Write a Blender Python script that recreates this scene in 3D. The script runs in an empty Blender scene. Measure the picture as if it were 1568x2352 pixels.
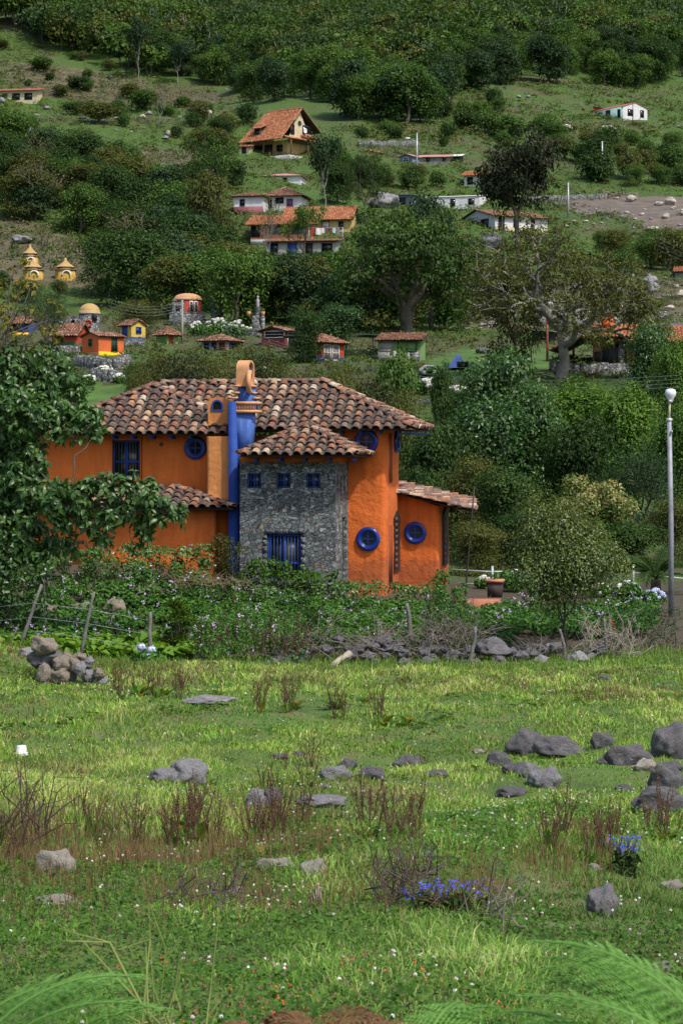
import bpy, math
import numpy as np
from math import radians, sin, cos, pi, sqrt, atan2
from mathutils import Vector, Matrix, noise as mnoise

S = bpy.context.scene
COL = S.collection
RNG = np.random.default_rng(7)
R_ = lambda a, b: float(RNG.uniform(a, b))

# ------------------------------------------------------------------ camera, sky, sun, exposure
F = 80 / 36 * 2352.0          # focal length in pixels of a 1568 x 2352 view of the place
HZ = 1060.0                   # row of the horizon in that view
cam_data = bpy.data.cameras.new('camera'); cam = bpy.data.objects.new('camera', cam_data); COL.objects.link(cam)
cam_data.sensor_fit = 'VERTICAL'; cam_data.sensor_height = 36; cam_data.sensor_width = 24; cam_data.lens = 80
cam_data.shift_y = -(1176 - HZ) / 2352
cam.location = (0, 0, 0); cam.rotation_euler = (radians(90), 0, 0)
cam_data.clip_start = 0.3; cam_data.clip_end = 6000
cam_data.dof.use_dof = True; cam_data.dof.focus_distance = 60; cam_data.dof.aperture_fstop = 24
S.camera = cam

SUN = Vector((0.40, -0.42, 0.82)).normalized()
W = bpy.data.worlds.new('World'); S.world = W; W.use_nodes = True
wn = W.node_tree.nodes; bg = wn['Background']
sky = wn.new('ShaderNodeTexSky'); sky.sky_type = 'NISHITA'; sky.sun_disc = False
sky.sun_elevation = math.asin(SUN.z); sky.sun_rotation = atan2(SUN.x, SUN.y)
sky.air_density = 1.0; sky.dust_density = 3.0; sky.ozone_density = 1.0
W.node_tree.links.new(sky.outputs[0], bg.inputs[0]); bg.inputs[1].default_value = 0.15
sl = bpy.data.lights.new('sun', 'SUN'); sl.energy = 3.3; sl.angle = radians(2.5); sl.color = (1.0, 0.95, 0.86)
so = bpy.data.objects.new('sun', sl); COL.objects.link(so); so.rotation_euler = (-SUN).to_track_quat('-Z', 'Y').to_euler()
so.location = (30, -20, 60)
S.view_settings.view_transform = 'Standard'; S.view_settings.look = 'None'
S.view_settings.exposure = 0.22; S.view_settings.gamma = 1.0
S.render.engine = 'CYCLES'
S.cycles.max_bounces = 5; S.cycles.transparent_max_bounces = 6; S.cycles.transmission_bounces = 3
S.cycles.diffuse_bounces = 3; S.cycles.glossy_bounces = 2

# ------------------------------------------------------------------ tagging
def tag(o, label=None, cat=None, group=None, kind=None):
    if label: o['label'] = label
    if cat: o['category'] = cat
    if group: o['group'] = group
    if kind: o['kind'] = kind
    return o
def empty(name, loc, rz=0.0, label=None, cat=None, group=None):
    o = bpy.data.objects.new(name, None); COL.objects.link(o)
    o.location = loc; o.rotation_euler = (0, 0, rz); o.empty_display_size = 0.3
    return tag(o, label, cat, group)
KIDS = {}
def link(name, me, parent=None):
    o = bpy.data.objects.new(name, me); COL.objects.link(o)
    if parent is not None:
        o.parent = parent; KIDS.setdefault(parent.name, []).append(o)
    return o
def copy_tree(o, parent=None):
    c = o.copy(); COL.objects.link(c)
    if parent is not None:
        c.parent = parent; KIDS.setdefault(parent.name, []).append(c)
    for ch in list(KIDS.get(o.name, [])):
        copy_tree(ch, c)
    return c

# ------------------------------------------------------------------ mesh collector
def nrm(v):
    v = np.asarray(v, float); return v / (np.linalg.norm(v, axis=-1, keepdims=True) + 1e-12)
class MB:
    def __init__(s): s.V = []; s.F = []; s.n = 0
    def add(s, V, F_, mi=0):
        V = np.asarray(V, float).reshape(-1, 3); F_ = np.asarray(F_, np.int64)
        if len(F_) == 0: return s
        s.F.append((F_ + s.n, mi)); s.V.append(V); s.n += len(V); return s
    def poly(s, pts, mi=0):
        return s.add(pts, [list(range(len(pts)))], mi)
    def box(s, c, size, rz=0.0, mi=0, M=None, taper=1.0):
        x, y, z = [q / 2 for q in size]; t = taper
        V = np.array([[-x, -y, -z], [x, -y, -z], [x, y, -z], [-x, y, -z], [-x*t, -y*t, z], [x*t, -y*t, z], [x*t, y*t, z], [-x*t, y*t, z]])
        if M is not None: V = V @ np.array(M).T
        if rz: V = V @ np.array([[cos(rz), -sin(rz), 0], [sin(rz), cos(rz), 0], [0, 0, 1]]).T
        V = V + np.array(c)
        return s.add(V, [[0, 3, 2, 1], [4, 5, 6, 7], [0, 1, 5, 4], [1, 2, 6, 5], [2, 3, 7, 6], [3, 0, 4, 7]], mi)
    def bx(s, x0, x1, y0, y1, z0, z1, mi=0):
        return s.box(((x0+x1)/2, (y0+y1)/2, (z0+z1)/2), (x1-x0, y1-y0, z1-z0), mi=mi)
    def tube(s, P, r, seg=6, mi=0, cap=True):
        P = np.asarray(P, float); n = len(P); r = np.broadcast_to(np.asarray(r, float), (n,))
        T = nrm(np.gradient(P, axis=0))
        ref = np.where(np.abs(T[:, 2:3]) > 0.9, np.array([[1., 0, 0]]), np.array([[0, 0, 1.]]))
        if np.abs(T[:, 2]).mean() > 0.5: ref = np.array([[1., 0.13, 0]])
        else: ref = np.array([[0, 0.1, 1.]])
        A = nrm(np.cross(T, np.broadcast_to(ref, T.shape))); B = np.cross(T, A)
        a = np.arange(seg) * 2 * pi / seg
        V = P[:, None, :] + r[:, None, None] * (A[:, None, :] * np.cos(a)[None, :, None] + B[:, None, :] * np.sin(a)[None, :, None])
        i = np.arange(n - 1)[:, None] * seg; j = np.arange(seg)[None, :]; k = (j + 1) % seg
        Fq = np.stack([i + j, i + k, i + seg + k, i + seg + j], -1).reshape(-1, 4)
        s.add(V.reshape(-1, 3), Fq, mi)
        if cap:
            s.F.append((np.array([[(n - 1) * seg + q for q in range(seg)]]) + (s.n - n * seg), mi))
            s.F.append((np.array([[q for q in range(seg)][::-1]]) + (s.n - n * seg), mi))
        return s
    def lathe(s, prof, c=(0, 0, 0), seg=16, mi=0, M=None, sx=1, sy=1):
        prof = np.asarray(prof, float); n = len(prof); a = np.arange(seg) * 2 * pi / seg
        V = np.stack([prof[:, 0:1] * np.cos(a) * sx, prof[:, 0:1] * np.sin(a) * sy, np.repeat(prof[:, 1:2], seg, 1)], -1).reshape(-1, 3)
        if M is not None: V = V @ np.array(M).T
        i = np.arange(n - 1)[:, None] * seg; j = np.arange(seg)[None, :]; k = (j + 1) % seg
        return s.add(V + np.array(c), np.stack([i + j, i + k, i + seg + k, i + seg + j], -1).reshape(-1, 4), mi)
    def torus(s, c, Rr, r, M=None, seg=36, sub=10, mi=0, a0=0, a1=2*pi, sr=1.0):
        full = abs(a1 - a0 - 2*pi) < 1e-6
        A = np.linspace(a0, a1, seg + (0 if full else 1), endpoint=not full); b = np.arange(sub) * 2 * pi / sub
        X = (Rr + r * np.cos(b)[None, :]) * np.cos(A)[:, None]; Z = (Rr + r * np.cos(b)[None, :]) * np.sin(A)[:, None]
        Y = np.broadcast_to(r * sr * np.sin(b)[None, :], X.shape)
        V = np.stack([X, Y, Z], -1).reshape(-1, 3)
        if M is not None: V = V @ np.array(M).T
        n = len(A); i = np.arange(n if full else n - 1)[:, None]; j = np.arange(sub)[None, :]
        i2 = (i + 1) % n; j2 = (j + 1) % sub
        Fq = np.stack([i * sub + j, i * sub + j2, i2 * sub + j2, i2 * sub + j], -1).reshape(-1, 4)
        return s.add(V + np.array(c), Fq, mi)
    def prism(s, pts, z0, z1, mi=0, nz=1):
        P = np.asarray(pts, float); n = len(P)
        z = np.linspace(0, 1, nz + 1)
        z0 = np.broadcast_to(z0, (n,)); z1 = np.broadcast_to(z1, (n,))
        V = np.concatenate([np.column_stack([P, z0 + (z1 - z0) * q]) for q in z])
        i = np.arange(nz)[:, None] * n; j = np.arange(n)[None, :]; k = (j + 1) % n
        s.add(V, np.stack([i + j, i + k, i + n + k, i + n + j], -1).reshape(-1, 4), mi)
        b = s.n - len(V)
        s.F.append((np.array([[b + nz * n + q for q in range(n)]]), mi)); s.F.append((np.array([[b + q for q in range(n)][::-1]]), mi))
        return s
    def build(s, name, mats, parent=None, smooth=False, label=None):
        if not isinstance(mats, (list, tuple)): mats = [mats]
        me = bpy.data.meshes.new(name)
        V = np.concatenate(s.V) if s.V else np.zeros((0, 3))
        me.vertices.add(len(V)); me.vertices.foreach_set('co', V.astype(np.float32).ravel())
        lv = []; ls = []; mi = []; st = 0
        for f, m in s.F:
            lv.append(f.ravel()); k = f.shape[1]; ls.append(st + np.arange(len(f)) * k); st += f.size; mi.append(np.full(len(f), m))
        lv = np.concatenate(lv); ls = np.concatenate(ls); mi = np.concatenate(mi)
        me.loops.add(len(lv)); me.loops.foreach_set('vertex_index', lv.astype(np.int32))
        me.polygons.add(len(ls)); me.polygons.foreach_set('loop_start', ls.astype(np.int32))
        me.polygons.foreach_set('material_index', mi.astype(np.int32))
        for m in mats: me.materials.append(m)
        me.update(calc_edges=True); me.validate()
        if smooth: me.polygons.foreach_set('use_smooth', np.ones(len(me.polygons), bool))
        o = link(name, me, parent)
        if label: o['label'] = label
        return o

# ------------------------------------------------------------------ materials
def newmat(name):
    m = bpy.data.materials.new(name); m.use_nodes = True; nt = m.node_tree
    p = nt.nodes['Principled BSDF']; return m, nt, p
def N(nt, t, **kw):
    n = nt.nodes.new(t)
    for k, v in kw.items():
        if hasattr(n, k): setattr(n, k, v)
        else: n.inputs[k.replace('_', ' ')].default_value = v
    return n
def ramp(nt, stops, fac, interp='LINEAR'):
    r = nt.nodes.new('ShaderNodeValToRGB'); e = r.color_ramp.elements; r.color_ramp.interpolation = interp
    while len(e) < len(stops): e.new(0.5)
    for i, (p, c) in enumerate(stops):
        e[i].position = p; e[i].color = (*c, 1) if len(c) == 3 else c
    nt.links.new(fac, r.inputs[0]); return r.outputs[0]
def mix(nt, a, b, fac, typ='MIX'):
    m = nt.nodes.new('ShaderNodeMix'); m.data_type = 'RGBA'; m.blend_type = typ
    for s_, v in ((0, fac), (6, a), (7, b)):
        if hasattr(v, 'is_linked') or hasattr(v, 'links'): nt.links.new(v, m.inputs[s_])
        elif isinstance(v, (int, float)): m.inputs[s_].default_value = v
        else: m.inputs[s_].default_value = (*v, 1)
    return m.outputs[2]
def objco(nt): return nt.nodes.new('ShaderNodeTexCoord').outputs['Object']
def noise(nt, scale, detail=4, rough=0.55, co=None, dist=0.0):
    n = nt.nodes.new('ShaderNodeTexNoise'); n.inputs['Scale'].default_value = scale
    n.inputs['Detail'].default_value = detail; n.inputs['Roughness'].default_value = rough; n.inputs['Distortion'].default_value = dist
    if co is not None: nt.links.new(co, n.inputs['Vector'])
    return n.outputs[0]
def bump(nt, p, h, strength=0.5, dist=0.05):
    b = nt.nodes.new('ShaderNodeBump'); b.inputs['Strength'].default_value = strength; b.inputs['Distance'].default_value = dist
    nt.links.new(h, b.inputs['Height']); nt.links.new(b.outputs[0], p.inputs['Normal'])
def plain(name, c, rough=0.7, var=0.25, sc=3.0, metal=0.0, bmp=0.0, bsc=20):
    m, nt, p = newmat(name); co = objco(nt)
    d = tuple(x * (1 - var) for x in c); l = tuple(min(1, x * (1 + var * 0.6)) for x in c)
    nt.links.new(ramp(nt, [(0.3, d), (0.7, l)], noise(nt, sc, 6, 0.65, co)), p.inputs['Base Color'])
    p.inputs['Roughness'].default_value = rough; p.inputs['Metallic'].default_value = metal
    if bmp: bump(nt, p, noise(nt, bsc, 4, 0.6, co), bmp, 0.03)
    return m
def leafmat(name, cols, trans=0.32, rough=0.62, nsc=0.9, spec=0.22):
    m, nt, p = newmat(name)
    g = nt.nodes.new('ShaderNodeNewGeometry'); oi = nt.nodes.new('ShaderNodeObjectInfo')
    isl = g.outputs['Random Per Island']
    nz = noise(nt, nsc, 3, 0.6, objco(nt))
    a = N(nt, 'ShaderNodeMath', operation='MULTIPLY'); nt.links.new(isl, a.inputs[0]); a.inputs[1].default_value = 0.62
    b = N(nt, 'ShaderNodeMath', operation='MULTIPLY_ADD'); nt.links.new(nz, b.inputs[0]); b.inputs[1].default_value = 0.9; nt.links.new(a.outputs[0], b.inputs[2])
    c = N(nt, 'ShaderNodeMath', operation='MULTIPLY_ADD'); nt.links.new(oi.outputs['Random'], c.inputs[0]); c.inputs[1].default_value = 0.30
    nt.links.new(b.outputs[0], c.inputs[2])
    d = N(nt, 'ShaderNodeMath', operation='ADD'); nt.links.new(c.outputs[0], d.inputs[0]); d.inputs[1].default_value = -0.40
    n = len(cols); col = ramp(nt, [(i / (n - 1), q) for i, q in enumerate(cols)], d.outputs[0])
    nt.links.new(col, p.inputs['Base Color']); p.inputs['Roughness'].default_value = rough
    p.inputs['Specular IOR Level'].default_value = spec
    t = nt.nodes.new('ShaderNodeBsdfTranslucent')
    bc = nt.nodes.new('ShaderNodeBrightContrast'); nt.links.new(col, bc.inputs[0]); bc.inputs[1].default_value = 0.0
    nt.links.new(mix(nt, col, (0.9, 1.0, 0.25), 0.75, 'MULTIPLY'), t.inputs[0])
    ms = nt.nodes.new('ShaderNodeMixShader'); ms.inputs[0].default_value = trans
    nt.links.new(p.outputs[0], ms.inputs[1]); nt.links.new(t.outputs[0], ms.inputs[2])
    nt.links.new(ms.outputs[0], nt.nodes['Material Output'].inputs[0])
    return m

# ------------------------------------------------------------------ terrain
def sines(seed, n, wl, amp):
    r = np.random.default_rng(seed); a = r.uniform(0, 2*pi, n); k = 2*pi / (wl * r.uniform(0.6, 1.6, n)); ph = r.uniform(0, 2*pi, n)
    def f(x, y):
        z = 0
        for i in range(n): z = z + np.sin((x * cos(a[i]) + y * sin(a[i])) * k[i] + ph[i])
        return z * amp / sqrt(n)
    return f
_P = np.array([[-40, -0.6], [0, -1.45], [8, -1.98], [20, -2.77], [40, -4.1], [57, -5.22], [61, -5.38], [64, -5.2], [70, -4.7], [76, -4.35], [86, -4.4], [100, -4.0],
    [120, -1.2], [140, 2.4], [170, 7.5], [200, 10.8], [250, 18], [300, 27], [400, 48], [450, 60], [550, 82], [700, 114], [900, 175], [1100, 250], [1500, 420], [2000, 640]], float)
_ys = np.concatenate([np.arange(-40, 100, 0.5), np.arange(100, 2000, 2.0)])
_zs = np.mean([np.interp(_ys + q * np.clip(np.abs(_ys) * 0.06, 0.6, 40), _P[:, 0], _P[:, 1]) for q in np.linspace(-1, 1, 9)], axis=0)
s1 = sines(1, 6, 260, 1); s2 = sines(2, 8, 60, 1); s3 = sines(3, 10, 14, 1); s4 = sines(4, 12, 3.0, 1); s5 = sines(5, 12, 0.9, 1)
def T(x, y):
    x = np.asarray(x, float); y = np.asarray(y, float)
    z = np.interp(y, _ys, _zs)
    far = np.clip((y - 110) / 200, 0, 1)
    z = z + s1(x, y) * 5.0 * far * np.clip(y / 500, 0, 1.5) + s2(x, y) * (1.3 * far) + s3(x, y) * (0.12 + 0.25 * far) * np.clip((y - 5) / 20, 0.2, 1)
    near = np.clip((62 - y) / 10, 0, 1)
    z = z + near * (s4(x, y) * 0.075 + s5(x, y) * 0.024)
    z = z + 0.95 * np.exp(-((y - 75) / 6.5) ** 2) * np.clip((-2.5 - x) / 4, 0, 1)
    # bank rising on the left of the meadow
    z = z + 0.75 * np.exp(-((x + 9.2) / 2.6) ** 2 - ((y - 51) / 8.0) ** 2) * (x < 0)
    return z
def at(X, Y, d): return np.array([(X - 784) / F * d, d, (HZ - Y) / F * d])
_dd = np.geomspace(5, 1600, 5000)
_hc = {}
def hit(X, Y, dmin=5):
    key = round(X / 5)
    if key not in _hc: t = T((key * 5 - 784) / F * _dd, _dd); _hc[key] = (t, t / _dd)
    t, ang = _hc[key]; k0 = int(np.searchsorted(_dd, dmin)); m = ang[k0:] >= (HZ - Y) / F
    k = k0 + int(np.argmax(m)) if m.any() else len(_dd) - 1
    return float((X - 784) / F * _dd[k]), float(_dd[k]), float(t[k])
def gx(X, d):
    x = (X - 784) / F * d; return x, d, float(T(x, d))

LMK = [(46, 222, 'the long cream house'), (655, 305, 'the steep-roofed house'), (1430, 258, 'the upper right bungalow'), (990, 362, 'the blue-grey hut'), (890, 336, 'the dry stone wall'), (1115, 410, 'the russet tree'), (1010, 462, 'the flat-roofed block'), (1160, 510, 'the white gabled house'), (650, 408, 'the pink-roofed house'),
 (570, 470, 'the pink-based house'), (740, 500, 'the yellow house'), (660, 530, 'the peach house'), (90, 610, 'the mustard towers'), (206, 730, 'the domed stone tower'), (230, 790, 'the orange-red cabin'), (302, 760, 'the yellow cabin'), (384, 770, 'the small green cabin'), (431, 705, 'the round red house'), (592, 720, 'the stone pillar monument'), (735, 805, 'the lattice-windowed cabin'),
 (915, 800, 'the green-walled shed'), (1051, 832, 'the blue tent'), (930, 620, 'the big spreading tree'), (1285, 620, 'the wide sparse tree'), (1400, 790, 'the stone tiled house'), (1420, 490, 'the bare burnt field'), (1382, 360, 'the slim pale utility pole'), (318, 130, 'the pale-trunked lone tree'), (365, 240, 'the crooked half-dead tree'), (350, 390, 'the bright grass strip'), (880, 460, 'the great rounded boulder'), (150, 400, 'the left thicket'), (1100, 240, 'the pasture below the forest'), (800, 240, 'the forest bulge'), (1320, 740, 'the huge slanting boulder')]
def where(X, Y):
    b = min(LMK, key=lambda q: (q[0] - X) ** 2 + ((q[1] - Y) * 1.3) ** 2); dx, dy = X - b[0], Y - b[1]; D = sqrt(dx*dx + dy*dy)
    d = ('right of' if dx > 0 else 'left of') if abs(dx) > abs(dy) * 1.4 else ('below' if dy > 0 else 'above')
    if D > 30 and .45 < abs(dx) / (abs(dy) + 1e-6) < 1.4: d = ('below and ' if dy > 0 else 'above and ') + ('right of' if dx > 0 else 'left of')
    return ('close ' if D < 45 else '' if D < 100 else 'well ' if D < 170 else 'far ') + d + ' ' + b[2]
def pip(px, py, poly):
    px = np.asarray(px, float); py = np.asarray(py, float); inside = np.zeros(px.shape, bool); n = len(poly)
    for i in range(n):
        x1, y1 = poly[i]; x2, y2 = poly[(i + 1) % n]
        c = ((y1 > py) != (y2 > py)) & (px < (x2 - x1) * (py - y1) / (y2 - y1 + 1e-12) + x1)
        inside ^= c
    return inside

def terrain():
    ys = np.concatenate([np.arange(-36, 4, 2.0), np.arange(4, 66, 0.22), 66 * np.geomspace(1, 2000 / 66, 330)])
    us = np.linspace(-0.62, 0.62, 360); us = np.sign(us) * np.abs(us) ** 1.25
    Y, U = np.meshgrid(ys, us, indexing='ij'); X = U * (Y + 48) * 1.0
    Z = T(X, Y); n, m = Y.shape
    V = np.stack([X, Y, Z], -1).reshape(-1, 3)
    i = np.arange(n - 1)[:, None] * m; j = np.arange(m - 1)[None, :]
    Fq = np.stack([i + j, i + j + 1, i + m + j + 1, i + m + j], -1)
    rowd = np.repeat(ys[:-1][:, None], m - 1, 1).reshape(-1); Fq = Fq.reshape(-1, 4)
    # near meadow
    m1, nt, p = newmat('meadow_soil'); co = objco(nt)
    c = ramp(nt, [(0.3, (0.035, 0.065, 0.012)), (0.5, (0.075, 0.135, 0.020)), (0.66, (0.13, 0.115, 0.045))], noise(nt, 1.3, 8, 0.7, co))
    nt.links.new(c, p.inputs['Base Color']); p.inputs['Roughness'].default_value = 0.95
    bump(nt, p, noise(nt, 9, 5, 0.7, co), 0.6, 0.05)
    m2, nt, p = newmat('hill_ground'); co = objco(nt)
    big = noise(nt, 0.03, 5, 0.6, co); mid = noise(nt, 0.22, 6, 0.65, co); fine = noise(nt, 1.6, 6, 0.75, co)
    green = ramp(nt, [(0.3, (0.018, 0.045, 0.005)), (0.5, (0.044, 0.095, 0.008)), (0.7, (0.090, 0.15, 0.015))], fine)
    dry = ramp(nt, [(0.3, (0.035, 0.036, 0.016)), (0.55, (0.085, 0.075, 0.034)), (0.75, (0.15, 0.125, 0.065))], fine)
    s = N(nt, 'ShaderNodeMath', operation='MULTIPLY_ADD'); nt.links.new(mid, s.inputs[0]); s.inputs[1].default_value = 0.7; nt.links.new(big, s.inputs[2])
    msk = ramp(nt, [(0.44, (0, 0, 0)), (0.53, (1, 1, 1))], s.outputs[0])
    s.inputs[1].default_value = 0.55; 
    half = N(nt, 'ShaderNodeMath', operation='MULTIPLY'); nt.links.new(s.outputs[0], half.inputs[0]); half.inputs[1].default_value = 0.62
    msk = ramp(nt, [(0.47, (0, 0, 0)), (0.56, (0.85, 0.85, 0.85))], half.outputs[0])
    nt.links.new(mix(nt, green, dry, msk), p.inputs['Base Color']); p.inputs['Roughness'].default_value = 0.95
    bump(nt, p, mix(nt, mid, fine, 0.5), 0.9, 0.6)
    # bare burnt field, dry slopes and lawns are faces of the same sheet with their own ground cover
    m3 = plain('bare_soil', (0.13, 0.105, 0.085), 0.95, 0.45, 0.5, bmp=0.8, bsc=1.5)
    m4 = plain('mown_lawn', (0.058, 0.125, 0.016), 0.95, 0.45, 0.5, bmp=0.4, bsc=4)
    m5 = plain('dry_slope', (0.098, 0.086, 0.044), 0.95, 0.6, 0.35, bmp=0.8, bsc=1.2)
    m6 = plain('garden_soil', (0.065, 0.05, 0.03), 0.95, 0.4, 1.5, bmp=0.8, bsc=4)
    mi = np.where(rowd < 61.5, 0, np.where(rowd < 82, 5, 1))
    C = V[Fq].mean(1); px = 784 + C[:, 0] / np.maximum(C[:, 1], 1) * F; py = HZ - C[:, 2] / np.maximum(C[:, 1], 1) * F
    far = rowd >= 100
    def zone(poly, k, dmin=100, dmax=900):
        mi[far & pip(px, py, poly) & (C[:, 1] > dmin) & (C[:, 1] < dmax)] = k
    zone([(1270, 462), (1400, 440), (1500, 450), (1640, 455), (1640, 560), (1540, 540), (1440, 500), (1330, 490)], 2)
    zone([(1000, 640), (1120, 620), (1240, 640), (1400, 650), (1640, 640), (1640, 730), (1400, 745), (1180, 760), (1010, 745)], 4)
    zone([(-60, 490), (60, 500), (200, 560), (300, 640), (200, 660), (-60, 640)], 4)
    zone([(0, 150), (150, 150), (380, 200), (520, 215), (480, 250), (300, 240), (100, 230)], 4)
    zone([(260, 350), (420, 345), (500, 360), (430, 375), (290, 378)], 4)
    zone([(300, 376), (430, 376), (400, 400), (300, 400)], 3)
    zone([(1060, 800), (1270, 800), (1270, 850), (1180, 860), (980, 880), (980, 830)], 3)
    zone([(180, 880), (300, 880), (290, 930), (180, 930)], 3, 95)
    mb = MB(); mb.add(V, Fq[mi == 0] if 0 else Fq, 0)
    o = mb.build('ground', [m1, m2, m3, m4, m5, m6], smooth=True)
    o.data.polygons.foreach_set('material_index', mi.astype(np.int32)); tag(o, kind='structure')
terrain()
# ------------------------------------------------------------------ shared building materials
def stucco(name, c, bs=0.5):
    m, nt, p = newmat(name); co = objco(nt)
    a = noise(nt, 0.9, 6, 0.7, co); b = noise(nt, 5.0, 5, 0.6, co)
    d = tuple(x * 0.80 for x in c); l = (min(1, c[0] * 1.12), c[1] * 1.18, c[2] * 1.35)
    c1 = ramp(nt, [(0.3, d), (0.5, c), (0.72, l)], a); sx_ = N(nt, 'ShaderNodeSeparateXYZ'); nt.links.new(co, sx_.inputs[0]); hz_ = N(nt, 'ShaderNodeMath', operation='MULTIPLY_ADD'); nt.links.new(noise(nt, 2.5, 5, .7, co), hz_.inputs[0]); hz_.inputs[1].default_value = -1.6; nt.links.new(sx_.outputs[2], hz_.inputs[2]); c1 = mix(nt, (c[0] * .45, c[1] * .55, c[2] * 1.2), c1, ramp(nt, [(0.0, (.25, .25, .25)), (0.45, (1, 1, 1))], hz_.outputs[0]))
    mp = N(nt, 'ShaderNodeMapping'); mp.inputs['Scale'].default_value = (3.5, 3.5, 0.35); nt.links.new(co, mp.inputs[0])
    st = ramp(nt, [(0.35, (0.62, 0.58, 0.55)), (0.6, (1, 1, 1))], noise(nt, 1.0, 6, 0.65, mp.outputs[0]))
    nt.links.new(mix(nt, c1, st, 0.55, 'MULTIPLY'), p.inputs['Base Color']); p.inputs['Roughness'].default_value = 0.92
    bump(nt, p, mix(nt, b, noise(nt, 2.2, 5, 0.6, co, 1.5), 0.55), bs, 0.09)
    return m
def tilemat(name, cols, lich=0.5):
    m, nt, p = newmat(name); co = objco(nt)
    g = nt.nodes.new('ShaderNodeNewGeometry')
    c = ramp(nt, cols, g.outputs['Random Per Island'])
    n1 = noise(nt, 7, 7, 0.75, co); n2 = noise(nt, 1.7, 5, 0.7, co)
    c = mix(nt, c, ramp(nt, [(0.35, (0.30, 0.27, 0.25)), (0.6, (1, 1, 1))], n1), 0.9, 'MULTIPLY')
    lm = ramp(nt, [(0.56, (0, 0, 0)), (0.66, (lich, lich, lich))], n1)
    c = mix(nt, c, (0.42, 0.39, 0.30), lm)
    c = mix(nt, c, (0.03, 0.035, 0.018), ramp(nt, [(0.60, (0, 0, 0)), (0.74, (0.75, 0.75, 0.75))], n2))
    nt.links.new(c, p.inputs['Base Color']); p.inputs['Roughness'].default_value = 0.85
    bump(nt, p, n1, 0.6, 0.02); return m
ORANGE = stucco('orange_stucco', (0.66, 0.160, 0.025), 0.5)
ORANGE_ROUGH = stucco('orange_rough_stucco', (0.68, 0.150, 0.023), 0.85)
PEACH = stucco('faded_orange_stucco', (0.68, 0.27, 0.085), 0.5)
BLUE = plain('blue_paint', (0.008, 0.050, 0.27), 0.8, 0.35, 2.5, bmp=0.2, bsc=12)
def _worn():
    m, nt, p = newmat('worn_blue_paint'); co = objco(nt)
    mp = N(nt, 'ShaderNodeMapping'); mp.inputs['Scale'].default_value = (6, 6, 1.2); nt.links.new(co, mp.inputs[0])
    c = ramp(nt, [(0.35, (0.02, 0.07, 0.30)), (0.55, (0.06, 0.14, 0.42)), (0.72, (0.19, 0.28, 0.52))], noise(nt, 1.2, 7, 0.7, mp.outputs[0]))
    nt.links.new(c, p.inputs['Base Color']); p.inputs['Roughness'].default_value = 0.8; bump(nt, p, noise(nt, 9, 4, 0.6, co), 0.3, 0.03); return m
BLUE_WORN = _worn()
RINGBLUE = plain('glossy_dark_blue_paint', (0.006, 0.028, 0.22), 0.28, 0.2, 2)
TILE = tilemat('aged_clay_tile', [(0.0, (0.095, 0.066, 0.058)), (0.2, (0.17, 0.09, 0.066)), (0.38, (0.33, 0.135, 0.075)), (0.52, (0.16, 0.115, 0.10)), (0.66, (0.42, 0.20, 0.115)), (0.78, (0.20, 0.145, 0.125)), (0.9, (0.54, 0.34, 0.21)), (1.0, (0.62, 0.52, 0.42))])
TILE2 = tilemat('terracotta_tile', [(0, (0.40, 0.13, 0.055)), (0.4, (0.52, 0.19, 0.085)), (0.8, (0.62, 0.27, 0.13)), (1, (0.66, 0.38, 0.23))], 0.2)
TILE3 = tilemat('sandy_red_tile', [(0, (0.16, 0.065, 0.04)), (0.4, (0.28, 0.12, 0.075)), (0.8, (0.38, 0.2, 0.13)), (1, (0.46, 0.33, 0.24))], 0.3)
CHAN = plain('grimy_shaded_channel_tile', (0.085, 0.075, 0.066), 0.95, 0.5, 3, bmp=.5)  # channel tiles: grime, plus shade between the cover tiles painted into the colour
DECK = plain('dark_roof_underside', (0.05, 0.032, 0.022), 0.9, 0.3)
GLASS = plain('dark_window_glass', (0.012, 0.016, 0.014), 0.08, 0.5, 2.0)
def _curt():
    m, nt, p = newmat('curtain_behind_glass'); co = objco(nt)
    w = N(nt, 'ShaderNodeTexWave'); w.inputs['Scale'].default_value = 3.2; w.inputs['Distortion'].default_value = 2.5; w.inputs['Detail'].default_value = 3
    mp = N(nt, 'ShaderNodeMapping'); mp.inputs['Scale'].default_value = (1, 1, 0.08); nt.links.new(co, mp.inputs[0]); nt.links.new(mp.outputs[0], w.inputs['Vector'])
    nt.links.new(ramp(nt, [(0.3, (0.012, 0.016, 0.013)), (0.75, (0.05, 0.055, 0.045)), (1, (0.11, 0.115, 0.10))], w.outputs[1]), p.inputs['Base Color'])
    p.inputs['Roughness'].default_value = 0.25; return m
CURT = _curt()
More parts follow.
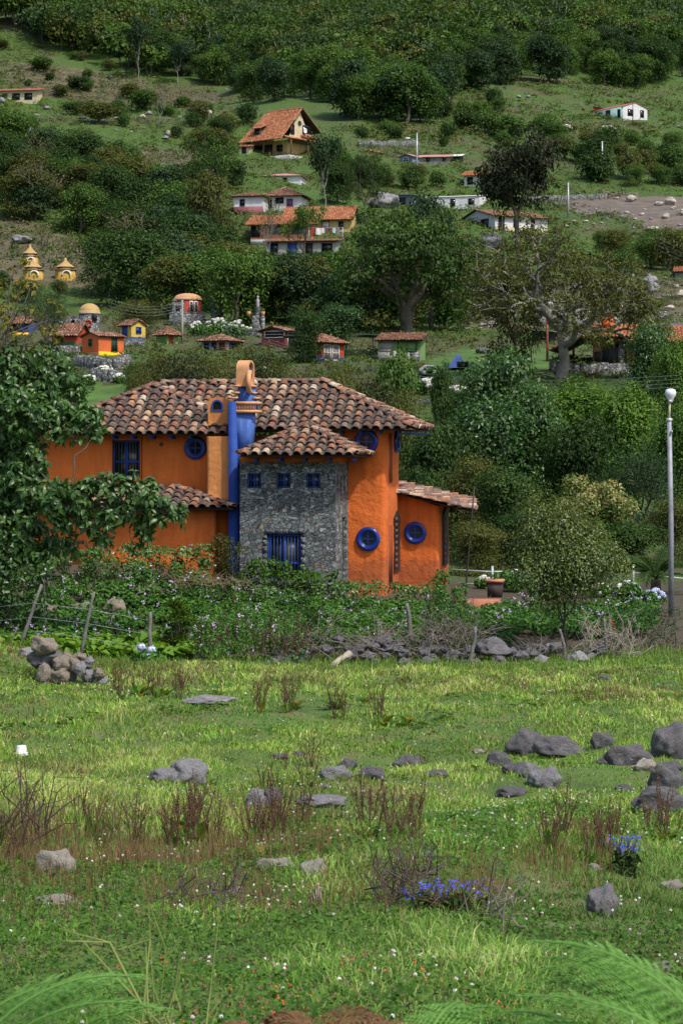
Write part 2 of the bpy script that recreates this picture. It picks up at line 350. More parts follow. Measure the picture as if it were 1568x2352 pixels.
def stonemat(name, sc, cols, mortar, warp=0.12, zs=1.5, me=0.035, bs=0.9):
    m, nt, p = newmat(name); co = objco(nt)
    mp = N(nt, 'ShaderNodeMapping'); mp.inputs['Scale'].default_value = (1, 1, zs); nt.links.new(co, mp.inputs[0])
    nn = nt.nodes.new('ShaderNodeTexNoise'); nn.inputs['Scale'].default_value = 2.2; nn.inputs['Detail'].default_value = 2; nt.links.new(mp.outputs[0], nn.inputs[0])
    v = N(nt, 'ShaderNodeVectorMath', operation='MULTIPLY_ADD'); nt.links.new(nn.outputs['Color'], v.inputs[0]); v.inputs[1].default_value = (warp*3,)*3; nt.links.new(mp.outputs[0], v.inputs[2])
    v1 = N(nt, 'ShaderNodeTexVoronoi', feature='F1'); v2 = N(nt, 'ShaderNodeTexVoronoi', feature='DISTANCE_TO_EDGE')
    for q in (v1, v2): q.inputs['Scale'].default_value = sc; q.inputs['Randomness'].default_value = 1.0; nt.links.new(v.outputs[0], q.inputs['Vector'])
    sep = nt.nodes.new('ShaderNodeSeparateColor'); nt.links.new(v1.outputs['Color'], sep.inputs[0])
    c = ramp(nt, cols, sep.outputs[0])
    f = noise(nt, 9, 6, 0.7, co); c = mix(nt, c, ramp(nt, [(0.3, (0.55, 0.55, 0.55)), (0.7, (1.15, 1.15, 1.15))], f), 0.8, 'MULTIPLY')
    e = ramp(nt, [(0.0, (0, 0, 0)), (me, (0.4, 0.4, 0.4)), (me * 2.4, (1, 1, 1))], v2.outputs['Distance'])
    c = mix(nt, mortar, c, e); nt.links.new(c, p.inputs['Base Color']); p.inputs['Roughness'].default_value = 0.85
    hh = mix(nt, e, f, 0.25); bump(nt, p, hh, bs, 0.07); return m
STONE = stonemat('grey_flagstone_wall', 6.4, [(0.0, (0.075, 0.088, 0.095)), (0.25, (0.13, 0.15, 0.16)), (0.45, (0.20, 0.225, 0.23)), (0.62, (0.11, 0.125, 0.132)), (0.72, (0.30, 0.32, 0.32)), (0.85, (0.17, 0.19, 0.20)), (0.965, (0.44, 0.45, 0.43)), (0.985, (0.28, 0.13, 0.07)), (1, (0.32, 0.27, 0.19))], (0.045, 0.047, 0.045), me=0.03, bs=1.0)
RUBBLE = stonemat('rubble_stone_wall', 3.6, [(0, (0.07, 0.075, 0.08)), (0.5, (0.18, 0.19, 0.20)), (0.85, (0.33, 0.34, 0.34)), (1, (0.25, 0.22, 0.18))], (0.04, 0.042, 0.04), me=0.05)

# ------------------------------------------------------------------ barrel tile roofs
def _cover(w0, w1, L, h, seg, low=0.05, thick=0.022):
    a = np.linspace(0, pi, seg + 1)
    lo = np.column_stack([w0 * np.cos(a), np.zeros(seg + 1), low + w0 * h * np.sin(a)])
    up = np.column_stack([w1 * np.cos(a), np.full(seg + 1, L), w1 * h * np.sin(a)])
    li = np.column_stack([(w0 - thick) * np.cos(a), np.zeros(seg + 1), low - thick*0.3 + (w0 - thick) * h * np.sin(a)])
    V = np.concatenate([lo, up, li]); n = seg + 1; i = np.arange(seg)
    return V, np.concatenate([np.column_stack([i + 1, i, i + n, i + n + 1]), np.column_stack([i, i + 1, i + 2*n + 1, i + 2*n])])
def place_tiles(mb, V, Fq, O, A, B, C, mi=0):
    """V (m,3) local tile; O (k,3) origins; A,B,C (k,3) or (3,) axes"""
    k = len(O); A, B, C = [np.broadcast_to(q, (k, 3)) for q in (A, B, C)]
    W_ = O[:, None, :] + V[None, :, 0:1] * A[:, None, :] + V[None, :, 1:2] * B[:, None, :] + V[None, :, 2:3] * C[:, None, :]
    m = len(V); FF = (Fq[None] + (np.arange(k) * m)[:, None, None]).reshape(-1, 4)
    mb.add(W_.reshape(-1, 3), FF, mi)
def tile_plane(mb, E0, a, b, poly, sp=0.42, ex=0.42, seg=7, rng=None, jit=1.0, deck=True, pan=True, mi=0, di=1, s_off=0.0, pm=False, dth=0.03):
    rng = rng or np.random.default_rng(3); E0 = np.array(E0, float); a = nrm(a); b = nrm(b); n = np.cross(a, b)
    if n[2] < 0: n = -n
    P = np.array(poly, float); s0, s1 = P[:, 0].min(), P[:, 0].max(); t1 = P[:, 1].max()
    ss = np.arange(s0 + sp * 0.5 + s_off, s1, sp); tt = np.arange(0, t1, ex)
    SS, TT = np.meshgrid(ss, tt); SS = SS.ravel(); TT = TT.ravel()
    def lay(SS, TT, V, Fq, dz, mi=mi):
        k = len(SS)
        if not k: return
        off = rng.normal(0, 1, (k, 4)) * jit
        O = E0 + (SS + off[:, 0] * 0.012)[:, None] * a + (TT - 0.06 + off[:, 1] * 0.014)[:, None] * b + (dz + off[:, 2] * 0.006)[:, None] * n
        ang = off[:, 3] * 0.035; AA = a * np.cos(ang)[:, None] + b * np.sin(ang)[:, None]; BB = b * np.cos(ang)[:, None] - a * np.sin(ang)[:, None]
        place_tiles(mb, V, Fq, O, AA, BB, n, mi)
    ok = pip(SS, TT + ex * 0.45, poly)
    V, Fq = _cover(sp * 0.40, sp * 0.31, ex * 1.22, 0.95, seg); lay(SS[ok], TT[ok], V, Fq, 0.035)
    if pan:
        SS2 = SS + sp * 0.5; ok = pip(SS2, TT + ex * 0.45, poly)
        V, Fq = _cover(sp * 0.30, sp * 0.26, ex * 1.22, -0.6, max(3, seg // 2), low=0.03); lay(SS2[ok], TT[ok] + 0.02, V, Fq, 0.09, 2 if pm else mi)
    if deck:
        top = E0 + P[:, 0:1] * a + P[:, 1:2] * b; bot = top - n * dth; m = len(P)
        mb.add(np.concatenate([top, bot]), [list(range(m))], di) if 0 else None
        mb.poly(top - n * 0.004, di); mb.poly(bot[::-1], di)
        for i in range(m): mb.poly([top[i] - n*0.004, bot[i], bot[(i + 1) % m], top[(i + 1) % m] - n*0.004], di)
def cap_tiles(mb, P, Q, r=0.17, L=0.42, rng=None, seg=7, mi=0, up=(0, 0, 1), lift=0.10):
    rng = rng or np.random.default_rng(5); P = np.array(P, float); Q = np.array(Q, float); d = Q - P; ln = np.linalg.norm(d); b = d / ln
    a = nrm(np.cross(b, np.array(up))); c = np.cross(a, b); k = max(1, int(ln / L)); tt = np.arange(k) * (ln / k)
    V, Fq = _cover(r, r * 0.82, ln / k * 1.2, 0.75, seg, low=0.04)
    O = P + tt[:, None] * b + c * lift + rng.normal(0, 0.008, (k, 3))
    place_tiles(mb, V, Fq, O, a, b, c, mi)

# ------------------------------------------------------------------ the orange house
TH = radians(-12); FD = 76.0; HB = -4.45
EX = np.array([cos(TH), sin(TH)]); EY = np.array([-sin(TH), cos(TH)]); OO = np.array([0, FD])
def hp(X, Y, ly):
    rx = (X - 784) / F; t = (ly + FD * cos(TH)) / (-rx * sin(TH) + cos(TH))
    lx = rx * t * cos(TH) + (t - FD) * sin(TH)
    return np.array([lx, ly, (HZ - Y) / F * t - HB])
house = empty('orange_house', (0, FD, HB), TH, 'large orange stucco house with blue round windows, stone bay and old clay tiled roofs', 'house')

def wall_holes(mb, x0, x1, z0, z1, y, holes, depth=0.18, mi=0, step=0.35, ymat=None):
    """front wall in the plane y (outer normal -y) with rectangular holes and reveals"""
    xs = sorted(set([x0, x1] + [h[0] for h in holes] + [h[1] for h in holes])); zs = sorted(set([z0, z1] + [h[2] for h in holes] + [h[3] for h in holes]))
    for i in range(len(xs) - 1):
        for j in range(len(zs) - 1):
            cx = (xs[i] + xs[i+1]) / 2; cz = (zs[j] + zs[j+1]) / 2
            if any(h[0] < cx < h[1] and h[2] < cz < h[3] for h in holes): continue
            mb.poly([(xs[i], y, zs[j]), (xs[i+1], y, zs[j]), (xs[i+1], y, zs[j+1]), (xs[i], y, zs[j+1])], mi)
    for a, b, c, d in holes:
        mb.poly([(a, y, c), (a, y, d), (a, y+depth, d), (a, y+depth, c)], mi); mb.poly([(b, y, d), (b, y, c), (b, y+depth, c), (b, y+depth, d)], mi)
        mb.poly([(a, y, d), (b, y, d), (b, y+depth, d), (a, y+depth, d)], mi); mb.poly([(b, y, c), (a, y, c), (a, y+depth, c), (b, y+depth, c)], mi)
        mb.poly([(a, y+depth, c), (b, y+depth, c), (b, y+depth, d), (a, y+depth, d)], mi)

def rounded_plan(pts, rad, seg=5):
    """counter-clockwise plan polygon with rounded corners; rad list per corner"""
    out = []; n = len(pts)
    for i in range(n):
        p = np.array(pts[i], float); a = nrm(np.array(pts[i-1]) - p); b = nrm(np.array(pts[(i+1) % n]) - p); r = rad[i]
        if r <= 0: out.append(p); continue
        th = math.acos(np.clip(a @ b, -1, 1)); d = r / math.tan(th / 2); c = p + nrm(a + b) * (r / sin(th / 2))
        s = p + a * d; e = p + b * d; a0 = atan2(*(s - c)[::-1]); a1 = atan2(*(e - c)[::-1]); da = (a1 - a0 + pi) % (2*pi) - pi
        for k in range(seg + 1): out.append(c + r * np.array([cos(a0 + da * k / seg), sin(a0 + da * k / seg)]))
    return out
def densify(P, step=0.22):
    out = []
    for i in range(len(P)):
        p = np.array(P[i]); q = np.array(P[(i+1) % len(P)]); k = max(1, int(np.linalg.norm(q - p) / step))
        for j in range(k): out.append(p + (q - p) * j / k)
    return out
def adobe(name, plan, rad, z0, z1, mat, amp=0.022, step=0.22, parent=house, seed=0):
    P = densify(rounded_plan(plan, rad), step); nz = max(1, int((np.max(z1) - z0) / step))
    if callable(z1): z1 = np.array([z1(p) for p in P])
    mb = MB(); mb.prism(P, z0, z1, nz=nz); V = mb.V[0]
    c = np.mean(P, axis=0)
    d = nrm(V[:, :2] - c); wob = np.array([mnoise.noise(Vector((v[0] * 1.7 + seed, v[1] * 1.7, v[2] * 1.7))) + 0.5 * mnoise.noise(Vector((v[0] * 4.1, v[1] * 4.1 + seed, v[2] * 4.1))) for v in V])
    V[:, :2] += d * (wob * amp * 1.3)[:, None]
    o = mb.build(name, mat, parent, smooth=True)
    mod = o.modifiers.new('es', 'EDGE_SPLIT'); mod.split_angle = radians(50)
    return o

def X(px, Y=1060, ly=0): return hp(px, Y, ly)[0]
def Z(Y, ly=0, px=700): return hp(px, Y, ly)[2]

# --- walls. left upper wall
yL = -0.55
zL0, zE = -0.2, Z(985, yL) + 0.05
mb = MB()
xl0, xl1 = X(60, ly=yL), X(530, ly=yL)
hw = (X(258, ly=yL), X(322, ly=yL), Z(1097, yL, 290), Z(1011, yL, 290))
wall_holes(mb, xl0, xl1, zL0, zE, yL, [hw], 0.16)
xr, yr = xl1, 2.4
mb.poly([(xl0, yL, zL0), (xl0, yL, zE), (xl0, yr, zE), (xl0, yr, zL0)]); mb.poly([(xl0, yr, zL0), (xl0, yr, zE), (xl1, yr, zE), (xl1, yr, zL0)])
mb.poly([(xl0, yL, zE), (xl1, yL, zE), (xl1, yr, zE), (xl0, yr, zE)])
mb.build('wall', ORANGE, house)
# middle wall behind the chimney and the stone bay, up to the tower
mb = MB(); mb.bx(xl1, X(800, ly=0.02), 0.02, 2.4, -0.2, Z(1000, 0)); mb.build('wall', ORANGE, house)
# lower left volume with its recess
mb = MB(); mb.bx(X(60, ly=-1.5), X(490, ly=-1.5), -1.5, yL - 0.004, -0.3, Z(1168, -1.5) + 0.05); mb.build('wall', ORANGE, house)
mb = MB(); mb.bx(X(492, ly=-0.9), X(528, ly=-0.9), -0.9, yL - 0.004, -0.3, Z(1150, -0.9)); mb.build('wall', ORANGE, house)
# tower, rounded
tx0, tx1 = X(790, ly=0), X(886, ly=0)
adobe('tower_wall', [(tx0, -0.06), (tx1, -0.06), (tx1, 2.45), (tx0, 2.45)], [0.05, 0.16, 0.1, 0.05], -0.4, Z(978, 0, 840) + 0.05, ORANGE_ROUGH, 0.026)
# right wing (sloping wall head)
wy = 2.4; wx0, wx1 = tx1 - 0.3, X(1008, ly=wy)
zt0, zt1 = Z(1128, wy, 915), Z(1163, wy, 1010)
adobe('wing_wall', [(wx0, wy), (wx1, wy), (wx1 + 0.02, wy + 2.0), (wx0, wy + 2.0)], [0, 0.14, 0.1, 0],
      -0.4, (lambda p: zt0 + (zt1 - zt0) * (p[0] - wx0) / (wx1 - wx0) + 0.07 * (p[1] - wy)), ORANGE_ROUGH, 0.024, seed=9) if 0 else None
P_ = densify(rounded_plan([(wx0, wy), (wx1, wy), (wx1 + 0.02, wy + 2.0), (wx0, wy + 2.0)], [0, 0.14, 0.1, 0]), 0.22)
mb = MB(); z1_ = np.array([zt0 + (zt1 - zt0) * (p[0] - wx0) / (wx1 - wx0) + 0.06 * (p[1] - wy) for p in P_]); mb.prism(P_, -0.4, z1_, nz=14)
V_ = mb.V[0]; V_[:, 1] += np.array([0.03 * mnoise.noise(Vector((v[0] * 2, v[1] * 2, v[2] * 2))) for v in V_])
o = mb.build('wing_wall', ORANGE_ROUGH, house, smooth=True); o.modifiers.new('es', 'EDGE_SPLIT').split_angle = radians(50)
# pilaster beside the blue chimney, with its own little hood above the roof
py0 = -1.42
adobe('pilaster', [(X(474, ly=py0), py0), (X(527, ly=py0), py0), (X(527, ly=py0), yL + 0.02), (X(474, ly=py0), yL + 0.02)], [0.12, 0.02, 0, 0], Z(1150, py0, 500), Z(1002, py0, 500), PEACH, 0.03, seed=4)

# stone bay
by = -2.1; bx0, bx1 = X(551, ly=by), X(770, ly=by); bz1 = Z(1062, by, 650)
wins = []
for cx in (584, 651, 719): wins.append((X(cx - 16, ly=by), X(cx + 16, ly=by), Z(1121, by, cx), Z(1087, by, cx)))
big = (X(613, ly=by), X(692, ly=by), Z(1330, by, 650), Z(1226, by, 650))
mb = MB(); wall_holes(mb, bx0, bx1, -0.3, bz1, by, wins + [big], 0.2)
# side wall of the bay with its three slits and the door opening
def side_holes(mb, x, y0, y1, z0, z1, holes, depth=0.2):
    ys = sorted(set([y0, y1] + [h[0] for h in holes] + [h[1] for h in holes])); zs = sorted(set([z0, z1] + [h[2] for h in holes] + [h[3] for h in holes]))
    for i in range(len(ys) - 1):
        for j in range(len(zs) - 1):
            cy = (ys[i] + ys[i+1]) / 2; cz = (zs[j] + zs[j+1]) / 2
            if any(h[0] < cy < h[1] and h[2] < cz < h[3] for h in holes): continue
            mb.poly([(x, ys[i], zs[j]), (x, ys[i+1], zs[j]), (x, ys[i+1], zs[j+1]), (x, ys[i], zs[j+1])])
    for a, b, c, d in holes:
        mb.poly([(x, a, c), (x, a, d), (x-depth, a, d), (x-depth, a, c)]); mb.poly([(x, b, d), (x, b, c), (x-depth, b, c), (x-depth, b, d)])
        mb.poly([(x, a, d), (x, b, d), (x-depth, b, d), (x-depth, a, d)]); mb.poly([(x, b, c), (x, a, c), (x-depth, a, c), (x-depth, b, c)])
        mb.poly([(x-depth, a, c), (x-depth, b, c), (x-depth, b, d), (x-depth, a, d)])
zs0, zs1 = Z(1128, by, 780), Z(1093, by, 780)
sh = [(-1.85 + k * 0.5, -1.65 + k * 0.5, zs0, zs1) for k in range(3)] + [(-1.0, -0.35, 0.35, Z(1190, by, 790))]
side_holes(mb, bx1, by, -0.062, -0.3, bz1, sh)
mb.poly([(bx0, by, -0.3), (bx0, by, bz1), (bx0, 0, bz1), (bx0, 0, -0.3)]); mb.poly([(bx0, by, bz1), (bx1, by, bz1), (bx1, 0, bz1), (bx0, 0, bz1)])
mb.build('stone_bay', STONE, house)
mb = MB(); mb.bx(bx0, bx1 - 0.03, by + 0.03, 0, bz1, Z(1046, by, 650)); mb.build('eaves_band', ORANGE, house)

# windows
def wframe(mb, x0, x1, z0, z1, y, w=0.05, dep=0.05, mull=1, bars=(), bw=0.03):
    mb.bx(x0, x0+w, y, y+dep, z0, z1); mb.bx(x1-w, x1, y, y+dep, z0, z1); mb.bx(x0+w, x1-w, y+0.001, y+dep, z1-w, z1); mb.bx(x0+w, x1-w, y+0.001, y+dep, z0, z0+w)
    for k in range(mull):
        c = x0 + (x1-x0) * (k+1) / (mull+1); mb.bx(c-bw, c+bw, y-0.004, y+dep, z0+w, z1-w)
    for q in bars:
        zz = z0 + (z1-z0) * q; mb.bx(x0+w, x1-w, y+0.002, y+dep-0.01, zz-bw*0.7, zz+bw*0.7)
def square_window(hole, y, mull=1, bars=(0.5,), pane=GLASS, w=0.05, bw=0.03, grill=False):
    x0, x1, z0, z1 = hole; e = 0.004; mb = MB(); wframe(mb, x0+e, x1-e, z0+e, z1-e, y+0.06, w, 0.05, mull, bars, bw)
    if grill:
        for k in range(1, 10): xx = x0 + (x1-x0)*k/10; mb.tube([(xx, y+0.03, z0+0.02), (xx, y+0.03, z1-0.02)], 0.011, 5)
    f = mb.build('window', BLUE, house); m2 = MB(); m2.bx(x0+w, x1-w, y+0.12, y+0.125, z0+w, z1-w); m2.build('pane', pane, f); return f
square_window(hw, yL, 1, (0.42,), CURT, 0.07, 0.05)
for h in wins: square_window(h, by, 1, (0.5,), CURT, 0.045, 0.022)
square_window(big, by, 1, (0.35,), CURT, 0.07, 0.05, grill=True)
# rough stone lintel and jambs of the big window
mb = MB(); x0, x1, z0, z1 = big
xx = x0 - 0.06
while xx < x1 + 0.04:
    w = R_(0.2, 0.42); mb.box(((xx + w/2), by - 0.012, z1 + 0.075), (w - 0.02, 0.06, 0.13 + R_(-0.02, 0.02)), rz=R_(-.03, .03)); xx += w
for s_, sx in ((-1, x0), (1, x1)):
    zz = 0.3
    while zz < z1 - 0.05:
        h = R_(0.12, 0.26); mb.box((sx + s_ * 0.06, by - 0.004, zz + h/2), (0.11 + R_(0, .03), 0.05, h - 0.02)); zz += h
mb.build('lintel', STONE, house)
def ring_window(px, py, ly, R=27, r=0.082, side=False):
    c = hp(px, py, ly); Rr = R / 68.8 - r
    M = None if not side else [[0, -1, 0], [1, 0, 0], [0, 0, 1]]
    t = MB(); q = np.array(c); t.torus((0, 0, 0), Rr, r, None, 40, 12, sr=0.9); 
    t.torus((0, 0.0, 0), Rr - r * 0.9, 0.035, None, 36, 8)
    V = t.V
    m2 = MB(); a = np.arange(32) * 2*pi/32; rr = Rr - 0.02
    m2.add(np.column_stack([rr*np.cos(a), np.full(32, 0.012), rr*np.sin(a)]), [list(range(32))])
    t.bx(-0.02, 0.02, -0.02, 0.006, -rr, rr); t.bx(-rr, rr, -0.019, 0.005, -0.02, 0.02)
    for mbb in (t, m2):
        for i in range(len(mbb.V)):
            v = mbb.V[i]
            if side: v = v @ np.array([[0, 1, 0], [-1, 0, 0], [0, 0, 1]])
            mbb.V[i] = v + q
    f = t.build('round_window', RINGBLUE, house, smooth=True); f.modifiers.new('es', 'EDGE_SPLIT').split_angle = radians(60)
    m2.build('pane', GLASS, f); return f
ring_window(449, 1029, yL - 0.03, 27); ring_window(841, 1014, -0.10, 28); ring_window(845, 1238, -0.10, 28); ring_window(953, 1224, wy - 0.05, 26.5)
# round window on the tower's right flank
c = hp(886, 1013, 0); c = np.array([tx1 + 0.03, 1.75, c[2]])
t = MB(); t.torus((0, 0, 0), 0.30, 0.085, None, 36, 10); t.V = [np.column_stack([v[:, 1], v[:, 0], v[:, 2]]) + c for v in t.V]; f = t.build('round_window', RINGBLUE, house, smooth=True)
a = np.arange(28) * 2*pi/28; m2 = MB(); m2.add(np.column_stack([np.full(28, c[0]), c[1] + 0.27*np.cos(a), c[2] + 0.27*np.sin(a)]), [list(range(28))]); m2.build('pane', GLASS, f)
# slit niches on the flank (painted darker inside)
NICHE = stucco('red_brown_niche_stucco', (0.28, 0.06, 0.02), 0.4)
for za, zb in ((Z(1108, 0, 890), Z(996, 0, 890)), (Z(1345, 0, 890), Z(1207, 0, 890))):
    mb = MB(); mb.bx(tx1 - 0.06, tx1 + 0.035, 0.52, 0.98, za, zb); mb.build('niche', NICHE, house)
# tall pointed shutters: tower flank and wing flank
SHUT = plain('dark_slate_shutter', (0.018, 0.022, 0.026), 0.55, 0.3); BRICK = plain('dull_brick_red', (0.16, 0.055, 0.035), 0.85, 0.4, 5)
def tall_shutter(x, y0, y1, z0, z1):
    mb = MB(); p = [(y0, z0), (y1, z0), (y1, z1 - 0.25), ((y0+y1)/2, z1), (y0, z1 - 0.25)]
    V = [(x, a, b) for a, b in p] + [(x + 0.05, a, b) for a, b in p]; mb.add(V, [[5, 6, 7, 8, 9], ]); n = 5
    for i in range(5): mb.poly([V[i], V[(i+1) % 5], V[(i+1) % 5 + 5], V[i + 5]])
    f = mb.build('shutter', SHUT, house)
    m2 = MB(); zz = z0 + 0.12
    while zz < z1 - 0.3: m2.bx(x + 0.052, x + 0.075, y0 + 0.05, y0 + 0.35, zz, zz + 0.13); zz += 0.2
    m2.build('brick_slats', BRICK, f)
tall_shutter(tx1 + 0.01, 1.35, 2.25, Z(1312, 2, 910), Z(1172, 2, 910))
tall_shutter(wx1 + 0.03, wy + 0.55, wy + 1.45, Z(1300, wy, 1020), Z(1166, wy, 1020))
tall_shutter(bx1 - 0.16, -0.98, -0.37, 0.4, Z(1192, by, 790))
# wall lantern beyond the wing shutter
mb = MB(); q = hp(1041, 1168, wy + 1.9); mb.bx(wx1, q[0], wy + 1.7, wy + 1.73, q[2] + .05, q[2] + .08); mb.lathe([(0.02, -.12), (.09, -.1), (.11, .05), (.12, .06), (.03, .14), (0, .15)], (q[0], wy + 1.72, q[2] - .02), 8); mb.build('wall_lantern', SHUT, house)
# small vent in the wall
mb = MB(); q = hp(371, 1021, yL); mb.lathe([(0, 0), (.06, 0), (.06, .03), (.045, .03), (.045, .005)], q, 14, M=[[1, 0, 0], [0, 0, -1], [0, 1, 0]]); mb.build('vent', SHUT, house)
for px in (262, 322.5): mb = MB(); p_ = hp(px + 4 * (px > 300), 1000, yL); mb.tube([(p_[0], yL - .02, Z(1003, yL)), (p_[0], yL - .02, Z(1110, yL))], 0.012, 5); mb.build('downpipe', SHUT, house)

# --- blue chimney
fy = -1.62
fx0, fx1, fx2 = X(525, ly=fy), X(541, ly=fy), X(551, ly=fy)
zt, zb = Z(922, fy, 535), -0.2; zm = Z(1062, fy)
mb = MB()
V = [(fx0, fy, zb), (fx2, fy, zb), (fx1, fy, zt), (fx0, fy, zt), (fx0, -0.5, zb), (fx2, -0.5, zb), (fx1, -0.5, zt), (fx0, -0.5, zt)]
mb.add(V, [[0, 1, 2, 3], [1, 5, 6, 2], [5, 4, 7, 6], [4, 0, 3, 7], [3, 2, 6, 7]]); mb.build('chimney_fin', BLUE, house)
cy = -1.5; cx0 = X(541, ly=cy) + 0.004
def stack(px1, yb): return X(px1, ly=cy), Z(yb, cy, 560)
xb, z_b = stack(573, 1052); xt_, z_t = stack(577, 946)
mb = MB(); d = 0.6
V = [(cx0, cy, z_b), (xb, cy + .12, z_b), (xb, cy + d, z_b), (cx0, cy + d, z_b), (cx0, cy, z_t), (xt_, cy + .12, z_t), (xt_, cy + d, z_t), (cx0, cy + d, z_t)]
Fc = [[0, 1, 5, 4], [1, 2, 6, 5], [2, 3, 7, 6], [3, 0, 4, 7], [4, 5, 6, 7], [3, 2, 1, 0]]
mb.add(V, Fc)
xu0, xu1 = X(546, ly=cy), X(578, ly=cy); zu0, zu1 = z_t, Z(886, cy, 560)
mb.add([(xu0 - .05, cy + .05, zu0), (xu1 + .08, cy + .15, zu0), (xu1 + .08, cy + d, zu0), (xu0 - .05, cy + d, zu0), (xu0, cy + .1, zu1), (xu1, cy + .2, zu1), (xu1, cy + d - .05, zu1), (xu0, cy + d - .05, zu1)], Fc)
st = mb.build('chimney', BLUE_WORN, house)
# chimney foot on the bay roof
mb = MB(); zf = Z(1036, cy, 560); mb.box((X(556, ly=cy), cy + .3, zf - .22), (0.44, 0.6, 0.46), taper=0.9); mb.build('chimney_foot', BLUE_WORN, st)
CLAY = plain('pale_orange_clay', (0.60, 0.30, 0.14), 0.8, 0.2, 4, bmp=0.3)
mb = MB(); zc0, zc1 = Z(948, cy, 560), Z(923, cy, 560); ca, cb = cx0 - 0.03, X(587, ly=cy)
for z_, rr in ((zc0 + .04, .055), (zc1 - .04, .055)):
    mb.tube([(ca, cy - .04, z_), (cb, cy + .06, z_), (cb + .04, cy + d, z_)], rr, 8)
k = 14
for i in range(k):
    xx = ca + (cb - ca) * (i + .5) / k; mb.tube([(xx, cy - .03 + .1 * i / k, zc0 + .03), (xx, cy - .03 + .1 * i / k, zc1 - .03)], 0.013, 5)
mb.build('grille_band', CLAY, st)
for yy, xa, xb_ in ((914, 524, 546), (902, 533, 550), (886.5, 536, 552)):
    mb = MB(); mb.bx(X(xa, ly=cy), X(xb_, ly=cy), cy - .1, cy + .25, Z(yy, cy, 540) - .03, Z(yy, cy, 540) + .03); mb.build('ledge', CLAY, st)
for yy, xa, xb_ in ((914, 578, 590), (902, 575, 583), (886.5, 570, 582)):
    mb = MB(); mb.bx(X(xa, ly=cy), X(xb_, ly=cy), cy + .15, cy + .5, Z(yy, cy, 585) - .03, Z(yy, cy, 585) + .03); mb.build('ledge', CLAY, st)
# arched hood (a band standing on the stack) and a round opening ring, both turned to the right
ang = radians(84); rotm = np.array([[cos(ang), -sin(ang), 0], [sin(ang), cos(ang), 0], [0, 0, 1]])
def arch_band(w, h, dep, th, seg=16):
    mbb = MB(); a = np.linspace(0, pi, seg + 1); R1 = w / 2; o_ = np.concatenate([[(R1, -h)], np.column_stack([R1*np.cos(a), R1*np.sin(a)]), [(-R1, -h)]])
    R2 = R1 - th; i_ = np.concatenate([[(R2, -h)], np.column_stack([R2*np.cos(a), R2*np.sin(a)]), [(-R2, -h)]]); n = len(o_)
    V = np.concatenate([np.column_stack([o_[:, 0], np.full(n, y), o_[:, 1]]) for y in (-dep/2, dep/2)] + [np.column_stack([i_[:, 0], np.full(n, y), i_[:, 1]]) for y in (-dep/2, dep/2)])
    j = np.arange(n - 1)
    for a_, b_ in ((0, n), (2*n, 3*n), (0, 2*n), (n, 3*n)): mbb.add(V if a_ == 0 and b_ == n else V, np.column_stack([a_ + j, a_ + j + 1, b_ + j + 1, b_ + j]))
    return mbb
hx = X(559, ly=cy); hz = Z(848, cy, 559)
ab = arch_band(0.62, 0.56, 0.42, 0.07)
ab.V = [v @ rotm.T + np.array([hx - .02, cy + .35, hz]) for v in ab.V]; ab.build('arched_hood', CLAY, st)
mb = MB(); mb.box((0, 0, -0.22), (0.44, 0.24, 0.78)); mb.V = [v @ rotm.T + np.array([hx - .02, cy + .35, hz - .05]) for v in mb.V]; mb.build('hood_core', BLUE, st)
mb = MB(); mb.torus((0, 0, 0), 0.32, 0.085, None, 28, 8); a2 = radians(98); rot2 = np.array([[cos(a2), -sin(a2), 0], [sin(a2), cos(a2), 0], [0, 0, 1]]); mb.V = [v @ rot2.T + np.array([hx + .17, cy + .16, Z(877, cy, 570)]) for v in mb.V]; mb.build('round_opening_ring', CLAY, st, smooth=True)

# --- little orange vent turret on the left roof
vy = -1.05; vx0, vx1 = X(478, ly=vy), X(524, ly=vy); vz0, vz1 = Z(977, vy, 500), Z(913, vy, 500)
mb = MB(); w = vx1 - vx0; r = 0.2
prof = [(0, 0), (w, 0)] + [(w - r + r*cos(a), vz1 - vz0 - r + r*sin(a)) for a in np.linspace(0, pi/2, 6)] + [(r - r*sin(a), vz1 - vz0 - r + r*cos(a)) for a in np.linspace(0, pi/2, 6)]
V = [(vx0 + a, vy, vz0 + b) for a, b in prof] + [(vx0 + a, vy + .55, vz0 + b) for a, b in prof]; n = len(prof)
mb.add(V, [list(range(n))]); mb.add(V, [list(range(2*n - 1, n - 1, -1))])
for i in range(n): mb.poly([V[i], V[(i+1) % n], V[(i+1) % n + n], V[i + n]])
vt = mb.build('vent_turret', PEACH, house)
def arch_poly(cx, cz, w, h, y, n=10): a = np.linspace(0, pi, n); return [(cx - w/2, y, cz - h/2), (cx + w/2, y, cz - h/2)] + [(cx + w/2*cos(q), y, cz + h/2 - w/2 + w/2*sin(q)) for q in a]
mb = MB(); cxx, czz = X(499, ly=vy), Z(931, vy, 499)
P1 = arch_poly(cxx, czz, 0.40, 0.38, vy - 0.03); P2 = arch_poly(cxx, czz - 0.005, 0.29, 0.27, vy - 0.03); n = len(P1)
for i in range(n): mb.poly([P1[i], P1[(i+1) % n], P2[(i+1) % n], P2[i]]); mb.poly([P1[i], (P1[i][0], vy + .01, P1[i][2]), (P1[(i+1) % n][0], vy + .01, P1[(i+1) % n][2]), P1[(i+1) % n]])
mb.build('arch_frame', BLUE, vt); mb = MB(); mb.poly([(p[0], vy - 0.004, p[2]) for p in P2]); mb.build('dark_opening', GLASS, vt)

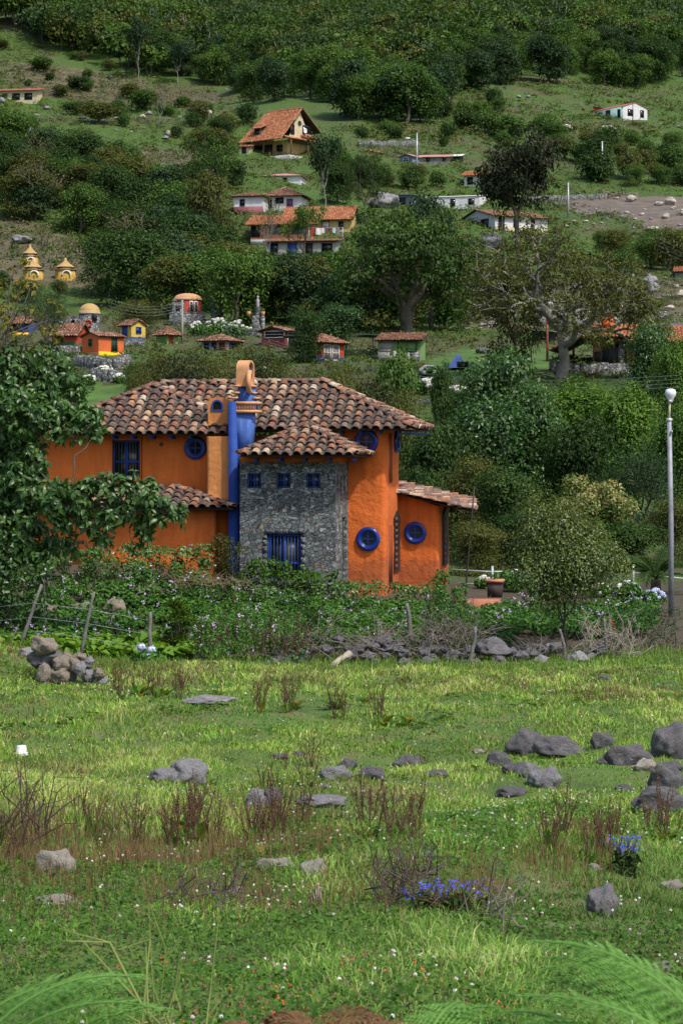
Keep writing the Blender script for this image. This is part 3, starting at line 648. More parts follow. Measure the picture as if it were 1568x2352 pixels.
# --- roofs
def plane_tiles(mb, E0, E1, top, rng, **kw):
    """E0->E1 eave, top: list of 3-D points completing the polygon (all in one plane, order from E1 side back to E0)"""
    E0 = np.array(E0); E1 = np.array(E1); a = nrm(E1 - E0); q = np.array(top[0]) - E0; n = nrm(np.cross(a, q)); b = np.cross(n, a)
    if b[2] < 0: b = -b
    pol = [((p - E0) @ a, (p - E0) @ b) for p in [E0, E1] + [np.array(t) for t in top]]
    tile_plane(mb, E0, a, b, pol, rng=rng, **kw)
# main roof
rg = np.random.default_rng(11); ey = -0.62; ry = 1.5
eL = hp(300, 992, ey); eR = hp(951, 974, ey); ez = (eL[2] + hp(700, 984, ey)[2]) / 2
eL[2] = ez; eR[2] = ez; rL = hp(372, 884, ry); rR = hp(741, 880, ry); rz_ = rR[2]; rL[2] = rz_
kb = 3.0 + ey + 1.0; bR = np.array([eR[0], 2.8, ez]); bL = np.array([eL[0] - 1, 2.8, ez])
mb = MB(); plane_tiles(mb, eL, eR, [rR, rL], rg, sp=0.36, ex=0.31, pm=True)
plane_tiles(mb, eR, bR, [rR], rg, sp=0.36, ex=0.31, pm=True); plane_tiles(mb, bR, bL, [rL, rR], rg, sp=0.36, ex=0.31, pm=True)
cap_tiles(mb, rL, rR, 0.12, 0.45, rg, lift=0.06); cap_tiles(mb, eR + [-.1, .1, 0], rR, 0.15, 0.36, rg, lift=0.1); cap_tiles(mb, bR, rR, 0.12, 0.36, rg, lift=0.1)
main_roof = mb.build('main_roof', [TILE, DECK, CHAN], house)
# left roof (hipped, standing forward)
rg = np.random.default_rng(12); ly_ = -1.25; e0 = hp(72, 998, ly_); e1 = hp(531, 998, ly_); ezl = hp(350, 998, ly_)[2]; e0[2] = e1[2] = ezl
ap = hp(350, 889, 0.95); full = hp(604, 998, ly_); full[2] = ezl
t_ = (e1[0] - full[0]) / (ap[0] - full[0]); hipc = full + (ap - full) * t_; lft = hp(72, 998, ly_); lft[2] = ezl
left = np.array([X(75, ly=ly_), ly_, ezl])
mb = MB(); plane_tiles(mb, left, e1, [hipc, ap], rg, sp=0.36, ex=0.31, pm=True)
# right slope of that hip: runs down to the right until it meets the main roof
bk = np.array([ap[0], 2.3, ap[2]]); slope = (ap[2] - ezl) / (full[0] - ap[0])
f2 = np.array([e1[0], hipc[1], hipc[2]]); f3 = np.array([e1[0], 2.3, hipc[2]])
plane_tiles(mb, f2, f3, [bk, ap], rg, sp=0.36, ex=0.31, pm=True)
bl = np.array([left[0], 3.0, ezl]); plane_tiles(mb, bl, left, [ap, bk], rg, sp=0.36, ex=0.31, pm=True)
cap_tiles(mb, left, ap, 0.13, 0.36, rg, lift=0.07); cap_tiles(mb, hipc, ap, 0.13, 0.36, rg, lift=0.07); cap_tiles(mb, ap, bk, 0.13, 0.4, rg, lift=0.06)
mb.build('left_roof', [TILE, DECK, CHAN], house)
# stone bay roof
rg = np.random.default_rng(13); by_ = -2.75; e0 = hp(549, 1047, by_); e1 = hp(817, 1047, by_); zz = hp(680, 1047, by_)[2]; e0[2] = e1[2] = zz; ap = hp(705, 978, -1.15)
mb = MB(); plane_tiles(mb, e0, e1, [ap], rg, sp=0.35, ex=0.31, pm=True)
b1 = np.array([e1[0], -0.12, zz]); r1 = np.array([ap[0], -0.02, ap[2]]); b0 = np.array([e0[0], -0.05, zz])
plane_tiles(mb, e1, b1, [r1, ap], rg, sp=0.35, ex=0.31, pm=True); plane_tiles(mb, b0, e0, [ap, r1], rg, sp=0.35, ex=0.31, pm=True)
cap_tiles(mb, e0, ap, 0.12, 0.34, rg, lift=0.08); cap_tiles(mb, e1, ap, 0.12, 0.34, rg, lift=0.08); cap_tiles(mb, ap, r1, 0.12, 0.34, rg, lift=0.06)
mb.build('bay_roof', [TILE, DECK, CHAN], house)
# low lean-to roof on the left
rg = np.random.default_rng(14); lo = -2.0; e0 = hp(60, 1168, lo); e1 = hp(536, 1168, lo); zz = hp(400, 1168, lo)[2]; e0[2] = e1[2] = zz
t0 = hp(60, 1119, yL - .02); t1 = hp(396, 1119, yL - .02); zt2 = t1[2]; t0[2] = zt2; e2 = np.array([e1[0], yL - .02, zz + 0.10])
mb = MB(); plane_tiles(mb, e0, e1, [t1, t0], rg, sp=0.36, ex=0.31, pm=True); plane_tiles(mb, e1, np.array([e1[0], yL - .02, zz]), [t1], rg, sp=0.36, ex=0.31, pm=True); cap_tiles(mb, e1, t1, 0.12, 0.34, rg, lift=0.07)
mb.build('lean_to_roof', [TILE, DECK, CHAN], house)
# right wing roof, falling to the right
rg = np.random.default_rng(15)
a0 = hp(910, 1134, wy - .5); a1 = hp(1090, 1176, wy - .5); b0_ = hp(912, 1112, wy + 3.0); b1_ = a1 + (b0_ - a0)
mb = MB(); plane_tiles(mb, a1, b1_, [b0_, a0], rg, sp=0.36, ex=0.31, pm=True); cap_tiles(mb, a1, a0, 0.12, 0.4, rg, lift=0.08)
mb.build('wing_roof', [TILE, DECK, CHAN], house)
# blue rafter tails and fascias
def tails(pxs, Y, ly, dep=0.5, zo=0.0):
    for px in pxs:
        q = hp(px, Y, ly); mb = MB(); mb.bx(q[0] - .035, q[0] + .035, ly, ly + dep, q[2] - .06, q[2] + .05); mb.build('rafter_tail', BLUE, house)
tails(range(215, 525, 44), 1004, -1.15, 0.55); tails(range(650, 950, 44), 992, -0.5, 0.44); tails(range(585, 815, 56), 1056, -2.6, 0.48)
mb = MB(); q = hp(930, 984, -0.5); mb.bx(q[0] - .1, eR[0] - .08, -.5, -.45, ez - .14, ez - .09); mb.bx(eR[0] - .12, eR[0] - .08, -.45, 2.7, ez - .15, ez - .09); mb.build('fascia', BLUE, house)
# ------------------------------------------------------------------ foliage building blocks
def leaf_cards(P, Nn, L, asp, rng, fold=0.18, droop=0.15):
    """one folded, pointed leaf (two triangles sharing the midrib) per point"""
    k = len(P); L = np.broadcast_to(np.asarray(L, float), (k,)) * rng.uniform(0.6, 1.3, k); Wd = L * asp * rng.uniform(0.8, 1.2, k)
    Nn = nrm(Nn); t = nrm(np.cross(Nn, rng.normal(0, 1, (k, 3)))); b = np.cross(Nn, t)
    base = P - t * (L * 0.5)[:, None]; tip = P + t * (L * 0.5)[:, None] - np.array([0, 0, 1]) * (L * droop)[:, None]
    mid = P + t * (L * rng.uniform(-0.1, 0.05, k))[:, None]
    l = mid + b * (Wd * 0.5)[:, None] + Nn * (Wd * fold)[:, None]; r = mid - b * (Wd * 0.5)[:, None] + Nn * (Wd * fold)[:, None]
    V = np.stack([base, r, tip, l], 1).reshape(-1, 3); i = np.arange(k)[:, None] * 4
    return V, np.concatenate([i + np.array([[0, 1, 2]]), i + np.array([[0, 2, 3]])])
def blob_leaves(mb, C, Rr, n, L, asp, rng, up=0.5, flat=1.0, mi=0, inner=0.45, fold=0.18, droop=0.15, rnd=0.38):
    """leaf cards round blob centres C (k,3) with radii Rr (k,), n leaves each"""
    C = np.asarray(C, float); k = len(C); Rr = np.broadcast_to(np.asarray(Rr, float), (k,))
    d = nrm(rng.normal(0, 1, (k * n, 3))); d[:, 2] = np.where((d[:, 2] < -0.2) & (rng.random(k * n) < 0.6), -d[:, 2], d[:, 2])
    rr = np.repeat(Rr, n) * (inner + (1.08 - inner) * rng.random(k * n) ** 0.6)
    off = d * rr[:, None]; off[:, 2] *= flat
    off += rng.normal(0, 0.06, off.shape) * rr[:, None]
    P = np.repeat(C, n, 0) + off
    Nn = d * 0.85 + np.array([0, 0, up]) + rng.normal(0, rnd, d.shape)
    V, Fq = leaf_cards(P, Nn, L, asp, rng, fold, droop); mb.add(V, Fq, mi)
def limb(mb, p, q, r0, r1, rng, bend=0.12, seg=5, n=6, sag=0.0):
    p = np.array(p, float); q = np.array(q, float); t = np.linspace(0, 1, n)[:, None]; L = np.linalg.norm(q - p)
    o = np.cumsum(rng.normal(0, 1, (n, 3)), 0); o -= o[0] + (o[-1] - o[0]) * t; o *= bend * L * 0.25
    P = p + (q - p) * t + o; P[:, 2] -= (sag * L * np.sin(pi * t[:, 0]))
    mb.tube(P, r0 + (r1 - r0) * t[:, 0] ** 0.8, seg, cap=False); return P
def branching(rng, H, trunk_h, r0, levels, kids, spread, ratio, upb, jitter=0.3, width=1.0):
    """returns trunk collector and list of tip positions with level"""
    mb = MB(); tips = []
    def grow(p, d, L, r, lev):
        q = p + d * L; P = limb(mb, p, q, r, r * 0.62, rng, 0.25, 6 if lev == 0 else (5 if lev < 3 else 3), 5)
        if lev >= levels: tips.append(q); return
        if lev >= levels - 1: tips.append(p + d * L * 0.7)
        n = kids[min(lev, len(kids) - 1)]; a0 = rng.uniform(0, 2*pi)
        u = nrm(np.cross(d, [0.3, 0.5, 0.1] if abs(d[2]) > 0.9 else [0, 0, 1])); w = np.cross(d, u)
        for k in range(n):
            a = a0 + 2*pi*k/n + rng.normal(0, jitter); s = spread * rng.uniform(0.7, 1.3)
            nd = d * cos(s) + (u * cos(a) + w * sin(a)) * sin(s); nd = nd * [width, width, 1] + np.array([0, 0, upb]); nd = nrm(nd)
            grow(P[-1] if k < 2 else P[-2], nd, L * ratio * rng.uniform(0.8, 1.2), r * 0.62, lev + 1)
    grow(np.zeros(3), nrm(np.array([rng.normal(0, .05), rng.normal(0, .05), 1])), trunk_h, r0, 0)
    return mb, np.array(tips)
BARK = plain('grey_brown_bark', (0.10, 0.085, 0.068), 0.95, 0.45, 4, bmp=0.8, bsc=14)
BARK_PALE = plain('pale_grey_bark', (0.21, 0.20, 0.175), 0.9, 0.4, 3, bmp=0.7, bsc=12)
DRYWOOD = plain('dead_grey_brushwood', (0.17, 0.145, 0.12), 0.95, 0.5, 5)
G = lambda *c: [tuple(x) for x in c]
LF = {
 'deep': leafmat('deep_green_leaves', G((0.013, 0.032, 0.009), (0.026, 0.063, 0.014), (0.046, 0.096, 0.019), (0.084, 0.134, 0.030))),
 'mid': leafmat('mid_green_leaves', G((0.022, 0.054, 0.012), (0.048, 0.110, 0.020), (0.084, 0.162, 0.030), (0.144, 0.216, 0.042))),
 'blue': leafmat('bluish_dark_leaves', G((0.013, 0.034, 0.013), (0.026, 0.063, 0.022), (0.045, 0.089, 0.034), (0.074, 0.116, 0.047))),
 'olive': leafmat('olive_green_leaves', G((0.028, 0.043, 0.011), (0.062, 0.084, 0.018), (0.106, 0.123, 0.029), (0.168, 0.162, 0.039))),
 'brown': leafmat('brownish_dark_leaves', G((0.009, 0.015, 0.006), (0.018, 0.027, 0.010), (0.032, 0.042, 0.015), (0.062, 0.055, 0.022)), 0.2),
 'bright': leafmat('bright_green_leaves', G((0.025, 0.07, 0.010), (0.055, 0.13, 0.017), (0.095, 0.19, 0.025), (0.16, 0.26, 0.04))),
 'grey': leafmat('dry_grey_olive_leaves', G((0.05, 0.052, 0.022), (0.095, 0.092, 0.036), (0.14, 0.125, 0.045), (0.20, 0.16, 0.055)), 0.25),
 'greyleaf': leafmat('thin_yellow_olive_leaves', G((0.04, 0.05, 0.014), (0.085, 0.10, 0.024), (0.14, 0.145, 0.035), (0.22, 0.20, 0.05)), 0.3),
 'roundleaf': leafmat('small_glossy_yellow_green_leaves', G((0.022, 0.048, 0.010), (0.055, 0.10, 0.020), (0.11, 0.16, 0.034), (0.22, 0.25, 0.06)), 0.3, 0.38, 2.5, 0.5),
 'cream': leafmat('cream_green_catkins', G((0.14, 0.15, 0.04), (0.26, 0.25, 0.09), (0.40, 0.36, 0.16), (0.50, 0.45, 0.24)), 0.3),
 'near': leafmat('broad_glossy_leaves', G((0.017, 0.048, 0.012), (0.036, 0.095, 0.022), (0.068, 0.15, 0.034), (0.12, 0.22, 0.055)), 0.35, 0.38, 1.6, 0.5),
 'yellowed': leafmat('yellowed_leaves', G((0.03, 0.06, 0.012), (0.09, 0.12, 0.02), (0.22, 0.19, 0.03), (0.30, 0.17, 0.03)), 0.35),
 'potato': leafmat('potato_leaves', G((0.030, 0.090, 0.018), (0.058, 0.155, 0.028), (0.095, 0.22, 0.04), (0.15, 0.27, 0.06)), 0.3, 0.45, 2.0),
 'varieg': leafmat('pale_edged_leaves', G((0.026, 0.072, 0.016), (0.06, 0.145, 0.03), (0.12, 0.23, 0.055), (0.40, 0.48, 0.28)), 0.3, 0.4, 2.0),
 'squash': leafmat('light_green_broad_leaves', G((0.05, 0.13, 0.014), (0.09, 0.20, 0.02), (0.15, 0.28, 0.03), (0.20, 0.33, 0.05)), 0.35, 0.5, 2.0),
 'fern': leafmat('fern_green', G((0.075, 0.188, 0.037), (0.138, 0.312, 0.062), (0.213, 0.413, 0.094), (0.312, 0.525, 0.138)), 0.45, 0.5, 2.0),
 'deadfern': leafmat('dead_fern_brown', G((0.06, 0.03, 0.015), (0.11, 0.055, 0.025), (0.17, 0.09, 0.04), (0.22, 0.13, 0.06)), 0.2),
}
PETAL_W = plain('white_petals', (0.66, 0.65, 0.60), 0.8, 0.15, 8); PETAL_B = plain('pale_blue_petals', (0.50, 0.53, 0.74), 0.8, 0.2, 8)
PETAL_L = plain('lilac_petals', (0.50, 0.36, 0.62), 0.8, 0.2, 8); PETAL_R = plain('crimson_petals', (0.42, 0.015, 0.03), 0.7, 0.2); PETAL_S = plain('borage_blue_petals', (0.06, 0.10, 0.72), 0.7, 0.2)

# ------------------------------------------------------------------ tree prototypes (metres, base at origin)
PROTO = {}; _free = []
def proto_tree(key, name, seed, H, leaf, n, levels, kids, spread, ratio, upb, trunk, r0, L, asp, br, flat=1.0, bark=BARK, leaf2=None, inner=0.45, up=0.5, width=1.0, cat='tree', skirt=0, skz=(.06, .45), l2=4):
    rng = np.random.default_rng(seed); mb, tips = branching(rng, H, trunk * H, r0, levels, kids, spread, ratio, upb, width=width)
    z = tips[:, 2].max() + br * H * 0.8; sc = H / z
    for i in range(len(mb.V)): mb.V[i] = mb.V[i] * sc
    tips = tips * sc
    cb = MB(); rr = br * H * rng.uniform(0.7, 1.25, len(tips)); blob_leaves(cb, tips, rr, n, L, asp, rng, up=up, flat=flat, inner=inner)
    mats = [LF[leaf]]
    if skirt:
        R0 = np.hypot(tips[:, 0], tips[:, 1]).max() * 0.75; a_ = rng.uniform(0, 6.28, skirt); q_ = rng.uniform(0.1, 1, skirt) ** .5 * R0
        blob_leaves(cb, np.column_stack([q_ * np.cos(a_), q_ * np.sin(a_), rng.uniform(*skz, skirt) * H]), br * H * 1.1, n, L, asp, rng, up=up, flat=flat)
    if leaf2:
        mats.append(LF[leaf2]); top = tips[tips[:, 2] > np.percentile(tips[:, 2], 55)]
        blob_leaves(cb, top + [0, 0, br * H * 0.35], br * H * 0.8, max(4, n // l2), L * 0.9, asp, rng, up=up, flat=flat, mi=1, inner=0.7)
    root = bpy.data.objects.new(name, None); root.empty_display_size = 0.4
    V = np.concatenate(cb.V); fz = H / np.percentile(V[:, 2], 99.5)
    for q in (mb, cb):
        for i in range(len(q.V)): q.V[i] = q.V[i] * [1, 1, fz]
    V = np.concatenate(cb.V); rad = np.percentile(np.hypot(V[:, 0], V[:, 1]), 96)
    PROTO[key] = dict(name=name, H=H, R=rad, crown=cb, trunk=mb, mats=mats, bark=bark, cat=cat, used=None)
def inst(key, x, y, z, h, r=None, rz=None, label=None, group=None, name=None, cat=None):
    P = PROTO[key]
    if P['used'] is None:
        o = empty(name or P['name'], (0, 0, 0)); P['crown'].build('crown' if P['cat'] == 'tree' else 'foliage', P['mats'], o)
        if P['trunk'] is not None and P['trunk'].n: P['trunk'].build('trunk' if P['cat'] == 'tree' else 'stems', P['bark'], o)
        P['used'] = o; P['crown'] = P['trunk'] = None
    else:
        o = copy_tree(P['used'])
        if name: o.name = name
        for k in ('label', 'category', 'group'):
            if k in o: del o[k]
    sz = h / P['H']; sx = (r / P['R']) if r else sz * R_(0.88, 1.15)
    o.scale = (sx, sx, sz); o.location = (x, y, z - 0.1); o.rotation_euler = (0, 0, rz if rz is not None else R_(0, 6.28))
    return tag(o, label, cat or P['cat'], group)
#           key      name               seed H  leaf    n   lev kids       spr  ratio upb trunk r0   L    asp  br
proto_tree('dense1', 'broadleaf_tree', 21, 8, 'deep', 120, 3, (4, 3, 3), 0.75, 0.72, 0.25, 0.30, .22, .34, .6, .155, skirt=16)
proto_tree('dense2', 'broadleaf_tree', 22, 8, 'mid', 120, 3, (4, 3, 3), 0.70, 0.74, 0.30, 0.28, .20, .34, .6, .15, skirt=16)
proto_tree('dense3', 'broadleaf_tree', 23, 8, 'blue', 120, 3, (5, 3, 3), 0.80, 0.70, 0.20, 0.30, .22, .35, .6, .15, flat=.8, skirt=16)
proto_tree('olive1', 'broadleaf_tree', 24, 8, 'olive', 120, 3, (4, 3, 3), 0.75, 0.74, 0.22, 0.30, .20, .32, .55, .135, flat=.8, skirt=16)
proto_tree('loose1', 'loose_tree', 25, 9, 'mid', 44, 4, (3, 3, 2, 2), 0.62, 0.76, 0.22, 0.28, .20, .36, .5, .10, flat=.7, inner=.3)
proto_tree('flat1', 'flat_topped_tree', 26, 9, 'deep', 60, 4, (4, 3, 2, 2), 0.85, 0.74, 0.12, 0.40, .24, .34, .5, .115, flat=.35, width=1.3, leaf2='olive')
proto_tree('brown1', 'dark_russet_tree', 27, 12, 'brown', 70, 4, (4, 3, 3, 2), 0.75, 0.74, 0.15, 0.26, .35, .42, .6, .12, flat=.6, skirt=14, skz=(.3, .6))
proto_tree('bare1', 'bare_tree', 28, 8, 'grey', 7, 4, (3, 3, 3, 2), 0.6, 0.76, 0.25, 0.30, .14, .30, .5, .08, inner=.2, bark=BARK_PALE)
proto_tree('tall1', 'tall_forest_tree', 29, 12, 'blue', 60, 3, (3, 3, 3), 0.5, 0.7, 0.45, 0.35, .2, .5, .6, .11, bark=BARK_PALE)
proto_tree('bush1', 'green_bush', 31, 2, 'mid', 120, 2, (6, 4), 1.0, 0.9, 0.35, 0.16, .05, .16, .55, .26, cat='bush')
proto_tree('bush2', 'dark_bush', 32, 2, 'deep', 120, 2, (6, 4), 1.1, 0.9, 0.3, 0.14, .05, .17, .55, .26, cat='bush')
proto_tree('bush3', 'olive_bush', 33, 2, 'olive', 110, 2, (6, 4), 1.0, 0.9, 0.35, 0.16, .05, .15, .5, .25, cat='bush')
proto_tree('bush4', 'bright_bush', 34, 2, 'bright', 110, 2, (6, 4), 1.0, 0.9, 0.35, 0.16, .05, .17, .55, .25, cat='bush')
KADJ = dict(dense1='dark green', dense2='fresh green', dense3='bluish-green', olive1='olive green', bare1='nearly leafless', brown1='russet', tall1='tall pale-trunked', bush1='green', bush2='dark', bush3='olive', bush4='bright')
# ------------------------------------------------------------------ individual trees: (kind, X centre, distance, Y of top, half width px, label)
def tree(key, X, d, Ytop, hw, label=None, group=None, name=None, rz=None, cat=None, sink=0.0):
    x, y, z = gx(X, d); top = (HZ - Ytop) / F * d
    return inst(key, x, y, z - sink, max(0.6, top - z), hw / F * d, rz, label, group, name, cat)
# middle distance landmark trees
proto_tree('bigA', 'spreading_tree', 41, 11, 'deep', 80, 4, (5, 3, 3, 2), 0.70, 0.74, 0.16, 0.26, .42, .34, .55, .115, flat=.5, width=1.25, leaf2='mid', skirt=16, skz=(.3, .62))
tree('bigA', 930, 190, 478, 165, 'big dark spreading tree with forked trunks in the middle of the valley')
tree('bright_', 930, 190, 478, 165) if 0 else None
proto_tree('bigC', 'sparse_tree', 47, 12, 'greyleaf', 44, 5, (5, 3, 3, 3, 2), 0.78, 0.76, 0.08, 0.30, .50, .26, .5, .06, flat=.7, bark=BARK_PALE, inner=.15, width=1.35)
tree('bigC', 1285, 160, 492, 235, 'wide sparse tree with thick pale grey trunk and thin yellowing leaves')
tree('brown1', 1190, 300, 303, 98, 'dark russet tree standing in front of the white gabled house')
for X_, d_, Yt, w_, k_ in ((745, 330, 308, 42, 'tall1'), (835, 320, 352, 48, 'flat1'), (500, 330, 295, 60, 'loose1'), (566, hit(566, 282, 95)[1], 236, 26, 'bush2'),
        (700, 290, 455, 60, 'loose1'), (480, 290, 395, 60, 'olive1'), (610, 275, 440, 45, 'bare1'), (985, 260, 445, 60, 'dense3'), (1180, 165, 600, 75, 'olive1')):
    nm = {'tall1': 'slim dark tree left of the spreading one, below the steep-roofed house', 'flat1': 'flat-topped tree just right of the slim dark tree', 'loose1': None, 'bush2': 'dark round tree left of the steep tiled roof'}.get(k_)
    tree(k_, X_, d_, Yt, w_, nm or (KADJ.get(k_, 'loose') + ' tree ' + where(X_, Yt + 40)), None if nm else 'trees among the hillside houses', cat='tree')

PROTECT = [(520, 430, 725, 498), (565, 475, 830, 555), (600, 545, 790, 580), (540, 240, 742, 368), (900, 340, 1062, 380), (818, 322, 965, 360), (892, 435, 1135, 482), (1045, 475, 1275, 532), (1052, 388, 1185, 434), (-10, 200, 100, 248), (1352, 235, 1500, 284), (585, 395, 708, 426), (36, 580, 185, 642), (845, 442, 915, 480), (820, 322, 960, 338), (1290, 448, 1560, 528), (0, 680, 1000, 850)]
def clear_height(a, b, h, w, px):
    for x0, y0, x1, y1 in PROTECT:
        if a + w * px > x0 and a - w * px < x1 and b > y0 and b - h * px < y1:
            h = min(h, (b - y1) / px) if b > y1 else 0
    return h
def scatter(poly, keys, spacing, hr, group, label, n_max=400, rr=(0.9, 1.2), dmin=100, jit=0.35, seed=0, avoid=()):
    """trees whose foot stands inside a region of the slope (given as seen from the viewpoint), spaced evenly"""
    r = np.random.default_rng(seed); P = np.array(poly); x0, y0 = P.min(0); x1, y1 = P.max(0); out = 0
    sx, sy = spacing; Y = y0
    row = 0
    while Y < y1:
        Xc = x0 + (row % 2) * sx / 2
        while Xc < x1:
            a = Xc + r.normal(0, sx * jit); b = Y + r.normal(0, sy * jit)
            if pip(a, b, poly) and out < n_max and not any(ax0 < a < ax1 and ay0 < b < ay1 for ax0, ay0, ax1, ay1 in avoid):
                x, y, z = hit(a, b, dmin); h = r.uniform(*hr); k = keys[int(r.integers(len(keys)))]; h = clear_height(a, b, h, h * .42, F / y)
                if h < 2.0: Xc += sx; continue
                Pq = PROTO[k]; o = inst(k, x, y, z, h, Pq['R'] * h / Pq['H'] * r.uniform(*rr), label=KADJ.get(k, 'green') + ' ' + label + ' ' + where(a, b - h * F / y * .5), group=group); out += 1
            Xc += sx
        Y += sy; row += 1
    return out
n_tree = 0
HOUSES_AVOID = [(-30, 225, 100, 262), (520, 340, 745, 385), (1340, 262, 1500, 300), (905, 355, 1045, 395), (570, 410, 715, 440), (510, 470, 720, 512), (560, 525, 840, 570), (570, 570, 800, 610), (1040, 415, 1185, 455), (890, 455, 1140, 510), (1035, 505, 1285, 560)]
# left and central thicket of the valley side
n_tree += scatter([(-20, 330), (90, 380), (230, 400), (330, 470), (430, 480), (520, 520), (560, 600), (800, 640), (810, 720), (380, 700), (300, 640), (240, 570), (40, 500), (-20, 490)], ['dense1', 'dense2', 'dense3', 'olive1', 'dense1', 'bare1'], (52, 26), (5.5, 9), 'trees of the valley thicket', 'tree', seed=3, avoid=HOUSES_AVOID)
n_tree += scatter([(480, 380), (560, 400), (560, 470), (470, 480)], ['olive1', 'dense1', 'brown1'], (40, 22), (5, 8), 'trees of the valley thicket', 'tree', seed=4)
n_tree += scatter([(760, 400), (880, 400), (880, 470), (820, 540), (840, 640), (1080, 640), (1000, 720), (780, 720), (700, 620), (745, 600), (800, 560), (770, 480)], ['dense1', 'dense3', 'dense2'], (55, 30), (5, 8), 'trees of the valley thicket', 'tree', seed=5, avoid=HOUSES_AVOID)
PROTECT.pop()
n_tree += scatter([(180, 600), (380, 680), (600, 700), (1080, 720), (1080, 760), (980, 775), (620, 770), (380, 745), (250, 700)], ['dense1', 'dense3', 'dense2', 'olive1'], (62, 26), (5, 9), 'trees behind the park village', 'tree rising behind the cabins,', seed=15)
n_tree += scatter([(0, 640), (120, 660), (240, 690), (180, 720), (0, 700)], ['bush2', 'bush3', 'bush1', 'olive1'], (60, 30), (2, 3.5), 'shrubs on the slope above the park village', 'shrub', seed=16)
n_tree += scatter([(300, 850), (460, 855), (700, 862), (860, 870), (860, 900), (300, 900)], ['bush2', 'bush3', 'bush1'], (55, 26), (1.2, 2.0), 'shrubs below the park village', 'shrub', seed=17)
# hedges and thickets on the right slope
n_tree += scatter([(1000, 250), (1120, 230), (1250, 300), (1350, 330), (1600, 340), (1600, 440), (1420, 440), (1330, 420), (1300, 380), (1120, 330), (1020, 330)], ['bush1', 'bush2', 'dense2', 'bush3'], (56, 26), (3.0, 5.5), 'shrubs of the right-hand pasture', 'shrub', seed=6, avoid=HOUSES_AVOID)
n_tree += scatter([(1400, 470), (1600, 560), (1600, 640), (1420, 640), (1300, 560), (1240, 545), (1330, 500)], ['bush1', 'dense2', 'olive1', 'bush3'], (56, 28), (2.5, 5.0), 'shrubs of the right-hand pasture', 'shrub', seed=7)
n_tree += scatter([(0, 60), (110, 110), (240, 150), (380, 200), (480, 220), (520, 260), (300, 300), (0, 300)], ['bush1', 'bush2', 'bush3', 'bush1'], (74, 26), (1.0, 4.2), 'bushes of the upper left pasture', 'bush', seed=26, avoid=HOUSES_AVOID, n_max=60, jit=.8, rr=(.9, 2.0))
n_tree += scatter([(420, 240), (560, 300), (560, 360), (500, 370), (400, 330)], ['bush2', 'dense1', 'bush3'], (48, 24), (2.0, 5), 'bushes of the upper left pasture', 'bush', seed=27, avoid=HOUSES_AVOID)
n_tree += scatter([(740, 305), (1060, 290), (1080, 350), (900, 345), (760, 370)], ['bush1', 'bush2', 'bush3'], (52, 22), (1.5, 3.2), 'bushes above the middle cluster', 'bush', seed=28, avoid=HOUSES_AVOID)
n_tree += scatter([(760, 390), (900, 400), (1060, 420), (1040, 445), (880, 440), (760, 430)], ['dense1', 'bush2', 'olive1', 'bush1'], (46, 18), (2.0, 4.5), 'bushes above the middle cluster', 'bush', seed=29, avoid=HOUSES_AVOID)
# lower edge of the mountain forest
FORE = [(-40, -60), (-40, 60), (60, 70), (120, 120), (250, 150), (400, 190), (490, 205), (560, 262), (720, 300), (860, 290), (1010, 285), (1060, 215), (1200, 195), (1330, 185), (1400, 205), (1500, 200), (1620, 165), (1620, -60)]
EDGE = [(250, 130), (400, 150), (490, 160), (560, 190), (720, 215), (860, 215), (1000, 200), (1060, 150), (1200, 140), (1330, 130), (1500, 150), (1620, 120), (1620, 165), (1500, 200), (1400, 205), (1330, 185), (1200, 195), (1060, 215), (1010, 285), (860, 290), (720, 300), (560, 262), (490, 205), (400, 190)]
n_tree += scatter(EDGE, ['dense1', 'dense2', 'dense3', 'tall1', 'dense2'], (40, 17), (8, 13), 'trees along the forest edge', 'forest-edge tree', seed=8, n_max=170)
# the rest of the forest: one mass
def forest():
    r = np.random.default_rng(9); mb = [MB(), MB(), MB(), MB()]; Y = 215.0; cnt = 0; TR = MB()
    while Y > -70:
        sp = 26; Xc = -60
        while Xc < 1640:
            a = Xc + r.normal(0, 10); b = Y + r.normal(0, 5)
            if pip(a, b, FORE) and not pip(a, b, EDGE):
                x, y, z = hit(a, b, 200); h = r.uniform(8, 16) * (1 if y < 1500 else 1.3); w = h * r.uniform(0.28, 0.62); c = np.array([x, y, z])
                k = 7; C = c + np.column_stack([r.normal(0, w * 0.5, k), r.normal(0, w * 0.5, k), r.uniform(0.35, 0.9, k) * h]); q = int(r.choice(4, p=[.35, .28, .25, .12]))
                blob_leaves(mb[q], C, w * r.uniform(0.4, 0.7, k), 70, 1.15, 0.6, r, up=0.5, flat=0.8)
                if r.random() < 0.55: TR.tube([c, c + [r.normal(0, .4), 0, h * 0.6], c + [r.normal(0, 1), 0, h * 0.95]], [.25, .18, .06], 4); 
                cnt += 1
            Xc += sp
        Y -= 8.5
    return cnt, mb, TR
cnt, mbs, TR = forest()
FMB = MB()
for i, q in enumerate(mbs):
    base = FMB.n
    for f, _ in q.F: FMB.F.append((f + base, i))
    FMB.V += q.V; FMB.n += q.n
base = FMB.n
for f, _ in TR.F: FMB.F.append((f + base, 4))
FMB.V += TR.V; FMB.n += TR.n
o = FMB.build('forest', [LF['deep'], LF['mid'], LF['blue'], LF['olive'], BARK_PALE]); tag(o, 'dense dark green mountain forest filling the top of the slope', 'forest', kind='stuff')
print('trees', n_tree, 'forest', cnt)
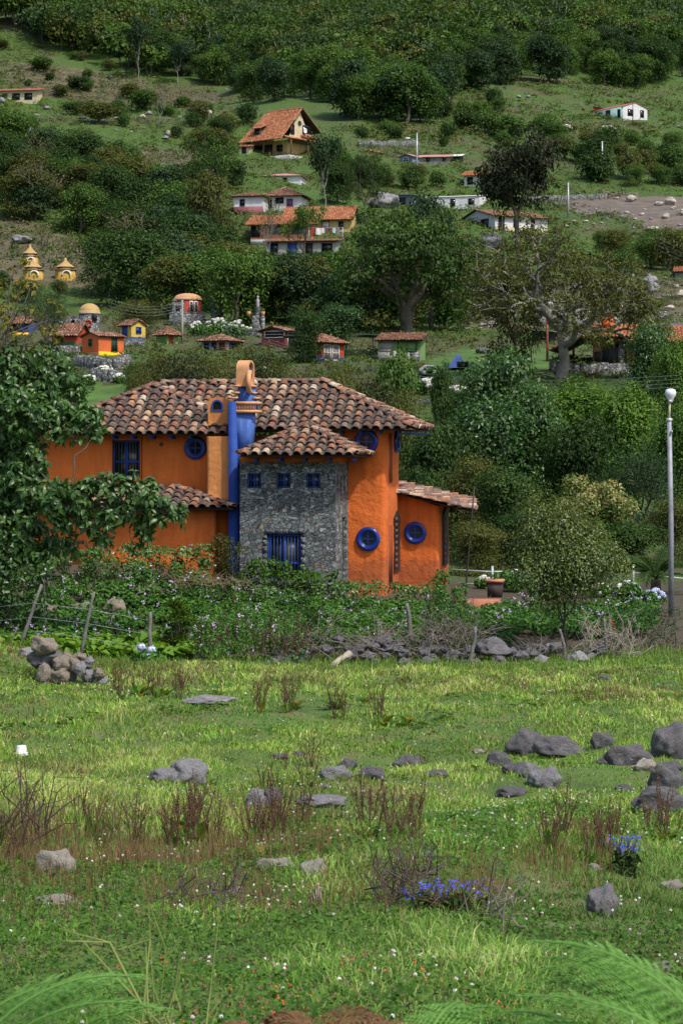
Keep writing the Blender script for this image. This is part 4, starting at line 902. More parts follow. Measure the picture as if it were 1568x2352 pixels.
# low scrub and coarse grass over the whole slope: one ground cover
def scrub():
    r = np.random.default_rng(19); M_ = [MB() for _ in range(4)]
    n = 15000; a = r.uniform(-60, 1630, n); b = 1010 - (r.random(n) ** 0.9) * 960
    xs = []; 
    for X_, Y_ in zip(a, b):
        if pip(X_, Y_, FORE): continue
        x, y, z = hit(X_, Y_, 92); xs.append((x, y, z))
    P = np.array(xs); d = P[:, 1]; v = s2(P[:, 0] * 1.7, P[:, 1] * 0.6) + s3(P[:, 0], P[:, 1] * .3) * 0.7 + r.normal(0, .5, len(P))
    px = 784 + P[:, 0] / d * F; py = HZ - P[:, 2] / d * F
    lawn = pip(px, py, [(1040, 800), (1270, 800), (1270, 855), (980, 880), (980, 830)]) | pip(px, py, [(180, 880), (300, 880), (290, 930), (180, 930)]) | pip(px, py, [(1300, 462), (1500, 450), (1640, 455), (1640, 550), (1440, 500)])
    keep = (v > -0.9) & ~lawn; P = P[keep]; d = d[keep]; v = v[keep]; q = r.integers(0, 4, len(P))
    for i in range(4):
        Pi = P[q == i]; di = d[q == i]; R0 = np.clip(di / 300 * 1.15, 0.35, 2.6) * r.uniform(0.35, 1.4, len(Pi)) ** 1.3
        for lo, hi, L in ((80, 160, .16), (160, 280, .26), (280, 450, .42), (450, 2000, .7)):
            s_ = (di >= lo) & (di < hi)
            if s_.any(): blob_leaves(M_[i], Pi[s_] + [0, 0, 0.05], R0[s_], 22, L, 0.5, r, up=0.7, flat=0.55)
    out = MB()
    for i, qq in enumerate(M_):
        b0 = out.n
        for f, _ in qq.F: out.F.append((f + b0, i))
        out.V += qq.V; out.n += qq.n
    o = out.build('scrub', [LF['mid'], LF['olive'], LF['deep'], LF['grey']]); tag(o, 'low scrub and tufts of coarse grass covering the hillside pasture', 'scrub', kind='stuff')
scrub()
# ------------------------------------------------------------------ hillside houses
def wallp(name, c): return plain(name, c, 0.9, 0.22, 1.5, bmp=0.3, bsc=6)
W_ = {k: wallp(k + '_paint', c) for k, c in dict(cream=(0.52, 0.46, 0.30), white=(0.62, 0.62, 0.64), teal=(0.38, 0.60, 0.55), greyblue=(0.14, 0.18, 0.24), yellow=(0.60, 0.42, 0.09),
      mustard=(0.45, 0.28, 0.06), ochre=(0.50, 0.36, 0.14), red=(0.36, 0.05, 0.02), orangered=(0.60, 0.13, 0.035), pinkorange=(0.52, 0.24, 0.14), maroon=(0.17, 0.035, 0.035), pink=(0.26, 0.09, 0.11),
      blue=(0.03, 0.07, 0.26), green=(0.16, 0.28, 0.09), darkgreen=(0.02, 0.09, 0.04), grey=(0.20, 0.20, 0.20), brownwall=(0.13, 0.06, 0.04), brightyellow=(0.75, 0.45, 0.01), concrete=(0.33, 0.33, 0.31), purple=(0.16, 0.07, 0.20)).items()}
METAL_RED = plain('red_sheet_roof', (0.42, 0.10, 0.075), 0.5, 0.25, 1.0); METAL_PINK = plain('faded_pink_sheet_roof', (0.50, 0.25, 0.21), 0.6, 0.25, 1.0)
METAL_GREY = plain('weathered_grey_sheet', (0.34, 0.37, 0.41), 0.5, 0.35, 0.8); WOOD = plain('brown_wood', (0.12, 0.055, 0.03), 0.8, 0.3, 4); WHITE = plain('white_trim', (0.68, 0.68, 0.66), 0.7, 0.1)
DARK = plain('dark_interior', (0.012, 0.012, 0.014), 0.8, 0.3); RUST = plain('rust_red_painted_steel', (0.26, 0.05, 0.03), 0.6, 0.3, 3); STEEL = plain('galvanised_steel', (0.42, 0.44, 0.47), 0.45, 0.25, 3, metal=0.3)
GREENNET = plain('dark_green_shade_net', (0.012, 0.04, 0.025), 0.9, 0.4, 2); GREYROCK = None

def sheet_plane(mb, pts, th=0.06, mi=0, ribs=0, n=None):
    P = [np.array(p, float) for p in pts]; n = nrm(np.cross(P[1] - P[0], P[-1] - P[0])); n = n if n[2] > 0 else -n
    T_ = [p + n * th for p in P]; mb.poly(T_, mi); mb.poly(P[::-1], mi)
    for i in range(len(P)): mb.poly([P[i], P[(i+1) % len(P)], T_[(i+1) % len(P)], T_[i]], mi)
    if ribs:
        for k in range(1, ribs):
            a = P[0] + (P[1] - P[0]) * k / ribs; b = P[-1] + (P[-2] - P[-1]) * k / ribs; mb.tube([a + n * (th + .01), b + n * (th + .01)], 0.03, 3, mi, cap=False)
def cottage(name, label, X0, Xc, X1, Yb, hpx, alpha, roof, rpx, wall, roofm, wins=(), bands=(), over=0.35, tile=0.30, d=None, cat='house', rwall=None, group=None, ridge=0.5, LRm=None, found=0.8):
    x, y, z = hit(Xc, Yb, 95)
    m = y / F; al = radians(alpha); root = empty(name, (x, y, z), -al, label, cat, group)
    LL = max(0.3, (Xc - X0) * m / cos(al)); LR = LRm if LRm else max(0.3, (X1 - Xc) * m / max(sin(al), 0.12)); H = hpx * m; _run = {'gable_r': LR * ridge, 'hip': min(LL, LR) / 2, 'shed': LR}.get(roof, 0); rh = rpx * m + _run * (HZ - Yb) / F
    rm = [roofm, DECK] if roofm in (TILE, TILE2, TILE3) else [roofm, roofm]; istile = roofm in (TILE, TILE2, TILE3)
    def gab(mb, pts, mi=0): mb.poly(pts, mi)
    mb = MB(); f = -found
    if roof == 'shed': h0, h1 = H, H + rh
    elif roof == 'shedback': h0, h1 = H + rh, H
    else: h0 = h1 = H
    if roof in ('shedr', 'shedl'): hl, hr = (H + rh, H) if roof == 'shedr' else (H, H + rh)
    else: hl = hr = None
    zz = lambda X_, Y_: (hl + (hr - hl) * (X_ + LL) / LL) if hl is not None else (h0 + (h1 - h0) * Y_ / LR)
    c = [(-LL, 0), (0, 0), (0, LR), (-LL, LR)]
    for i in range(4):
        a, b = c[i], c[(i+1) % 4]; mb.poly([(*a, f), (*b, f), (*b, zz(*b)), (*a, zz(*a))])
    mb.poly([(*q, zz(*q)) for q in c])
    if roof == 'gable_r':
        ry_ = LR * ridge
        for xx in (-LL, 0): mb.poly([(xx, 0, H), (xx, LR, H), (xx, ry_, H + rh)])
    if roof == 'gable_l':
        rx_ = -LL * (1 - ridge)
        for yy in (0, LR): mb.poly([(-LL, yy, H), (0, yy, H), (rx_, yy, H + rh)])
    mb.build('wall', wall, root)
    rb = MB(); o = over; rg = np.random.default_rng(abs(hash(name + str(Xc))) % 1000 if 0 else int(Xc * 7 + Yb) % 9973)
    def pl(E0, E1, top):
        if istile: plane_tiles(rb, E0, E1, top, rg, sp=tile, ex=tile * 1.15, seg=4, jit=0.8)
        else: sheet_plane(rb, [E0, E1] + list(top), 0.05, 0, ribs=0)
    def cp(a, b):
        if istile: cap_tiles(rb, a, b, tile * .45, tile * 1.3, rg, seg=4, lift=tile * .2)
    if roof == 'gable_r':
        ry_ = LR * ridge; k1 = rh / ry_; k2 = rh / (LR - ry_); A, B = -LL - o, o * .8
        pl((A, -o, H - k1*o), (B, -o, H - k1*o), [(B, ry_, H + rh), (A, ry_, H + rh)]); pl((B, LR + o, H - k2*o), (A, LR + o, H - k2*o), [(A, ry_, H + rh), (B, ry_, H + rh)]); cp((A, ry_, H + rh), (B, ry_, H + rh))
    elif roof == 'gable_l':
        rx_ = -LL * (1 - ridge); k1 = rh / (LL + rx_); k2 = rh / (-rx_); A, B = -o * .8, LR + o
        pl((-LL - o, B, H - k1*o), (-LL - o, A, H - k1*o), [(rx_, A, H + rh), (rx_, B, H + rh)]); pl((o, A, H - k2*o), (o, B, H - k2*o), [(rx_, B, H + rh), (rx_, A, H + rh)]); cp((rx_, A, H + rh), (rx_, B, H + rh))
    elif roof == 'hip':
        x0, x1, y0, y1 = -LL - o, o, -o, LR + o; q = min(x1 - x0, y1 - y0) / 2; k = rh / q * (o)
        ym = (y0 + y1) / 2; xm = (x0 + x1) / 2; Z0 = H - 0.02; Z1 = H + rh
        if x1 - x0 >= y1 - y0: r0, r1 = (x0 + q, ym, Z1), (x1 - q - 1e-3, ym, Z1); F4 = [((x0, y0, Z0), (x1, y0, Z0), [r1, r0]), ((x1, y0, Z0), (x1, y1, Z0), [r1]), ((x1, y1, Z0), (x0, y1, Z0), [r0, r1]), ((x0, y1, Z0), (x0, y0, Z0), [r0])]
        else: r0, r1 = (xm, y0 + q, Z1), (xm, y1 - q - 1e-3, Z1); F4 = [((x0, y0, Z0), (x1, y0, Z0), [r0]), ((x1, y0, Z0), (x1, y1, Z0), [r1, r0]), ((x1, y1, Z0), (x0, y1, Z0), [r1]), ((x0, y1, Z0), (x0, y0, Z0), [r0, r1])]
        for a, b, t in F4: pl(a, b, t)
        cp((x0, y0, Z0), r0); cp((x1, y0, Z0), r1 if x1 - x0 >= y1 - y0 else r0); cp(r0, r1)
        cp((x1, y1, Z0), r1)
    elif roof in ('shed', 'shedback'):
        k = (h1 - h0) / LR
        e = [(-LL - o, -o, h0 - k*o), (o, -o, h0 - k*o), (o, LR + o, h1 + k*o), (-LL - o, LR + o, h1 + k*o)]
        if roof == 'shed': pl(e[0], e[1], [e[2], e[3]])
        else: pl(e[2], e[3], [e[0], e[1]])
    elif roof in ('shedr', 'shedl'):
        k = (hr - hl) / LL; e = [(-LL - o, -o, hl - k*o), (o, -o, hr + k*o), (o, LR + o, hr + k*o), (-LL - o, LR + o, hl - k*o)]
        if roof == 'shedr': pl(e[1], e[2], [e[3], e[0]])
        else: pl(e[3], e[0], [e[1], e[2]])
    if rb.n: rb.build('roof', rm, root)
    for w in wins:
        face, u, v, ww, hh = w[:5]; fm = w[5] if len(w) > 5 else WHITE; kind = w[6] if len(w) > 6 else 'window'; pane = w[7] if len(w) > 7 else GLASS; mull = w[8] if len(w) > 8 else 1
        Lf = LL if face == 'L' else LR; a, b = (u - ww / 2) * Lf, (u + ww / 2) * Lf; c0, c1 = (v - hh / 2) * H, (v + hh / 2) * H; fw = min(0.07, (b - a) * .18); mb = MB()
        def bb(a_, b_, c_, d_, t0, t1):
            if face == 'L': mb.bx(-LL + a_, -LL + b_, -t1, -t0, c_, d_)
            else: mb.bx(t0, t1, a_, b_, c_, d_)
        bb(a - fw, a, c0 - fw, c1 + fw, -.02, .06); bb(b, b + fw, c0 - fw, c1 + fw, -.02, .06); bb(a, b, c1, c1 + fw, -.02, .058); bb(a, b, c0 - fw, c0, -.02, .058)
        for q in range(mull): xx = a + (b - a) * (q + 1) / (mull + 1); bb(xx - fw * .3, xx + fw * .3, c0, c1, 0, .045)
        if kind == 'window': bb(a, b, (c0 + c1)/2 - fw * .25, (c0 + c1)/2 + fw * .25, 0, .04)
        fr = mb.build(kind, fm, root); mb = MB(); bb(a, b, c0, c1, -.01, .018); mb.build('pane' if kind == 'window' else 'panel', pane, fr)
    for bnd in bands:
        face, u0, u1, v0, v1, mt = bnd; mb = MB()
        if face == 'L': mb.bx(-LL + u0 * LL, -LL + u1 * LL, -0.012, 0.0, v0 * H - (found * .5 if v0 == 0 else 0), v1 * H)
        else: mb.bx(0, 0.012, u0 * LR, u1 * LR, v0 * H - (found * .5 if v0 == 0 else 0), v1 * H)
        mb.build('painted_band', mt, root)
    return root, dict(LL=LL, LR=LR, H=H, rh=rh, m=m, x=x, y=y, z=z)
DW = plain('dark_window_frame', (0.03, 0.035, 0.05), 0.6, 0.3)
BF = W_['blue']
# 1 long cream house, left edge
cottage('long_house', 'long low cream house with flat red roof at the upper left edge', -60, 86, 96, 240, 33, 8, 'shed', 3, W_['cream'], METAL_RED, [('L', .30, .55, .07, .42, DW), ('L', .66, .55, .12, .45, DW), ('L', .86, .55, .12, .45, DW), ('L', .47, .55, .10, .45, DW)], LRm=6, over=.9)
# 2 A-frame
r_, q = cottage('steep_roofed_house', 'cream house with a very steep terracotta tiled roof, highest tiled house in the middle', 578, 660, 714, 361, 40, 38, 'gable_r', 0.1, W_['ochre'], METAL_RED, [('L', .32, .42, .5, .8, DW, 'door', DARK, 5), ('L', .78, .55, .16, .36, DW)], [('L', 0, 1, 0, .22, W_['greyblue']), ('R', 0, 1, 0, .22, W_['greyblue'])], over=0.01, LRm=None, found=1.5)
m = q['m']; LL, LR, H = q['LL'], q['LR'], q['H']
for ch in list(KIDS[r_.name]):
    if ch.name.startswith('roof'): KIDS[r_.name].remove(ch); bpy.data.objects.remove(ch)
up = 116 * m; lo = 34 * m; ym = LR / 2; mb = MB(); rg = np.random.default_rng(2)
# upper walls (gable end) and great roof planes running down to the porch
mb.add([(0, -0.2, lo), (0, LR + .2, lo), (0, ym, up - .1), (-LL, -.2, lo), (-LL, LR + .2, lo), (-LL, ym, up - .1)], [[0, 1, 2], [3, 5, 4]]); mb.build('wall', W_['cream'], r_)
rb = MB()
sl_ = (up - lo) / (LR / 2 + .4)
e_y = -2.6; ez_ = 38 * m; sp = 0.42
def PT(a, b, c): return np.array([a, b, c])
k_ = (up - ez_) / (ym - e_y); oh = .8
plane_tiles(rb, PT(-LL - 1.2, e_y, ez_), PT(oh, e_y * .45, ez_ + k_ * (-e_y * .55)), [PT(oh, ym, up), PT(-LL + .9, ym, up)], rg, sp=sp, ex=sp*1.1, seg=4) if 0 else plane_tiles(rb, PT(-LL - 1.2, e_y, ez_), PT(oh, e_y, ez_), [PT(oh, ym, up), PT(-LL + .6, ym, up)], rg, sp=sp, ex=sp*1.1, seg=4)
plane_tiles(rb, PT(oh, LR + 1.9, ez_ + 2.2), PT(-LL - .5, LR + 1.9, ez_ + 2.2), [PT(-LL + .6, ym, up), PT(oh, ym, up)], rg, sp=sp, ex=sp*1.1, seg=4)
cap_tiles(rb, PT(-LL + .6, ym, up), PT(oh, ym, up), .2, .5, rg, seg=4)
rb.build('roof', [TILE2, DECK], r_)
rb = MB(); plane_tiles(rb, PT(2.2, -1.6, H * .96), PT(2.2, LR + .3, H * .96), [PT(0.05, LR + .3, H * 1.17), PT(0.05, -1.6, H * 1.17)], rg, sp=.36, ex=.4, seg=4); rb.build('porch_roof', [TILE2, DECK], r_)
for yy in (-1.4, LR * .5, LR): mb = MB(); mb.tube([(2.0, yy, -.5), (2.0, yy, H * .97)], .13, 6); mb.build('porch_post', WOOD, r_)
for xx in (-LL + .5, -LL * .45): mb = MB(); mb.tube([(xx, e_y + .3, -.5), (xx, e_y + .3, ez_)], .13, 6); mb.build('porch_post', WOOD, r_)
mb = MB(); mb.bx(-LL - .5, 2.4, e_y + .1, -0.02, -1.2, .02); mb.bx(0.02, 2.4, 0, LR, -1.2, .02); mb.build('plinth', W_['concrete'], r_)
mb = MB(); mb.torus((.05, ym, up - 2.6), .42, .07, [[0, 1, 0], [1, 0, 0], [0, 0, 1]], 20, 6); f = mb.build('round_window', DW, r_); mb = MB(); a = np.arange(20) * 2*pi/20; mb.add(np.column_stack([np.full(20, .03), ym + .4*np.cos(a), up - 2.6 + .4*np.sin(a)]), [list(range(20))]); mb.build('pane', GLASS, f)
for ya, yb_, za, zb_ in ((LR*.12, LR*.28, H*1.35, H*1.95), (LR*.62, LR*.95, H*1.25, H*2.0)):
    mb = MB(); mb.bx(.01, .09, ya, yb_, za, zb_); f = mb.build('window', DW, r_); mb = MB(); mb.bx(.085, .1, ya + .1, yb_ - .1, za + .1, zb_ - .1); mb.build('pane', GLASS, f)
mb = MB(); mb.bx(.02, 1.3, LR*.55, LR*1.0, H*1.2, H*1.42); mb.build('balcony', W_['pinkorange'], r_)
mb = MB(); mb.lathe([(0, 0), (.3, .05), (.5, .16), (.48, .17), (.28, .08), (0, .04)], (1.2, LR * .5, H * 1.6), 14, M=[[0, 0, 1], [0, 1, 0], [-1, 0, 0]]); mb.build('satellite_dish', WHITE, r_)
dz = H * 1.35; t0 = (dz - ez_) / k_ + e_y; mb = MB(); dx = -LL * .72
mb.bx(dx - .7, dx + .7, t0 - .1, t0 + 1.2, dz - .3, dz + 1.2); f = mb.build('dormer', WOOD, r_); mb = MB(); mb.bx(dx - .5, dx + .5, t0 - .13, t0 - .09, dz + .1, dz + 1.0); mb.build('pane', GLASS, f)
mb = MB(); plane_tiles(mb, PT(dx - 1.1, t0 - .5, dz + 1.15), PT(dx + 1.1, t0 - .5, dz + 1.15), [PT(dx + 1.1, t0 + 1.6, dz + 1.9), PT(dx - 1.1, t0 + 1.6, dz + 1.9)], rg, sp=.36, ex=.4, seg=4); mb.build('dormer_roof', [TILE2, DECK], r_)
cottage('side_shed', 'low cream side shed at the left foot of the steep-roofed house', 548, 573, 580, 355, 18, 12, 'shed', 3, W_['cream'], TILE2, [('L', .5, .5, .35, .7, DW, 'door', DARK, 0)], LRm=3, cat='shed')
# 3 white and teal bungalow, upper right
cottage('bungalow', 'white bungalow with pale green left half on the upper right pasture', 1376, 1430, 1491, 276, 32, 55, 'gable_r', 6, W_['white'], METAL_RED, [('R', .3, .58, .22, .45, DW), ('R', .78, .58, .14, .5, DW), ('L', .45, .45, .16, .85, DW, 'door', DARK, 0), ('L', .15, .6, .14, .4, DW), ('L', .85, .5, .1, .6, DW)], [('L', 0, 1, 0, .97, W_['teal'])], over=.3, found=2)
cottage('red_lean_to', 'red plank lean-to behind the left end of the white and green bungalow', 1362, 1378, 1395, 262, 15, 30, 'shedr', 4, W_['red'], METAL_GREY, [], LRm=4, cat='shed')
# 4 blue grey hut with pink roof
cottage('blue_hut', 'small blue-grey hut with pink sheet roof right of the terracotta roof canopy', 918, 946, 963, 374, 16, 35, 'gable_l', 6, W_['greyblue'], METAL_PINK, [('L', .5, .5, .35, .55, WHITE)], cat='hut')
cottage('grey_block_shed', 'long grey block shed with pink roof beside the small blue-grey hut', 962, 1030, 1036, 376, 16, 8, 'shed', 4, W_['grey'], METAL_PINK, [('L', .3, .6, .12, .5, DW), ('L', .85, .6, .1, .4, DW)], LRm=5, cat='shed')
cottage('tarp_shelter', 'dark little shelter under a white tarpaulin right of the grey block shed', 1038, 1056, 1060, 372, 14, 15, 'shed', 3, DARK, WHITE, [], LRm=2.5, cat='shelter')
cottage('roof_canopy', 'small open canopy with terracotta roof below the dry stone wall', 830, 868, 880, 357, 6, 25, 'gable_l', 5, W_['ochre'], TILE2, [], cat='canopy')
# 6..8 houses by the russet tree
cottage('tiled_house', 'blue-white house with terracotta roof half hidden left of the dark russet tree', 1066, 1120, 1180, 428, 26, 15, 'gable_r', 8, W_['white'], TILE2, [('L', .25, .5, .22, .6, DW), ('L', .75, .5, .16, .75, BF, 'door', DARK, 0)], over=.6, LRm=7)
cottage('flat_roofed_block', 'long white flat-roofed block above the white gabled house', 950, 1100, 1128, 478, 28, 15, 'shed', 2, W_['white'], WHITE, [('L', .2, .55, .06, .4, DW), ('L', .6, .5, .06, .6, DW), ('L', .88, .55, .08, .45, DW)], LRm=8, over=.15)
cottage('sheet_roofed_shed', 'blue-grey shed with bright sheet roof beside the big round boulder', 903, 945, 960, 474, 26, 20, 'shedr', 2, W_['greyblue'], METAL_GREY, [('L', .45, .4, .4, .7, DW, 'door', DARK, 0)], LRm=5, cat='shed', over=.5)
cottage('gabled_house', 'long white gabled house with red tiles behind the russet tree trunk', 1062, 1136, 1262, 530, 34, 62, 'gable_l', 20, W_['white'], TILE3, [('L', .28, .5, .16, .36, WOOD), ('L', .72, .55, .2, .62, WOOD), ('R', .12, .5, .10, .85, DW, 'door', DARK, 0), ('R', .40, .55, .09, .5, DW), ('R', .72, .6, .06, .5, DW)], [('R', 0, 1, 0, .3, W_['cream'])], over=.5, ridge=.5, found=1.5)
# 9 pink roof
cottage('pink_roofed_house', 'white house under a long pink sheet roof, uppermost of the middle cluster', 600, 690, 702, 424, 20, 8, 'hip', 5, W_['white'], METAL_PINK, [('L', .6, .5, .1, .5, DW), ('L', .3, .5, .1, .5, DW)], LRm=6, over=.4)
# 10 two-storey white with pink base
cottage('two_storey_house', 'white two-storey house with red tiles and purple curtains in the middle cluster', 602, 690, 708, 488, 38, 12, 'hip', 20, W_['white'], TILE3, [('L', .18, .55, .12, .5, DW), ('L', .72, .5, .14, .62, DW, 'window', W_['purple']), ('L', .45, .75, .2, .3, DW)], [('L', 0, 1, 0, .12, W_['maroon'])], LRm=6, over=.5)
cottage('pink_based_house', 'white house with raspberry pink base at the left of the middle cluster', 536, 604, 612, 492, 40, 10, 'hip', 8, W_['white'], TILE3, [('L', .3, .65, .14, .35, DW)], [('L', 0, 1, 0, .42, W_['pink'])], LRm=5, over=.4)
# 11 yellow tile roof house
cottage('yellow_house', 'yellow house with a broad terracotta roof behind the clothes line', 652, 806, 820, 534, 32, 8, 'gable_r', 26, W_['ochre'], TILE2, [('L', .62, .4, .10, .7, DW, 'window', W_['white'], 1), ('L', .85, .5, .06, .5, DW)], LRm=7, over=.5)
r_, q = cottage('peach_house', 'peach house with tiled veranda roof and wide blue-grey windows in front of the yellow house', 575, 716, 728, 556, 42, 6, 'shed', 18, W_['pinkorange'], TILE2, [('L', .40, .66, .18, .44, W_['pinkorange'], 'window', W_['greyblue'], 1), ('L', .78, .66, .2, .44, W_['pinkorange'], 'window', W_['greyblue'], 1), ('L', .08, .58, .14, .55, WOOD, 'door', DARK, 0)], [('L', 0, 1, .0, .15, W_['white'])], LRm=6, over=.8)
cottage('grey_lower_house', 'grey and blue lower house below the peach house, partly hidden by trees', 610, 770, 792, 590, 36, 8, 'shed', 4, W_['concrete'], TILE3, [('L', .12, .6, .10, .6, BF), ('L', .38, .45, .12, .85, BF, 'door', W_['blue'], 1), ('L', .62, .45, .10, .85, DW, 'door', DARK, 0), ('L', .88, .6, .14, .5, DW)], LRm=5, over=.4)
# clothes line
def clothes():
    d = hit(742, 560, 95)[1] - 6; o_ = at(742, 522, d); root = empty('clothes_line', tuple(o_), 0, 'clothes line with white and red washing in front of the yellow house', 'clothes line')
    mb = MB(); mb.tube([(-1.9, 0, 0), (0, 0, -.12), (2.6, 0, 0)], .02, 4); mb.build('line', STEEL, root)
    for xx in (-1.9, 2.6): mb = MB(); mb.tube([(xx, 0, -2.2), (xx, 0, .05)], .05, 5); mb.build('post', STEEL, root)
    for i, (xx, w, h, mt) in enumerate(((-1.6, .35, 1.2, W_['red']), (-1.0, .8, .9, WHITE), (-.2, .4, .7, WHITE), (.3, .4, .8, W_['brownwall']), (.85, .35, .9, W_['maroon']), (1.3, .35, .7, W_['teal']), (1.8, .4, .9, W_['grey']))):
        mb = MB(); n = 5; V = []
        for j in range(n): a = j / (n - 1); V += [(xx + a * w, .04 * sin(a * 9 + i), -.08), (xx + a * w, .1 * sin(a * 9 + i + 1), -.08 - h)]
        mb.add(V, [[2*j, 2*j+1, 2*j+3, 2*j+2] for j in range(n - 1)]); mb.build('garment', mt, root)
clothes()

# ------------------------------------------------------------------ little coloured park houses
cottage('blue_cabin', 'small blue cabin with yellow base at the left edge of the park village', 20, 66, 74, 768, 26, 12, 'gable_r', 13, W_['blue'], TILE3, [('L', .3, .5, .18, .6, W_['red'], 'door', DARK, 0)], [('L', 0, 1, 0, .16, W_['brightyellow'])], d=188, LRm=2.5, over=.25, tile=.26)
cottage('red_cabin', 'dark red cabin with green base and big tiled roof left of the domed stone tower', 118, 176, 186, 792, 24, 14, 'gable_r', 24, W_['red'], TILE3, [('L', .35, .6, .2, .6, WOOD, 'door', DARK, 0)], [('L', 0, 1, 0, .3, W_['darkgreen'])], d=182, LRm=3.5, over=.3, tile=.26)
cottage('orange_cabin', 'orange-red cabin with yellow stripe at its base on a stone terrace', 184, 227, 279, 816, 44, 42, 'gable_l', 9, W_['orangered'], TILE3, [('L', .52, .68, .16, .32, W_['darkgreen']), ('R', .62, .58, .2, .66, W_['darkgreen'], 'window', DARK, 1)], [('L', 0, 1, 0, .17, W_['brownwall']), ('R', 0, 1, 0, .2, W_['brightyellow'])], d=170, over=.18, tile=.24)
cottage('yellow_cabin', 'yellow cabin with blue door and blue base behind the orange-red cabin', 273, 302, 332, 778, 32, 45, 'gable_r', 10, W_['yellow'], TILE3, [('L', .45, .45, .36, .85, BF, 'door', BF, 0), ('R', .5, .62, .3, .4, BF)], [('R', 0, 1, 0, .14, W_['blue']), ('L', 0, 1, 0, .1, W_['blue'])], d=196, over=.2, tile=.25)
cottage('green_cabin', 'small green cabin with red door and pointed tiled roof', 357, 384, 408, 790, 20, 45, 'hip', 18, W_['green'], TILE3, [('R', .35, .45, .3, .8, W_['red'], 'door', W_['maroon'], 0)], d=186, over=.3, tile=.25)
cottage('blue_trimmed_cabin', 'low cabin with blue and red windows under wide tiles in front of the white hydrangeas', 462, 520, 545, 806, 22, 25, 'hip', 14, W_['concrete'], TILE3, [('L', .2, .5, .18, .6, BF), ('L', .5, .5, .16, .7, BF), ('L', .82, .5, .2, .6, W_['red']), ('R', .5, .5, .5, .6, BF)], d=160, over=.35, tile=.26, LRm=2.6)
cottage('white_windowed_cabin', 'orange-red and blue cabin with white-framed lattice windows under a wide hipped roof', 688, 738, 790, 832, 44, 45, 'hip', 20, W_['red'], TILE3, [('L', .18, .45, .22, .8, WHITE, 'window', GLASS, 2), ('L', .62, .45, .3, .8, WHITE, 'window', GLASS, 2), ('R', .25, .52, .24, .75, WHITE, 'window', GLASS, 2), ('R', .62, .52, .24, .75, WHITE, 'window', GLASS, 2)], [('L', 0, 1, 0, .3, W_['blue']), ('R', 0, 1, 0, .3, W_['blue'])], d=150, over=.3, tile=.25)
r_, q = cottage('maroon_cabin', 'dark red cabin with white-edged opening left of the green shade net', 600, 655, 682, 800, 40, 25, 'gable_l', 8, W_['maroon'], TILE3, [('L', .55, .8, .8, .32, WHITE, 'window', DARK, 0), ('R', .5, .5, .6, .8, WHITE, 'door', DARK, 0)], d=162, over=.35, tile=.26)
cottage('green_shed', 'green-walled shed with sagging tiled roof at the right end of the shade net', 868, 964, 972, 830, 48, 8, 'shed', 16, W_['green'], TILE3, [('L', .2, .75, .3, .4, W_['concrete'], 'panel', W_['concrete'], 0), ('L', .7, .72, .42, .4, W_['darkgreen'], 'panel', W_['green'], 1)], [('L', 0, .75, 0, .5, W_['concrete']), ('L', .75, 1, 0, .5, RUBBLE)], d=172, LRm=4, over=.3, tile=.25, cat='shed')
# shade net canopy
def net():
    o_ = hit(760, 806, 95); d = o_[1]; root = empty('shade_net_canopy', tuple(o_), 0, 'long flat canopy of dark green shade net on thin posts beside the lattice-windowed cabin', 'canopy'); m = d / F
    n = 14; xs = np.linspace(-110 * m, 120 * m, n); V = []
    for i, x in enumerate(xs):
        for j, y in enumerate((0, 1.6, 3.2)): V.append((x, y, (33 + i * .25 + 1.5 * sin(i * 1.3 + j)) * m))
    mb = MB(); Q = [[i*3+j, (i+1)*3+j, (i+1)*3+j+1, i*3+j+1] for i in range(n-1) for j in range(2)]; mb.add(V, Q); mb.add(np.array(V) + [0, 0, .05], Q); e = [0.0]
    mb.tube([V[i*3] for i in range(n)], .1, 5); mb.build('net', GREENNET, root)
    for px in (-18, 35, 96, 112, -95): mb = MB(); mb.tube([(px * m, .2, -.8), (px * m, .2, 33 * m)], .06, 5); mb.build('post', DARK, root)
net()
def dome_tower(name, label, X_, Yb, d, rpx, hpx, dpx, wall, domem, slots=4, cat='tower', point=0.0):
    o_ = hit(X_, Yb, 95); d = o_[1]; m = d / F; root = empty(name, tuple(o_), radians(R_(-20, 20)), label, cat); R0 = rpx * m; H = hpx * m; D_ = dpx * m
    mb = MB(); mb.lathe([(R0, -1.2), (R0, H), (0, H)], seg=24); mb.build('wall', wall, root, smooth=False)
    mb = MB(); a = np.linspace(0, pi/2, 8); mb.lathe([(R0 * 1.06, H - .03), (R0 * 1.08, H + .06)] + [(R0 * 1.02 * cos(q) + 1e-3, H + .06 + D_ * sin(q)) for q in a], seg=24); mb.build('dome', domem, root, smooth=True)
    mb = MB(); mb.lathe([(R0 * 1.02, H - .08), (R0 * 1.07, H - .08), (R0 * 1.07, H - .031), (R0 * 1.02, H - .031)], seg=24); mb.build('rim', WHITE, root)
    return root, R0, H, m
SANDY = plain('sand_coloured_dome', (0.42, 0.28, 0.11), 0.85, 0.25, 1.5, bmp=.2)
SANDY2 = plain('pale_terracotta_dome', (0.55, 0.30, 0.15), 0.85, 0.2, 1.5)
r_, R0, H, m = dome_tower('domed_stone_tower', 'round stone tower with sand-coloured dome and red rose window', 206, 765, 190, 24, 46, 21, RUBBLE, SANDY)
mb = MB(); mb.torus((0, -R0 - .02, H * .45), .3, .09, None, 18, 6); f = mb.build('round_window', W_['red'], r_); mb = MB(); mb.bx(R0*.35, R0*.8, -R0 - .0, -R0*.5, H*.62, H*.92); mb.build('window', DARK, r_); r_.rotation_euler.z = 0
